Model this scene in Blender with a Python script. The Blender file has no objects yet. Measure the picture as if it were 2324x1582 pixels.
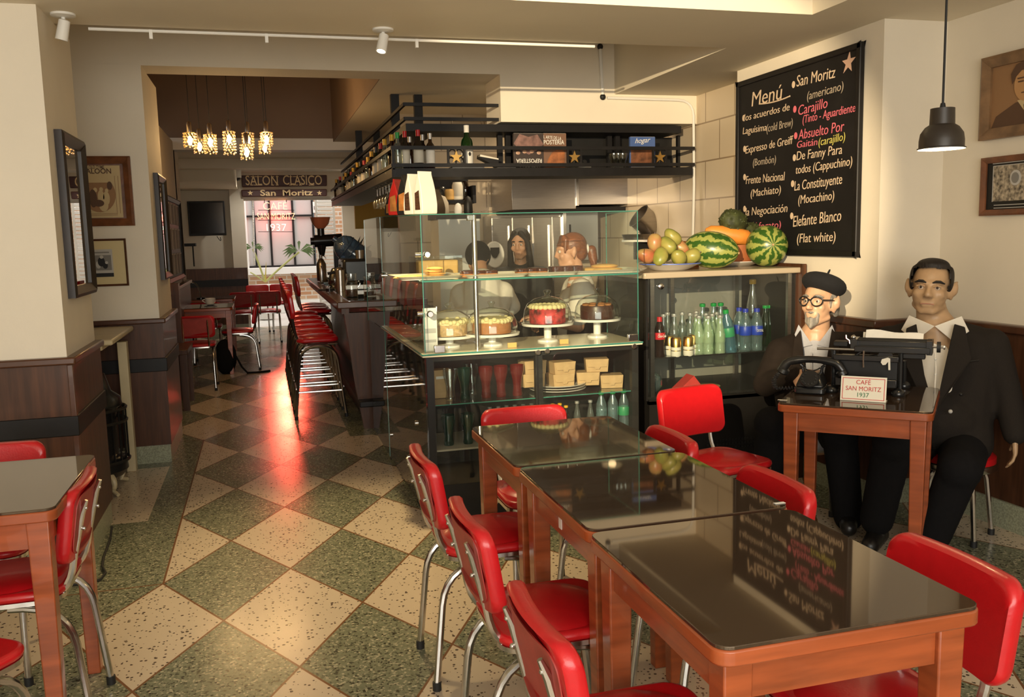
import bpy, bmesh, math, random
from mathutils import Vector, Matrix, Euler
random.seed(7)
SC = bpy.context.scene
COL = SC.collection
PI = math.pi
V = Vector

# ------------------------------------------------------------------ camera
F, EYE = 2015.18, 1.55                      # focal length in pixels of the 2324 x 1582 frame, eye height
YAW, PITCH, ROLL = 0.27185, 0.12662, 0.02477
def cam_axes():
    cy, sy, cp, sp, cr, sr = (math.cos(YAW), math.sin(YAW), math.cos(PITCH), math.sin(PITCH), math.cos(ROLL), math.sin(ROLL))
    f = V((sy*cp, cy*cp, -sp)); r = V((cy, -sy, 0)); d = f.cross(r)
    return cr*r + sr*d, -sr*r + cr*d, f
RT, DN, FW = cam_axes()
cd = bpy.data.cameras.new('camera'); cam = bpy.data.objects.new('camera', cd); COL.objects.link(cam)
M = Matrix((RT, -DN, -FW)).transposed().to_4x4(); M.translation = (0, 0, EYE)
cam.matrix_world = M
cd.sensor_width = 36; cd.lens = F/2324*36; cd.clip_start = 0.05
SC.camera = cam
def ray(px, py): return RT*((px-1162)/F) + DN*((py-791)/F) + FW
def PZ(px, py, z): d = ray(px, py); t = (z-EYE)/d.z; return V((d.x*t, d.y*t, z))
def PY(px, py, y): d = ray(px, py); t = y/d.y; return V((d.x*t, y, EYE+d.z*t))
def PX(px, py, x): d = ray(px, py); t = x/d.x; return V((x, d.y*t, EYE+d.z*t))

# ------------------------------------------------------------------ light and exposure
SC.view_settings.view_transform = 'Standard'; SC.view_settings.look = 'None'
SC.view_settings.gamma = 1; SC.view_settings.use_curve_mapping = False
SC.view_settings.exposure = 0.36
w = bpy.data.worlds.new('world'); SC.world = w; w.use_nodes = True
w.node_tree.nodes['Background'].inputs[0].default_value = (0.85, 0.92, 1.0, 1)
w.node_tree.nodes['Background'].inputs[1].default_value = .5
def lamp(name, kind, loc, energy, color, target=None, size=None, size_y=None, angle=None, blend=.2, radius=None):
    l = bpy.data.lights.new(name, kind); l.energy = energy; l.color = color
    if kind == 'AREA':
        l.shape = 'RECTANGLE'; l.size = size; l.size_y = size_y or size
    if kind == 'SPOT': l.spot_size = angle; l.spot_blend = blend
    if radius is not None and kind != 'AREA': l.shadow_soft_size = radius
    o = bpy.data.objects.new(name, l); COL.objects.link(o); o.location = loc
    if target is not None: o.rotation_euler = (V(target)-V(loc)).to_track_quat('-Z', 'Y').to_euler()
    return o
lamp('street_window_light', 'AREA', (-0.2, -2.25, 1.75), 160, (1, .94, .83), (-0.2, 5, 1.45), 4.2, 1.9)
lamp('added_warm_spot_on_case', 'SPOT', (-1.3, -1.0, 2.5), 2200, (1, .79, .50), (2.02, 4.75, 1.74), angle=math.radians(25), blend=.3, radius=.02)  # added bare spot, no fixture; stands in for warm light on the case
lamp('kitchen_ceiling_light', 'AREA', (2.3, 7.6, 2.70), 14, (1, .80, .55), (2.3, 7.6, 0), 1.2, .5)
lamp('courtyard_daylight', 'AREA', (0.6, 18.2, 5.2), 170, (1, .99, .96), (0.6, 18.6, 0), 4, 2.2)
lamp('neon_floor_reflection_spot', 'SPOT', (.35, 16.6, 1.45), 260, (1, .09, .05), (.22, 9.2, .0), angle=.20, blend=.8, radius=.22)  # added red spot below the sign, standing in for neon reflected in the floor
lamp('neon_pane_halo_point', 'POINT', PY(628, 490, 19.75), 11, (1, .08, .05), radius=.15)  # added red point close to the courtyard pane, makes the halo behind the neon

# ------------------------------------------------------------------ materials
def mat(name, col, rough=.5, metal=0, var=.0, scale=20., bump=0., bscale=None, spec=.5, emit=None, estr=1., coat=0, stretch=None, ior=None, tint=None):
    m = bpy.data.materials.new(name); m.use_nodes = True; nt = m.node_tree; b = nt.nodes['Principled BSDF']
    b.inputs['Base Color'].default_value = (*col, 1); b.inputs['Roughness'].default_value = rough; b.inputs['Metallic'].default_value = metal
    b.inputs['Specular IOR Level'].default_value = spec; b.inputs['Coat Weight'].default_value = coat; b.inputs['Coat Roughness'].default_value = .05
    if ior: b.inputs['IOR'].default_value = ior
    if tint: b.inputs['Specular Tint'].default_value = (*tint, 1)
    if emit: b.inputs['Emission Color'].default_value = (*emit, 1); b.inputs['Emission Strength'].default_value = estr
    if var or bump:
        tc = nt.nodes.new('ShaderNodeTexCoord'); mp = nt.nodes.new('ShaderNodeMapping'); nz = nt.nodes.new('ShaderNodeTexNoise')
        nt.links.new(tc.outputs['Object'], mp.inputs[0]); nt.links.new(mp.outputs[0], nz.inputs['Vector'])
        if stretch: mp.inputs['Scale'].default_value = stretch
        nz.inputs['Scale'].default_value = scale; nz.inputs['Detail'].default_value = 5
        if var:
            rp = nt.nodes.new('ShaderNodeValToRGB'); nt.links.new(nz.outputs['Fac'], rp.inputs[0])
            rp.color_ramp.elements[0].position = .3; rp.color_ramp.elements[1].position = .7
            rp.color_ramp.elements[0].color = (*[c*(1-var) for c in col], 1); rp.color_ramp.elements[1].color = (*[min(1, c*(1+var)) for c in col], 1)
            nt.links.new(rp.outputs[0], b.inputs['Base Color'])
        if bump:
            bp = nt.nodes.new('ShaderNodeBump'); bp.inputs['Strength'].default_value = bump; bp.inputs['Distance'].default_value = .01
            if bscale:
                n2 = nt.nodes.new('ShaderNodeTexNoise'); n2.inputs['Scale'].default_value = bscale; nt.links.new(tc.outputs['Object'], n2.inputs['Vector']); nt.links.new(n2.outputs['Fac'], bp.inputs['Height'])
            else: nt.links.new(nz.outputs['Fac'], bp.inputs['Height'])
            nt.links.new(bp.outputs[0], b.inputs['Normal'])
    return m
def sheet_glass(name, tint=(.93, .97, .95), refl=1.0, rough=.0, ior=1.5, haze=0., hazecol=(.8, .8, .75)):
    """a thin sheet of glass: straight see-through, mirror reflection by Fresnel, a little dust"""
    m = bpy.data.materials.new(name); m.use_nodes = True; nt = m.node_tree; nt.nodes.clear()
    out = nt.nodes.new('ShaderNodeOutputMaterial'); tr = nt.nodes.new('ShaderNodeBsdfTransparent'); gl = nt.nodes.new('ShaderNodeBsdfGlossy')
    fr = nt.nodes.new('ShaderNodeFresnel'); mx = nt.nodes.new('ShaderNodeMixShader'); ml = nt.nodes.new('ShaderNodeMath'); ml.operation = 'MULTIPLY'; ml.use_clamp = True
    tr.inputs[0].default_value = (*tint, 1); gl.inputs['Roughness'].default_value = rough; fr.inputs[0].default_value = ior
    gl.inputs[0].default_value = (.95, .97, .96, 1)
    ml.inputs[1].default_value = refl; gm = nt.nodes.new('ShaderNodeNewGeometry'); io = nt.nodes.new('ShaderNodeMapRange'); io.inputs[3].default_value = ior; io.inputs[4].default_value = 1/ior
    nt.links.new(gm.outputs['Backfacing'], io.inputs[0]); nt.links.new(io.outputs[0], fr.inputs[0])      # same mirror strength from both faces of the sheet
    nt.links.new(fr.outputs[0], ml.inputs[0]); nt.links.new(ml.outputs[0], mx.inputs[0])
    src = tr
    if haze:
        df = nt.nodes.new('ShaderNodeBsdfDiffuse'); df.inputs[0].default_value = (*hazecol, 1); m2 = nt.nodes.new('ShaderNodeMixShader'); m2.inputs[0].default_value = haze
        nt.links.new(tr.outputs[0], m2.inputs[1]); nt.links.new(df.outputs[0], m2.inputs[2]); src = m2
    nt.links.new(src.outputs[0], mx.inputs[1]); nt.links.new(gl.outputs[0], mx.inputs[2]); nt.links.new(mx.outputs[0], out.inputs[0])
    return m
def emis(name, col, s):
    m = bpy.data.materials.new(name); m.use_nodes = True; nt = m.node_tree; nt.nodes.clear()
    out = nt.nodes.new('ShaderNodeOutputMaterial'); e = nt.nodes.new('ShaderNodeEmission'); e.inputs[0].default_value = (*col, 1); e.inputs[1].default_value = s
    nt.links.new(e.outputs[0], out.inputs[0]); return m
class X: pass
m = X()
m.wall = mat('cream_paint', (.79, .715, .58), .75, var=.03, scale=3, bump=.05, bscale=60)
m.ceil = mat('ceiling_paint', (.75, .675, .53), .8, var=.03, scale=2)
m.brown = mat('brown_paint', (.27, .19, .135), .8, var=.04, scale=3)
m.white = mat('white_paint', (.80, .78, .72), .55, var=.02, scale=4)
m.wains = mat('dark_stained_wood', (.075, .029, .013), .38, var=.35, scale=6, stretch=(6, 6, .5), coat=.05, spec=.32)
m.wains2 = mat('dark_wood_cap', (.085, .032, .015), .3, var=.2, scale=10, coat=.15)
m.blackwood = mat('black_rail_wood', (.008, .007, .007), .45, spec=.3, var=.2, scale=20)
m.redwood = mat('red_stained_table_wood', (.30, .066, .018), .32, var=.28, scale=4, stretch=(1, 1, 9), coat=.3)
m.tabletop = mat('dark_table_board_under_glass', (.045, .028, .018), .035, spec=.5, ior=1.85, tint=(1, .84, .64))
m.edgeglass = mat('green_glass_edge', (.05, .22, .17), .05, spec=.8)
m.red = mat('red_vinyl', (.52, .008, .012), .33, var=.05, scale=30, bump=.04, bscale=160, coat=.15)
m.redback = mat('worn_red_vinyl_back', (.36, .045, .035), .5, var=.1, scale=20)
m.chrome = mat('brushed_chrome', (.62, .60, .57), .2, 1, var=.05, scale=60)
m.steel = mat('stainless_steel', (.42, .39, .36), .28, 1, var=.06, scale=8, stretch=(1, 1, 14))
m.rubber = mat('black_rubber', (.01, .01, .01), .6)
m.black = mat('black_enamel', (.012, .012, .012), .25, spec=.5)
m.blackm = mat('matt_black_metal', (.010, .009, .008), .5, spec=.35, var=.1, scale=30)
m.darkglass = mat('dark_mirror_glass', (.018, .020, .018), .03, spec=1., ior=1.9)
m.mirror = mat('mirror_glass', (.85, .86, .84), .01, 1)
m.glass = sheet_glass('clear_sheet_glass', (.90, .95, .92), 1.3, haze=.012)
m.shelfglass = sheet_glass('glass_shelf', (.82, .92, .87), 1.2, haze=.05)
m.clear = sheet_glass('clear_blown_glass', (.94, .95, .93), 2.2, rough=.02)
m.domeglass = sheet_glass('clear_dome_glass', (.95, .96, .93), 1.8, rough=.02)
m.tealglass = sheet_glass('deep_teal_glass', (.01, .20, .15), 1.6, rough=.03, haze=.15, hazecol=(.0, .15, .1))
m.redglass = sheet_glass('deep_red_glass', (.45, .02, .02), 1.6, rough=.03, haze=.2, hazecol=(.4, .02, .02))
m.bgreen = sheet_glass('green_bottle_glass', (.05, .22, .05), 2.2, rough=.02, haze=.12, hazecol=(.02, .12, .03))
m.bbrown = sheet_glass('brown_bottle_glass', (.16, .06, .02), 2.4, rough=.02, haze=.15, hazecol=(.05, .02, .01))
m.bdark = mat('dark_bottle_glass', (.012, .008, .006), .07, spec=.9)
m.bclear = sheet_glass('clear_bottle_glass', (.80, .88, .84), 2.5, rough=.03, haze=.06)
m.plastic = sheet_glass('clear_bottle_plastic', (.78, .90, .90), 2.2, rough=.05, haze=.08, hazecol=(.6, .8, .85))
m.soda = sheet_glass('pale_green_soda', (.80, .90, .74), 2.0, rough=.04, haze=.30, hazecol=(.62, .76, .55))
m.bluejug = sheet_glass('blue_water_jug_plastic', (.22, .32, .45), 1.8, rough=.06, haze=.3, hazecol=(.12, .2, .32))
m.label = mat('cream_paper_label', (.75, .70, .58), .6)
m.paper = mat('white_paper', (.80, .77, .70), .7, var=.03, scale=40)
m.gold = mat('gold_metal', (.72, .45, .14), .3, 1)
m.cap_r = mat('red_cap', (.5, .015, .02), .35); m.cap_g = mat('green_cap', (.01, .30, .06), .35); m.cap_b = mat('blue_cap', (.02, .04, .40), .35)
m.cap_w = mat('silver_cap', (.65, .63, .6), .35, .6); m.cap_y = mat('yellow_cap', (.75, .42, .03), .35); m.cap_k = mat('black_cap', (.02, .02, .02), .3)
m.cola = mat('cola_liquid', (.015, .006, .004), .1)
m.blue_l = mat('blue_label', (.015, .05, .42), .4); m.red_l = mat('red_label', (.55, .02, .03), .4); m.green_l = mat('green_label', (.04, .28, .12), .4)
m.plate = mat('white_glazed_china', (.78, .75, .68), .15, spec=.6, coat=.3)
m.bluerim = mat('blue_china_rim', (.10, .16, .5), .2)
m.kraft = mat('kraft_cardboard', (.50, .33, .16), .8, var=.06, scale=30)
m.skin = mat('warm_skin', (.62, .32, .19), .5, var=.05, scale=15)
m.skin_d = mat('tan_skin', (.45, .24, .14), .55, var=.05, scale=15)
m.wax1 = mat('painted_light_skin', (.60, .36, .22), .4, var=.10, scale=14, bump=.05, bscale=60)
m.wax2 = mat('painted_tan_skin', (.47, .30, .165), .42, var=.08, scale=12)
m.hair = mat('auburn_hair', (.20, .062, .018), .4, var=.35, scale=14, stretch=(10, 1, 4), bump=.3)
m.hair_d = mat('black_hair', (.012, .008, .006), .62, var=.3, scale=25, stretch=(8, 1, 1), bump=.4)
m.hair_g = mat('grey_carved_hair', (.22, .20, .17), .55, var=.65, scale=45, stretch=(1, 1, .35), bump=.6)
m.suit1 = mat('dark_brown_suit_cloth', (.016, .011, .008), .9, spec=.2, var=.15, scale=25, bump=.1, bscale=14)
m.suit2 = mat('charcoal_suit_cloth', (.019, .015, .012), .9, spec=.2, var=.12, scale=200, bump=.12, bscale=9)
m.trous = mat('black_trouser_cloth', (.008, .0075, .008), .95, spec=.15, var=.1, scale=60, bump=.1, bscale=10)
m.shirt = mat('white_shirt_cotton', (.80, .74, .63), .8, var=.03, scale=20, bump=.08, bscale=18)
m.bshirt = mat('grey_blue_shirt_cotton', (.42, .43, .47), .8, var=.06, scale=90, bump=.08, bscale=18)
m.coat_d = mat('dark_puffer_jacket', (.022, .020, .018), .7, var=.2, scale=12, bump=.3, bscale=10)
m.beret = mat('black_felt', (.006, .006, .007), .95, bump=.2, bscale=200)
m.leather = mat('black_shoe_leather', (.012, .011, .010), .35)
m.eyewhite = mat('eye_white', (.65, .55, .45), .3); m.iris = mat('dark_iris', (.03, .015, .008), .15)
m.lip = mat('lip_tone', (.42, .20, .13), .5)
m.mframe = mat('dark_mirror_frame', (.022, .013, .009), .38, var=.3, scale=12, spec=.4)
m.chalkboard = mat('chalkboard_black', (.009, .008, .008), .6, spec=.3, var=.25, scale=5)
m.ch_w = mat('chalk_cream', (.72, .55, .38), .9); m.ch_p = mat('chalk_pink', (.75, .16, .20), .9); m.ch_y = mat('chalk_yellow', (.62, .55, .12), .9); m.ch_g = mat('chalk_faint', (.42, .34, .25), .9)
m.goldframe = mat('bronze_wood_frame', (.20, .11, .05), .4, var=.3, scale=14)
m.brownframe = mat('carved_brown_frame', (.16, .055, .02), .4, var=.3, scale=16, bump=.3)
m.sepia = mat('sepia_paper', (.55, .42, .22), .7, var=.06, scale=8)
m.sepia_d = mat('sepia_dark', (.10, .05, .025), .7); m.sepia_m = mat('sepia_mid', (.30, .16, .07), .7)
m.matboard = mat('pale_yellow_mat', (.66, .55, .30), .8)
m.grey_p = mat('grey_print', (.22, .21, .19), .7); m.grey_l = mat('light_grey_print', (.5, .48, .44), .7)
m.sign = mat('maroon_carved_board', (.060, .014, .010), .5, var=.25, scale=10, stretch=(1, 1, 6))
m.signgold = mat('dull_gold_paint', (.85, .62, .32), .5)
m.signwhite = mat('glossy_white_sign', (.82, .76, .62), .25); m.signred = mat('red_sign_paint', (.55, .02, .015), .4); m.signgreen = mat('green_sign_paint', (.02, .17, .06), .4)
m.neon_r = emis('red_neon_tube', (1, .42, .19), 3.4); m.neon_g = emis('green_white_neon_tube', (.85, 1, .62), 2.4)
m.bulb = emis('warm_bulb', (1, .62, .24), 8); m.downlight = emis('downlight_lens', (1, .95, .85), 6); m.spotlens = emis('spot_lens', (1, .80, .45), 12)
m.crystal = sheet_glass('amber_crystal', (.98, .86, .60), 3., rough=.05, haze=.06, hazecol=(.9, .6, .25))
m.choc = mat('chocolate_glaze', (.055, .014, .007), .18, var=.4, scale=40, bump=.3)
m.cakebrown = mat('caramel_cake', (.42, .16, .045), .75, var=.15, scale=40, bump=.2)
m.redvelvet = mat('red_velvet_crumb', (.42, .03, .03), .85, var=.9, scale=26, bump=.3)
m.choccake = mat('dark_chocolate_icing', (.06, .016, .008), .35, var=.3, scale=30)
m.carrot = mat('crumbed_cream_cake', (.55, .36, .17), .8, var=.35, scale=45, bump=.3)
m.cream = mat('whipped_cream', (.80, .68, .36), .6, bump=.3, bscale=40)
m.bread = mat('golden_bread', (.70, .42, .13), .6, var=.12, scale=12, bump=.1)
m.croiss = mat('toasted_pastry', (.50, .19, .04), .45, var=.4, scale=18, bump=.2)
m.tray = mat('white_tray', (.80, .74, .60), .25, coat=.2)
m.ledge = mat('cream_glass_ledge', (.74, .66, .46), .12, spec=.6, var=.04, scale=4)
m.brick = mat('terracotta', (.42, .13, .04), .7, var=.1, scale=20)
m.orange = mat('orange_plastic', (.50, .16, .03), .45)
m.papaya = mat('papaya_skin', (.75, .27, .04), .45, var=.2, scale=8)
m.soursop = mat('dark_green_fruit_skin', (.045, .055, .014), .65, var=.4, scale=25, bump=.5)
m.leaf = mat('pale_green_leaf', (.16, .26, .10), .5, var=.3, scale=8); m.stem = mat('pale_stem', (.45, .45, .16), .5)
m.leafdark = mat('dark_leaf', (.008, .012, .008), .6)
m.enamelcream = mat('cream_enamel', (.62, .52, .32), .35, var=.06, scale=8)
m.stone = mat('green_terrazzo', (.30, .31, .21), .35, var=.35, scale=110)
m.linen = mat('beige_cloth', (.55, .48, .36), .8)
m.tvscreen = mat('black_screen', (.005, .005, .006), .12)
m.bag_r = mat('red_foil_bag', (.55, .02, .015), .3, var=.1, scale=20, bump=.2); m.bag_k = mat('black_foil_bag', (.012, .011, .011), .3, bump=.2, bscale=12); m.bag_w = mat('white_kraft_bag', (.76, .72, .62), .6, bump=.15, bscale=10)
m.amber = sheet_glass('smoked_hopper', (.60, .30, .18), 1.4, rough=.08, haze=.45, hazecol=(.5, .18, .10))
m.coffee = mat('coffee_beans', (.07, .03, .015), .5, var=.5, scale=90, bump=.4)
m.melonflesh = mat('watermelon_flesh', (.65, .06, .05), .4, var=.1, scale=20)
m.stemware = sheet_glass('stemware_glass', (.93, .93, .90), 3., rough=.03)

def m_floor():
    mm = bpy.data.materials.new('harlequin_terrazzo_floor'); mm.use_nodes = True; nt = mm.node_tree; b = nt.nodes['Principled BSDF']
    N = nt.nodes.new; L = nt.links.new
    def mth(op, a, b_=None, c=None):
        n = N('ShaderNodeMath'); n.operation = op
        for i, v in enumerate((a, b_, c)):
            if v is None: continue
            if isinstance(v, (int, float)): n.inputs[i].default_value = v
            else: L(v, n.inputs[i])
        return n.outputs[0]
    tc = N('ShaderNodeTexCoord'); sp = N('ShaderNodeSeparateXYZ'); L(tc.outputs['Object'], sp.inputs[0]); x, y = sp.outputs[0], sp.outputs[1]
    A, B, x0, y0 = .57058, 1.02631, -.5195, 4.2149
    xa = mth('DIVIDE', mth('SUBTRACT', x, x0), A); yb = mth('DIVIDE', mth('SUBTRACT', y, y0), B)
    u, v = mth('ADD', xa, yb), mth('SUBTRACT', xa, yb)
    par = mth('FLOORED_MODULO', mth('ADD', mth('FLOOR', u), mth('FLOOR', v)), 2.)      # 1 = pale tile
    def near(t, wd): f = mth('ABSOLUTE', mth('SUBTRACT', mth('FRACT', mth('ADD', t, .5)), .5)); return mth('LESS_THAN', f, wd)
    grout = mth('MAXIMUM', near(u, .009), near(v, .009))
    def rect(ax, bx, ay, by): return mth('MULTIPLY', mth('MULTIPLY', mth('GREATER_THAN', x, ax), mth('LESS_THAN', x, bx)), mth('MULTIPLY', mth('GREATER_THAN', y, ay), mth('LESS_THAN', y, by)))
    border = rect(-3, x0, y0, 7.32); inner = rect(-3, -.70, 5.24, 6.52); barstrip = rect(.60, 3.3, 7.0, 13); dark = rect(2.2, 6, -3, 7)
    par = mth('MULTIPLY', par, mth('SUBTRACT', 1., mth('MAXIMUM', border, barstrip))); par = mth('MAXIMUM', par, inner)
    grout = mth('MULTIPLY', grout, mth('SUBTRACT', 1., mth('MAXIMUM', border, barstrip)))
    edge = mth('SUBTRACT', rect(-3, x0+.006, y0-.006, 7.326), rect(-3, x0-.003, y0+.004, 7.314)); grout = mth('MAXIMUM', grout, edge)
    # pale tile: cream with dark chips; green tile: mixed chips
    vo = N('ShaderNodeTexVoronoi'); vo.inputs['Scale'].default_value = 62; L(tc.outputs['Object'], vo.inputs['Vector'])
    vo2 = N('ShaderNodeTexVoronoi'); vo2.inputs['Scale'].default_value = 120; L(tc.outputs['Object'], vo2.inputs['Vector'])
    sr = N('ShaderNodeSeparateColor'); L(vo.outputs['Color'], sr.inputs[0])
    chip = mth('MULTIPLY', mth('LESS_THAN', vo.outputs['Distance'], mth('MULTIPLY', sr.outputs[0], .42)), mth('GREATER_THAN', sr.outputs[1], .22))
    def mix(f, c1, c2):
        n = N('ShaderNodeMix'); n.data_type = 'RGBA'
        for i, s in ((0, f), (6, c1), (7, c2)):
            if isinstance(s, tuple): n.inputs[i].default_value = (*s, 1)
            else: L(s, n.inputs[i])
        return n.outputs[2]
    pale = mix(chip, (.56, .46, .34), (.07, .045, .03))
    r = N('ShaderNodeValToRGB'); s2 = N('ShaderNodeSeparateColor'); L(vo2.outputs['Color'], s2.inputs[0]); L(s2.outputs[0], r.inputs[0])
    e = r.color_ramp.elements; e[0].color = (.035, .035, .022, 1); e[0].position = .05; e[1].color = (.42, .39, .27, 1); e[1].position = .97
    k = e.new(.22); k.color = (.155, .165, .105, 1); k = e.new(.82); k.color = (.20, .205, .135, 1)
    nz = N('ShaderNodeTexNoise'); nz.inputs['Scale'].default_value = 1.5; L(tc.outputs['Object'], nz.inputs['Vector'])
    col = mix(par, r.outputs[0], pale); col = mix(grout, col, (.17, .075, .03))
    L(col, b.inputs['Base Color'])
    b.inputs['Roughness'].default_value = .22; b.inputs['Specular IOR Level'].default_value = .5
    L(mth('MULTIPLY_ADD', nz.outputs['Fac'], .18, .14), b.inputs['Roughness'])
    return mm
def m_brick(name, c1, c2, mort, sx=4, rough=.8, bw=.5, rh=.25, ms=.02, rot=(0, 0, 0)):
    mm = bpy.data.materials.new(name); mm.use_nodes = True; nt = mm.node_tree; b = nt.nodes['Principled BSDF']
    tc = nt.nodes.new('ShaderNodeTexCoord'); mp = nt.nodes.new('ShaderNodeMapping'); br = nt.nodes.new('ShaderNodeTexBrick')
    mp.inputs['Rotation'].default_value = rot
    nt.links.new(tc.outputs['Object'], mp.inputs[0]); nt.links.new(mp.outputs[0], br.inputs['Vector'])
    br.inputs['Color1'].default_value = (*c1, 1); br.inputs['Color2'].default_value = (*c2, 1); br.inputs['Mortar'].default_value = (*mort, 1)
    br.inputs['Scale'].default_value = sx; br.inputs['Mortar Size'].default_value = ms; br.inputs['Brick Width'].default_value = bw; br.inputs['Row Height'].default_value = rh
    nt.links.new(br.outputs['Color'], b.inputs['Base Color']); b.inputs['Roughness'].default_value = rough
    return mm
def m_melon():
    mm = bpy.data.materials.new('striped_watermelon_rind'); mm.use_nodes = True; nt = mm.node_tree; b = nt.nodes['Principled BSDF']
    N = nt.nodes.new; L = nt.links.new
    tc = N('ShaderNodeTexCoord'); sp = N('ShaderNodeSeparateXYZ'); L(tc.outputs['Object'], sp.inputs[0])
    at = N('ShaderNodeMath'); at.operation = 'ARCTAN2'; L(sp.outputs[1], at.inputs[0]); L(sp.outputs[2], at.inputs[1])
    nz = N('ShaderNodeTexNoise'); nz.inputs['Scale'].default_value = 28; nz.inputs['Detail'].default_value = 4; L(tc.outputs['Object'], nz.inputs['Vector'])
    a1 = N('ShaderNodeMath'); a1.operation = 'MULTIPLY'; a1.inputs[1].default_value = 10; L(at.outputs[0], a1.inputs[0])
    a2 = N('ShaderNodeMath'); a2.operation = 'MULTIPLY_ADD'; a2.inputs[1].default_value = 9; L(nz.outputs['Fac'], a2.inputs[0]); L(a1.outputs[0], a2.inputs[2])
    sn = N('ShaderNodeMath'); sn.operation = 'SINE'; L(a2.outputs[0], sn.inputs[0])
    r = N('ShaderNodeValToRGB'); mr = N('ShaderNodeMapRange'); mr.inputs[1].default_value = -1; L(sn.outputs[0], mr.inputs[0]); L(mr.outputs[0], r.inputs[0])
    e = r.color_ramp.elements; e[0].color = (.035, .10, .014, 1); e[0].position = .40; e[1].color = (.33, .36, .085, 1); e[1].position = .70
    L(r.outputs[0], b.inputs['Base Color']); b.inputs['Roughness'].default_value = .3; return mm
def m_mango(name, c0, c1):
    mm = bpy.data.materials.new(name); mm.use_nodes = True; nt = mm.node_tree; b = nt.nodes['Principled BSDF']; N = nt.nodes.new; L = nt.links.new
    tc = N('ShaderNodeTexCoord'); nz = N('ShaderNodeTexNoise'); nz.inputs['Scale'].default_value = 11; L(tc.outputs['Object'], nz.inputs['Vector'])
    r = N('ShaderNodeValToRGB'); L(nz.outputs['Fac'], r.inputs[0]); e = r.color_ramp.elements
    e[0].color = (*c0, 1); e[0].position = .38; e[1].color = (*c1, 1); e[1].position = .66
    L(r.outputs[0], b.inputs['Base Color']); b.inputs['Roughness'].default_value = .33; return mm
m.floor = m_floor(); m.melon = m_melon(); m.mango = m_mango('green_mango_skin', (.22, .245, .045), (.38, .33, .085)); m.mango_r = m_mango('reddish_mango_skin', (.42, .28, .10), (.46, .13, .06))
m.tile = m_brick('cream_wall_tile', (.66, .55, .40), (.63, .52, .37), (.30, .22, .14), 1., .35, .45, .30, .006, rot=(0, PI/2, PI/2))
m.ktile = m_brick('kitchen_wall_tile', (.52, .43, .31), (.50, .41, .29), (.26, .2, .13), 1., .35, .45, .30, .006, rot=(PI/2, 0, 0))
m.bricks = m_brick('courtyard_brick', (.55, .36, .22), (.48, .24, .12), (.62, .55, .45), 1., .9, .26, .09, .012, rot=(PI/2, 0, 0))

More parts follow.
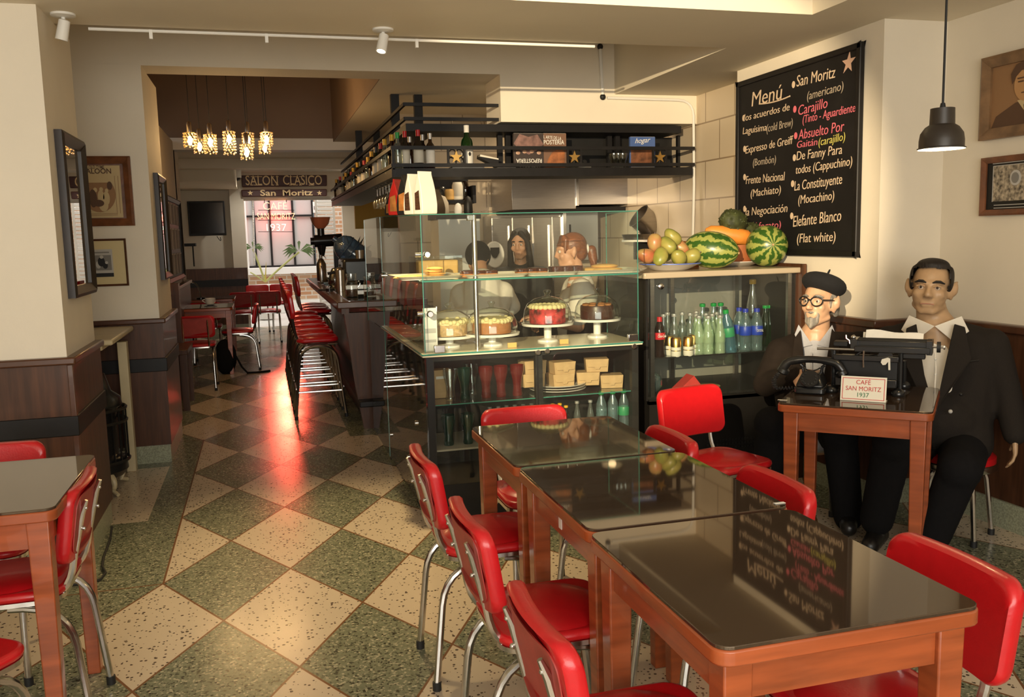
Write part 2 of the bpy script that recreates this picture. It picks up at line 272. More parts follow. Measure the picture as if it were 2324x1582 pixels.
# ------------------------------------------------------------------ mesh helpers
class MB:
    def __init__(s): s.v = []; s.f = []
    def add(s, vs, fs):
        o = len(s.v); s.v += [V(p) for p in vs]; s.f += [tuple(i+o for i in f) for f in fs]; return s
    def box(s, x0, x1, y0, y1, z0, z1, M=None):
        vs = [V((x, y, z)) for z in (z0, z1) for y in (y0, y1) for x in (x0, x1)]
        if M: vs = [M @ p for p in vs]
        return s.add(vs, [(0, 2, 3, 1), (4, 5, 7, 6), (0, 1, 5, 4), (2, 6, 7, 3), (0, 4, 6, 2), (1, 3, 7, 5)])
    def tube(s, pts, r, n=8, closed=False):
        pts = [V(p) for p in pts]; k = len(pts); rs = r if isinstance(r, (list, tuple)) else [r]*k
        T = []
        for i in range(k):
            a = pts[i-1] if (i > 0 or closed) else pts[i]; b = pts[(i+1) % k] if (i < k-1 or closed) else pts[i]
            t = (b-a); T.append(t.normalized() if t.length > 1e-9 else V((0, 0, 1)))
        u = T[0].orthogonal().normalized(); vs = []; fs = []
        for i in range(k):
            u = (u - T[i]*u.dot(T[i])); u = u.normalized() if u.length > 1e-6 else T[i].orthogonal().normalized(); w_ = T[i].cross(u)
            for j in range(n):
                a = 2*PI*j/n; vs.append(pts[i] + (u*math.cos(a) + w_*math.sin(a))*rs[i])
        for i in range(k if closed else k-1):
            for j in range(n):
                a, b = i*n+j, i*n+(j+1) % n; c, d = ((i+1) % k)*n+(j+1) % n, ((i+1) % k)*n+j; fs.append((a, b, c, d))
        if not closed: fs.append(tuple(range(n-1, -1, -1))); fs.append(tuple((k-1)*n+j for j in range(n)))
        return s.add(vs, fs)
    def lathe(s, prof, n=24, c=(0, 0, 0), M=None, cap=True):
        vs = []; fs = []; k = len(prof)
        for r, z in prof:
            for j in range(n): a = 2*PI*j/n; vs.append(V((r*math.cos(a), r*math.sin(a), z)))
        for i in range(k-1):
            for j in range(n): fs.append((i*n+j, i*n+(j+1) % n, (i+1)*n+(j+1) % n, (i+1)*n+j))
        if cap: fs.append(tuple(range(n-1, -1, -1))); fs.append(tuple((k-1)*n+j for j in range(n)))
        if M: vs = [M @ p for p in vs]
        return s.add([p+V(c) for p in vs], fs)
    def ball(s, c, r, n=16, k=10, M=None):
        r = r if isinstance(r, (tuple, list)) else (r, r, r); vs = []; fs = []
        for i in range(k+1):
            t = PI*i/k
            for j in range(n): a = 2*PI*j/n; vs.append(V((r[0]*math.sin(t)*math.cos(a), r[1]*math.sin(t)*math.sin(a), r[2]*math.cos(t))))
        for i in range(k):
            for j in range(n): fs.append((i*n+j, (i+1)*n+j, (i+1)*n+(j+1) % n, i*n+(j+1) % n))
        if M: vs = [M @ p for p in vs]
        return s.add([p+V(c) for p in vs], fs)
    def cap(s, a, b, ra, rb, n=14):
        """rounded tapered limb between two points"""
        a, b = V(a), V(b); d = (b-a); L = d.length; t = d.normalized() if L > 1e-6 else V((0, 0, 1)); pts = []; rs = []
        for i in range(5): an = PI/2*(i/4); pts.append(a - t*ra*math.cos(an)); rs.append(max(.0005, ra*math.sin(an)))
        for i in range(5): an = PI/2*(1-i/4); pts.append(b + t*rb*math.cos(an)); rs.append(max(.0005, rb*math.sin(an)))
        return s.tube(pts, rs, n)
    def prism(s, poly, a, b, fn):
        """polygon (list of 2-D points) extruded from a to b; fn maps (u, v, t) to a point"""
        k = len(poly); vs = [V(fn(u, v_, a)) for u, v_ in poly] + [V(fn(u, v_, b)) for u, v_ in poly]
        fs = [tuple(range(k-1, -1, -1)), tuple(range(k, 2*k))] + [(i, (i+1) % k, k+(i+1) % k, k+i) for i in range(k)]
        return s.add(vs, fs)
    def build(s, name, mt, parent=None, smooth=True, bevel=0, seg=2, ang=40, sub=0, weld=True):
        me = bpy.data.meshes.new(name); me.from_pydata([tuple(p) for p in s.v], [], s.f); me.materials.append(mt)
        bm = bmesh.new(); bm.from_mesh(me)
        if weld: bmesh.ops.remove_doubles(bm, verts=bm.verts, dist=1e-5)
        bmesh.ops.recalc_face_normals(bm, faces=bm.faces); bm.to_mesh(me); bm.free()
        if smooth:
            me.polygons.foreach_set('use_smooth', [True]*len(me.polygons)); me.set_sharp_from_angle(angle=math.radians(ang))
        o = bpy.data.objects.new(name, me); COL.objects.link(o)
        if parent: o.parent = parent
        if bevel:
            b = o.modifiers.new('bevel', 'BEVEL'); b.width = bevel; b.segments = seg; b.limit_method = 'ANGLE'; b.angle_limit = math.radians(35)
        if sub: q = o.modifiers.new('sub', 'SUBSURF'); q.levels = sub; q.render_levels = sub
        return o
def bx(name, mt, x0, x1, y0, y1, z0, z1, parent=None, bevel=0, seg=2): return MB().box(x0, x1, y0, y1, z0, z1).build(name, mt, parent, bevel=bevel, seg=seg)
def rrect(w_, h, r, n=5):
    pts = []
    for cx, cy, a0 in ((w_/2-r, h/2-r, 0), (-w_/2+r, h/2-r, 90), (-w_/2+r, -h/2+r, 180), (w_/2-r, -h/2+r, 270)):
        for i in range(n+1): a = math.radians(a0+90*i/n); pts.append((cx+r*math.cos(a), cy+r*math.sin(a)))
    return pts
def arc(p0, p1, p2, n=6):
    """quadratic curve used for bent tube"""
    p0, p1, p2 = V(p0), V(p1), V(p2); return [p0*(1-t)**2 + p1*2*t*(1-t) + p2*t*t for t in [i/n for i in range(n+1)]]
def star(r1, r2, n=5): return [((r1 if i % 2 == 0 else r2)*math.sin(PI*i/n), (r1 if i % 2 == 0 else r2)*math.cos(PI*i/n)) for i in range(2*n)]
def tag(o, label, cat, group=None):
    o['label'] = label; o['category'] = cat
    if group: o['group'] = group
    return o
def thing(name, label, cat, loc=(0, 0, 0), rz=0, group=None):
    o = bpy.data.objects.new(name, None); o.empty_display_size = .1; COL.objects.link(o); o.location = loc; o.rotation_euler = (0, 0, rz); return tag(o, label, cat, group)
def struct(o, kind='structure'): o['kind'] = kind; return o
def sbox(name, mt, *a, bevel=0): return struct(bx(name, mt, *a, bevel=bevel))
KIDS = {}
def dup(root, loc=None, rz=None, label=None, group=None, scale=None):
    r = root.copy(); COL.objects.link(r)
    if loc is not None: r.location = loc
    if rz is not None: r.rotation_euler = (0, 0, rz)
    if label: r['label'] = label
    if group: r['group'] = group
    if scale: r.scale = (scale,)*3 if isinstance(scale, (int, float)) else scale
    def rec(src, dst):
        for c in [o for o in list(bpy.data.objects) if o.parent == src]:
            d = c.copy(); COL.objects.link(d); d.parent = dst; rec(c, d)
    rec(root, r); return r
def bake(o):
    dg = bpy.context.evaluated_depsgraph_get(); me = bpy.data.meshes.new_from_object(o.evaluated_get(dg)); o.modifiers.clear(); old = o.data; o.data = me; bpy.data.meshes.remove(old); return o
def blob(mb, name, mt, parent, voxel=.008, it=4, fac=.5):
    """merge overlapping shapes into one continuous skin"""
    o = mb.build(name, mt, parent, weld=False); r = o.modifiers.new('r', 'REMESH'); r.mode = 'VOXEL'; r.voxel_size = voxel; r.use_smooth_shade = True
    s = o.modifiers.new('s', 'SMOOTH'); s.iterations = it; s.factor = fac
    par = o.parent; o.parent = None; bake(o); o.parent = par; return o
FONT_CACHE = {}
def text(name, s, mt, p0, p1, up, h, parent=None, out=None, depth=.002, bold=0., shear=0., fit=True, mirror=False, space=1.):
    """lettering as mesh: baseline from p0 to p1, cap height h along up, standing out along the surface normal"""
    c = bpy.data.curves.new('t', 'FONT'); c.body = s; c.size = 1; c.extrude = .5; c.offset = bold; c.shear = shear; c.resolution_u = 3; c.space_character = space
    t = bpy.data.objects.new('t', c); COL.objects.link(t); dg = bpy.context.evaluated_depsgraph_get(); dg.update()
    me = bpy.data.meshes.new_from_object(t.evaluated_get(dg)); bpy.data.objects.remove(t); bpy.data.curves.remove(c)
    xs = [v.co.x for v in me.vertices]; x0, x1 = min(xs), max(xs)
    p0, p1, up = V(p0), V(p1), V(up).normalized(); dx = p1-p0; L = dx.length; dx.normalize(); nrm = V(out).normalized() if out is not None else dx.cross(up).normalized()
    sx = L/(x1-x0) if fit else h/.7
    org = p0.copy() if parent is None else p0
    for v in me.vertices:
        a, b, d = v.co; me_p = dx*((a-x0)*sx) + up*(b*h/.7) + nrm*((d+.5)*depth); v.co = p0 + me_p
    me.materials.clear(); me.materials.append(mt)
    o = bpy.data.objects.new(name, me); COL.objects.link(o)
    if parent: o.parent = parent
    return o

def kids(root): return [o for o in bpy.data.objects if o.parent == root]
def fix(root):
    """parts were modelled in place: keep them there under the root"""
    inv = (Matrix.Translation(root.location) @ root.rotation_euler.to_matrix().to_4x4()).inverted()
    for o in kids(root): o.matrix_parent_inverse = inv
    return root

# ------------------------------------------------------------------ room shell
struct(MB().add([(-6, -2.6, 0), (6, -2.6, 0), (6, 16.85, 0), (-6, 16.85, 0)], [(0, 1, 2, 3)]).build('floor', m.floor))
CZ = 2.63
# front ceiling: dropped slab with a raised coffer, then the higher bay, the recess and the rear rooms
sbox('ceiling', m.ceil, -3, -.6, -2.6, 4.93, CZ, 3.2)
sbox('ceiling_coffer_back', m.ceil, -.6, 2.78, 4.11, 4.93, CZ, 3.2)
sbox('ceiling_right', m.ceil, 2.78, 3.8, -2.6, 4.93, CZ, 3.2)
sbox('ceiling_coffer', m.white, -.6, 2.78, -2.6, 4.11, 2.86, 3.2)
sbox('ceiling_bay', m.ceil, -3, 3.6, 4.93, 6.7, 3.02, 3.2)
sbox('trim_bulkhead', m.ceil, 2.75, 3.6, 4.93, 6.7, CZ, 3.02)
sbox('trim_beam', m.wall, -3, 3.6, 6.68, 7.0, 2.76, 3.2)
sbox('trim_beam_drop', m.wall, 1.82, 3.46, 6.68, 7.12, 2.41, 2.76)
# recess above the aisle, painted brown, and the flat ceiling over the bar
sbox('ceiling_bar', m.ceil, .956, 3.6, 7.0, 11.5, 2.76, 2.9)
sbox('wall_recess_right', m.brown, .95, .956, 7.0, 11.5, 2.76, 4.2)
sbox('wall_recess_rear', m.brown, -1.3, 1.0, 11.5, 11.6, 2.76, 4.2)
sbox('wall_recess_left', m.brown, -1.25, -1.18, 7.0, 11.5, 2.9, 4.2)
sbox('wall_recess_front', m.brown, -1.3, 1.0, 6.98, 7.02, 2.8, 4.2)
sbox('ceiling_recess', m.brown, -1.3, 1.02, 7.0, 11.6, 4.2, 4.3)
sbox('trim_portal_lintel', m.white, -1.08, 3.5, 11.46, 11.75, 2.66, 2.80)
sbox('trim_portal_jamb', m.white, -1.08, -.93, 11.46, 11.6, 0, 2.66)
sbox('ceiling_rear', m.ceil, -3, 3.6, 11.7, 14.2, 2.78, 2.9)
sbox('trim_rear_beam', m.wall, -3, 3.6, 14.0, 14.3, 2.64, 2.78)
sbox('ceiling_alcove', m.white, -.32, 3.6, 14.3, 16.9, 2.79, 2.95)
sbox('trim_alcove_drop', m.ceil, -3, -.32, 14.3, 16.9, 2.47, 2.95)
# left wall: two piers, an alcove with the stove, then the wall along the booths
def pier(tag_, x, y0, y1, top, xl=-3.):
    sbox('wall_'+tag_, m.wall, xl, x-.02, y0+.02, y1-.02, 1.03, top)
    sbox('trim_'+tag_+'_panelling', m.wains, xl, x, y0, y1, .13, 1.0)
    sbox('trim_'+tag_+'_rail', m.wains2, xl, x+.022, y0-.022, y1+.01, 1.0, 1.035, bevel=.008)
    sbox('trim_'+tag_+'_black_band', m.blackwood, xl, x+.012, y0-.012, y1-.012, .66, .755, bevel=.004)
    sbox('baseboard_'+tag_, m.stone, xl, x-.008, y0+.01, y1-.005, 0, .13)
pier('left_front', -.885, 4.54, 5.32, CZ)
pier('left_middle', -.69, 6.65, 7.62, 2.76)
sbox('trim_corner_post', m.wains2, -.905, -.878, 4.533, 4.56, .13, 1.0, bevel=.004)
sbox('wall_alcove', m.wall, -1.75, -1.68, 5.3, 6.7, 0, CZ+.6)
sbox('wall_left_street', m.wall, -3, -2.9, -2.6, 4.5, 0, CZ)
sbox('wall_left_rear', m.wall, -3, -.93, 7.6, 12.1, 1.03, 2.76)
sbox('trim_left_rear_panelling', m.wains, -3, -.89, 7.6, 12.1, .1, 1.05)
sbox('trim_left_rear_rail', m.wains2, -3, -.865, 7.6, 12.12, 1.05, 1.09, bevel=.008)
sbox('baseboard_left_rear', m.stone, -3, -.90, 7.6, 12.1, 0, .1)
sbox('trim_left_rear_upright', m.wains, -3, -.80, 9.35, 9.5, 0, 1.16)
sbox('wall_left_far', m.wall, -3, -1.55, 12.1, 16.9, 0, 2.8)
# back wall with an open doorway to the courtyard
xl, xr, zt = PY(568, 700, 16.8).x, 1.50, PY(600, 453, 16.8).z
sbox('wall_back_left', m.wall, -3, xl, 16.8, 17.0, 0, 2.95)
sbox('wall_back_right', m.wall, xr, 3.6, 16.8, 17.0, 0, 2.95)
sbox('wall_back_top', m.wall, xl, xr, 16.8, 17.0, zt, 2.95)
sbox('trim_door_lintel', m.white, xl-.13, xr, 16.74, 16.80, zt-.02, zt+.035)
sbox('wall_back_pier', m.wall, PY(524, 500, 16.6).x, xl, 16.55, 16.8, 1.1, 2.7)
sbox('trim_back_panelling', m.wains, -1.55, xl-.004, 16.5, 16.82, .1, PY(545, 608, 16.5).z)
sbox('trim_back_black_band', m.blackwood, -1.55, xl-.002, 16.485, 16.5, .78, .90)
sbox('baseboard_back', m.stone, -1.55, xl-.004, 16.49, 16.8, 0, .1)
# right side
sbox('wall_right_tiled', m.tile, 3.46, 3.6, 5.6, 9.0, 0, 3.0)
sbox('wall_right_pier', m.wall, 3.22, 3.8, 4.117, 5.62, 1.04, CZ)
sbox('trim_right_pier_panelling', m.wains, 3.19, 3.8, 4.087, 5.62, .14, 1.0)
sbox('trim_right_pier_rail', m.wains2, 3.17, 3.8, 4.067, 5.62, 1.0, 1.045, bevel=.008)
sbox('baseboard_right_pier', m.stone, 3.196, 3.8, 4.093, 5.62, 0, .14)
sbox('wall_right_near', m.wall, 3.62, 3.8, -2.6, 4.12, 1.04, CZ)
sbox('trim_right_near_panelling', m.wains, 3.59, 3.8, -2.6, 4.1, .14, 1.0)
sbox('trim_right_near_rail', m.wains2, 3.57, 3.8, -2.6, 4.1, 1.0, 1.045, bevel=.008)
sbox('baseboard_right_near', m.stone, 3.575, 3.8, -2.6, 4.1, 0, .14)
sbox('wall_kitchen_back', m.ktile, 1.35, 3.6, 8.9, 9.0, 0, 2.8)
sbox('wall_right_rear', m.wall, 2.2, 2.3, 9.0, 16.9, 0, 2.8)
sbox('wall_rear_niche', mat('mustard_paint', (.55, .36, .08), .7), 1.5, 2.2, 14.6, 14.7, PY(780, 520, 14.6).z, PY(780, 455, 14.6).z)
# street side behind the camera: wall with a wide shop window
sbox('wall_street_left', m.wall, -3, -2.5, -2.6, -2.4, 0, CZ); sbox('wall_street_right', m.wall, 2.1, 3.8, -2.6, -2.4, 0, CZ)
sbox('wall_street_sill', m.wains, -2.5, 2.1, -2.6, -2.4, 0, .5); sbox('wall_street_head', m.wall, -2.5, 2.1, -2.6, -2.4, 2.75, 3.1)

# ------------------------------------------------------------------ courtyard beyond the doorway
CY = 20.0
sbox('floor_courtyard', mat('pale_courtyard_paving', (.62, .58, .52), .6, var=.08, scale=3), -3, 4, 16.85, CY+.2, -.04, -.005)
wl, wr, wz0, wz1 = PY(566, 600, CY).x, PY(717, 600, CY).x, PY(640, 606, CY).z, 3.3
sill = PY(640, 622, CY).z
sbox('wall_courtyard_brick', m.bricks, -3, 4, CY, CY+.2, 0, wz0)
sbox('wall_courtyard_right', m.bricks, wr+.02, 4, CY-.02, CY+.2, wz0, 3.6)
sbox('wall_courtyard_left', m.white, -3, wl, CY-.02, CY+.2, wz0, 3.6)
sbox('trim_courtyard_sill', m.white, wl-.1, wr+.12, CY-.12, CY, sill, wz0, bevel=.01)
sbox('trim_courtyard_base', m.white, wl-.3, 4, CY-.06, CY, 0, PY(660, 682, CY).z)
wn = bx('window_1', mat('frosted_window_pane', (.50, .46, .43), .25, var=.03, scale=2), wl, wr, CY+.02, CY+.05, wz0, wz1); struct(wn)
fr = MB()
for px in (580, 616, 668, 713): x = PY(px, 560, CY).x; fr.box(x-.022, x+.022, CY-.03, CY+.02, wz0, wz1)
for z in (wz0+.02, PY(640, 490, CY).z): fr.box(wl, wr, CY-.025, CY+.02, z-.02, z+.02)
fr.build('window_frame', m.blackm, wn)
# louvred shutter by the doorway
t = fix_t = thing('louvred_shutter', 'tall white louvred shutter standing open at the right of the courtyard doorway', 'shutter', (PY(735, 520, 17.6).x, 17.6, 0))
x0, x1 = PY(722, 520, 17.6).x, PY(757, 520, 17.6).x; sl = MB()
z = .25
while z < 2.75:
    sl.box(x0, x1, 17.6, 17.612, z, z+.072, Matrix.Translation((0, 17.6, z)) @ Matrix.Rotation(-.75, 4, 'X') @ Matrix.Translation((0, -17.6, -z))); z += .072
sl.build('slats', m.white, t)
fr = MB(); fr.box(x0-.04, x0, 17.58, 17.63, 0, 2.8); fr.box(x1, x1+.04, 17.58, 17.63, 0, 2.8); fr.box(x0-.04, x1+.04, 17.58, 17.63, 2.76, 2.8); fr.box(x0-.04, x1+.04, 17.58, 17.63, 0, .2)
fr.build('frame', m.white, t); fix(t)
nt_ = tag(bx('notice', m.paper, PY(710, 470, CY-.05).x, PY(721, 470, CY-.05).x, CY-.06, CY-.05, PY(715, 483, CY).z, PY(715, 458, CY).z), 'small white notice fixed high at the right edge of the courtyard window', 'notice')
MB().box(PY(712, 470, CY-.07).x, PY(717, 470, CY-.07).x, CY-.065, CY-.06, PY(715, 476, CY).z, PY(715, 468, CY).z).build('print', m.grey_p, nt_)
# bead chain
ch = MB(); p = PY(574, 455, 16.9); p.z = zt; q = PY(578, 600, 16.9); n = 60
for i in range(n): c = p.lerp(q, i/(n-1)); ch.ball((c.x, c.y, c.z), .018, 6, 4)
tag(ch.build('bead_chain', m.chrome), 'silver bead chain hanging at the left side of the courtyard doorway', 'chain')
# potted plant with long stalks
pc = PY(602, 655, 18.4)
t = thing('potted_plant', 'potted plant with two long stalks and ragged green leaves in the courtyard', 'plant', (pc.x, 18.4, 0))
MB().lathe([(.10, 0), (.16, .02), (.19, PY(602, 648, 18.4).z-.02), (.2, PY(602, 646, 18.4).z)], 20, (pc.x, 18.4, 0)).build('pot', m.white, t)
def fan(name, c, r, tilt, n=11):
    mb = MB()
    for i in range(n):
        a = -.35 + (PI+.7)*i/(n-1); L = r*(.75+.25*math.sin(a)); d = V((math.cos(a), -.25, math.sin(a)*.55 - .32)).normalized(); s_ = d.cross(V((0, 1, .3))).normalized()*r*.085
        b = V(c) + V((math.cos(a)*.04, 0, .02)); mid = b + d*L*.55 + V((0, 0, r*.12)); e = b + d*L + V((0, 0, -r*.10))
        mb.add([b, mid+s_, e, mid-s_], [(0, 1, 2, 3)]); mb.add([b+V((0, .004, 0)), mid-s_+V((0, .004, 0)), e+V((0, .004, 0)), mid+s_+V((0, .004, 0))], [(0, 1, 2, 3)])
    return mb.build(name, m.leaf, t, weld=False)
base = PY(602, 640, 18.4)
for top, r in ((PY(574, 565, 18.4), .22), (PY(679, 572, 18.4), .36)):
    MB().tube(arc(base, base.lerp(top, .5)+V((0, 0, .03)), top, 8), [.02]*9, 7).build('stalk', m.stem, t); fan('leaf', top, r, 0)
MB().tube(arc(base, base.lerp(PY(568, 620, 18.4), .5)+V((0, 0, .02)), PY(568, 618, 18.4), 6), .014, 6).build('stalk', m.stem, t)
MB().tube(arc(base, base, PY(604, 594, 18.4), 4), [.024, .02, .016, .01, .002], 6).build('shoot', mat('yellow_shoot', (.55, .45, .08), .5), t)
fix(t)

# ------------------------------------------------------------------ back wall: signs, neon, television
Y = 16.48
def hang_sign(name, label, a, b, c, d, parts):
    ps = [PY(*q, Y) for q in (a, b, c, d)]; ctr = sum(ps, V())/4
    t = thing(name, label, 'sign', (ctr.x, Y+.32, ctr.z)); pl = [(q.x, q.z) for q in ps]
    MB().prism(pl, Y, Y+.04, lambda u, v, s: (u, s, v)).build('board', m.sign, t, bevel=.015)
    MB().box(ctr.x-.03, ctr.x+.03, Y+.04, 16.8, ctr.z-.03, ctr.z+.03).build('bracket', m.blackm, t)
    for nm, s, p0, p1, h, kw in parts: text(nm, s, m.signgold, PY(*p0, Y-.003), PY(*p1, Y-.003), (0, 0, 1), h, t, out=(0, -1, 0), depth=.006, **kw)
    return t
t = hang_sign('salon_sign', 'long maroon wooden sign reading SALON CLASICO above the doorway', (547, 398), (742, 397), (742, 422), (549, 425),
  [('lettering', 'SALON', (558, 420), (631, 420), .165, dict(bold=.004)), ('lettering', 'CLASICO', (643, 419), (731, 419), .165, dict(bold=.004))])
sf = MB()                                                     # little serifs on the capitals
for px in (572, 580, 586, 592, 619, 629, 660, 668, 673, 682, 704, 710):
    for py in (420, 401): p = PY(px, py, Y-.004); sf.box(p.x-.025, p.x+.025, Y-.008, Y-.002, p.z-.006, p.z+.006)
sf.build('serifs', m.signgold, t); fix(t)
t = hang_sign('blackletter_sign', 'narrow maroon wooden sign reading San Moritz between two stars', (547, 431), (742, 429), (742, 445), (549, 447),
  [('lettering', 'San', (591, 444), (626, 444), .10, dict(bold=.018)), ('lettering', 'Moritz', (642, 444), (710, 443), .10, dict(bold=.018))])
for px in (568, 725):
    c = PY(px, 438, Y-.004); MB().prism(star(.05, .02), Y-.009, Y-.002, lambda u, v, s: (c.x+u, s, c.z+v)).build('star', m.signgold, t, smooth=False)
fix(t)
YN = 16.7
t = thing('neon_sign', 'glowing neon sign reading CAFÈ SAN MORITZ 1937 hanging in the courtyard doorway', 'neon sign', PY(628, 450, YN))
for s, p0, p1, h, mm, pp in (('CAFÈ', (598, 476), (652, 476), .135, m.neon_r, 'red neon word'), ('SAN MORITZ', (584, 498), (670, 498), .118, m.neon_r, 'red neon word'), ('1937', (606, 524), (650, 524), .128, m.neon_g, 'greenish white neon number')):
    o = text('neon_tube', s, mm, PY(*p0, YN), PY(*p1, YN), (0, 0, 1), h, t, out=(0, -1, 0), depth=.02, bold=-.02); o['label'] = pp
h = MB()
for px in (600, 650): a, b = PY(px, 453, YN), PY(px, 462, YN); h.tube([a, b], .006, 6)
for y_ in (477, 500, 526): a, b = PY(586, y_, YN+.03), PY(668, y_, YN+.03); h.tube([a, b], .005, 6)
h.build('hanger', m.blackm, t); fix(t)
YT = 16.3
t = thing('television', 'flat black television mounted on the far left wall', 'television', (PY(468, 497, YT).x, 16.5, PY(468, 535, YT).z))
a, b = PY(424, 457, YT), PY(514, 534, YT)
bx('casing', m.blackm, a.x, b.x, YT, YT+.06, b.z, a.z, t, bevel=.008); bx('screen', m.tvscreen, a.x+.03, b.x-.03, YT-.004, YT+.001, b.z+.04, a.z-.03, t)
bx('wall_bracket', m.blackm, (a.x+b.x)/2-.12, (a.x+b.x)/2+.12, YT+.06, 16.8, (a.z+b.z)/2-.1, (a.z+b.z)/2+.1, t)
MB().tube(arc(PY(492, 536, YT+.05), PY(505, 556, YT+.05), PY(500, 538, YT+.05)), .006, 5).build('cable', m.rubber, t); fix(t)
p = PY(437, 555, 15.6); t = tag(MB().box(-1.56, p.x+.05, 15.5, 15.75, p.z-.03, p.z+.02).build('wall_shelf', m.blackwood), 'small dark wall shelf below the television at the far left', 'shelf')
MB().tube([(p.x, 15.62, p.z-.02), (p.x, 15.62, PY(437, 605, 15.6).z)], .012, 6).build('support', m.blackm, t)
p = PY(538, 391, 16.3); t = thing('dome_camera', 'small black dome camera under the ceiling left of the carved sign', 'camera', (p.x, 16.3, 2.79))
MB().lathe([(.07, 2.79), (.07, 2.66), (.06, 2.655)], 14, (p.x, 16.3, 0)).build('base', m.white, t); MB().ball((p.x, 16.3, 2.655), (.055, .055, .055), 12, 8).build('dome', m.black, t); fix(t)
for px, lb in ((587, 'round ceiling downlight above the left half of the carved sign'), (710, 'round ceiling downlight above the right half of the carved sign')):
    p = PZ(px, 381, 2.78); t = thing('downlight', lb, 'light', (p.x, p.y, 2.79), group='downlights in the rear alcove')
    MB().lathe([(.10, 2.79), (.10, 2.78), (.075, 2.778)], 18, (p.x, p.y, 0)).build('ring', m.white, t); MB().lathe([(.07, 2.78), (.07, 2.774)], 18, (p.x, p.y, 0)).build('lens', m.downlight, t); fix(t)
    lamp('downlight_beam', 'SPOT', (p.x, p.y, 2.75), 22, (1, .93, .82), (p.x, p.y+.25, 0), angle=2.5, blend=.6, radius=.05)

# ------------------------------------------------------------------ crystal pendants
def pendant(i, px, ytop, ybot, Yp, label):
    a, b = PY(px, ytop, Yp), PY(px, ybot, Yp); r = .052; L = a.z-b.z
    t = thing('crystal_pendant', label, 'pendant lamp', (a.x, Yp, 4.2), group='crystal pendants over the aisle')
    MB().tube([(a.x, Yp, 4.2), (a.x+.004, Yp, a.z+.09)], .0035, 5).build('cord', m.blackm, t)
    MB().lathe([(.012, a.z+.10), (.022, a.z+.085), (.022, a.z+.005), (.045, a.z)], 14, (a.x, Yp, 0)).build('cap', m.chrome, t)
    cr = MB(); rows = max(5, int(L/.023))
    for k in range(rows):
        z = a.z - .01 - (L-.015)*k/(rows-1)
        for j in range(11): an = 2*PI*(j+.5*(k % 2))/11; cr.ball((a.x+r*math.cos(an), Yp+r*math.sin(an), z-(.012 if k == rows-1 and j % 2 else 0)), (.0085, .0085, .011), 6, 4)
    cr.build('crystals', m.crystal, t)
    MB().ball((a.x, Yp, a.z-.07), (.02, .02, .045), 10, 8).build('bulb', m.bulb, t); fix(t)
    lamp('pendant_glow', 'POINT', (a.x, Yp-.10, a.z-.08), 3.2, (1, .62, .26), radius=.03)
for i, (px, y0, y1, Yp, lb) in enumerate([(430, 301, 331, 8.6, 'crystal pendant hanging furthest left of the cluster'), (452, 316, 345, 9.1, 'small crystal pendant hanging lower, second from the left'), (476, 305, 346, 8.7, 'crystal pendant third from the left, level with the leftmost one'),
   (519, 298, 348, 8.8, 'long crystal pendant in the middle of the cluster'), (562, 301, 335, 9.0, 'crystal pendant directly above the lowest one'), (559, 327, 359, 8.4, 'crystal pendant hanging lowest of the cluster'),
   (604, 300, 328, 8.6, 'crystal pendant hanging furthest right of the cluster'), (600, 319, 346, 9.0, 'crystal pendant tucked just below the rightmost one')]): pendant(i, px, y0, y1, Yp, lb)

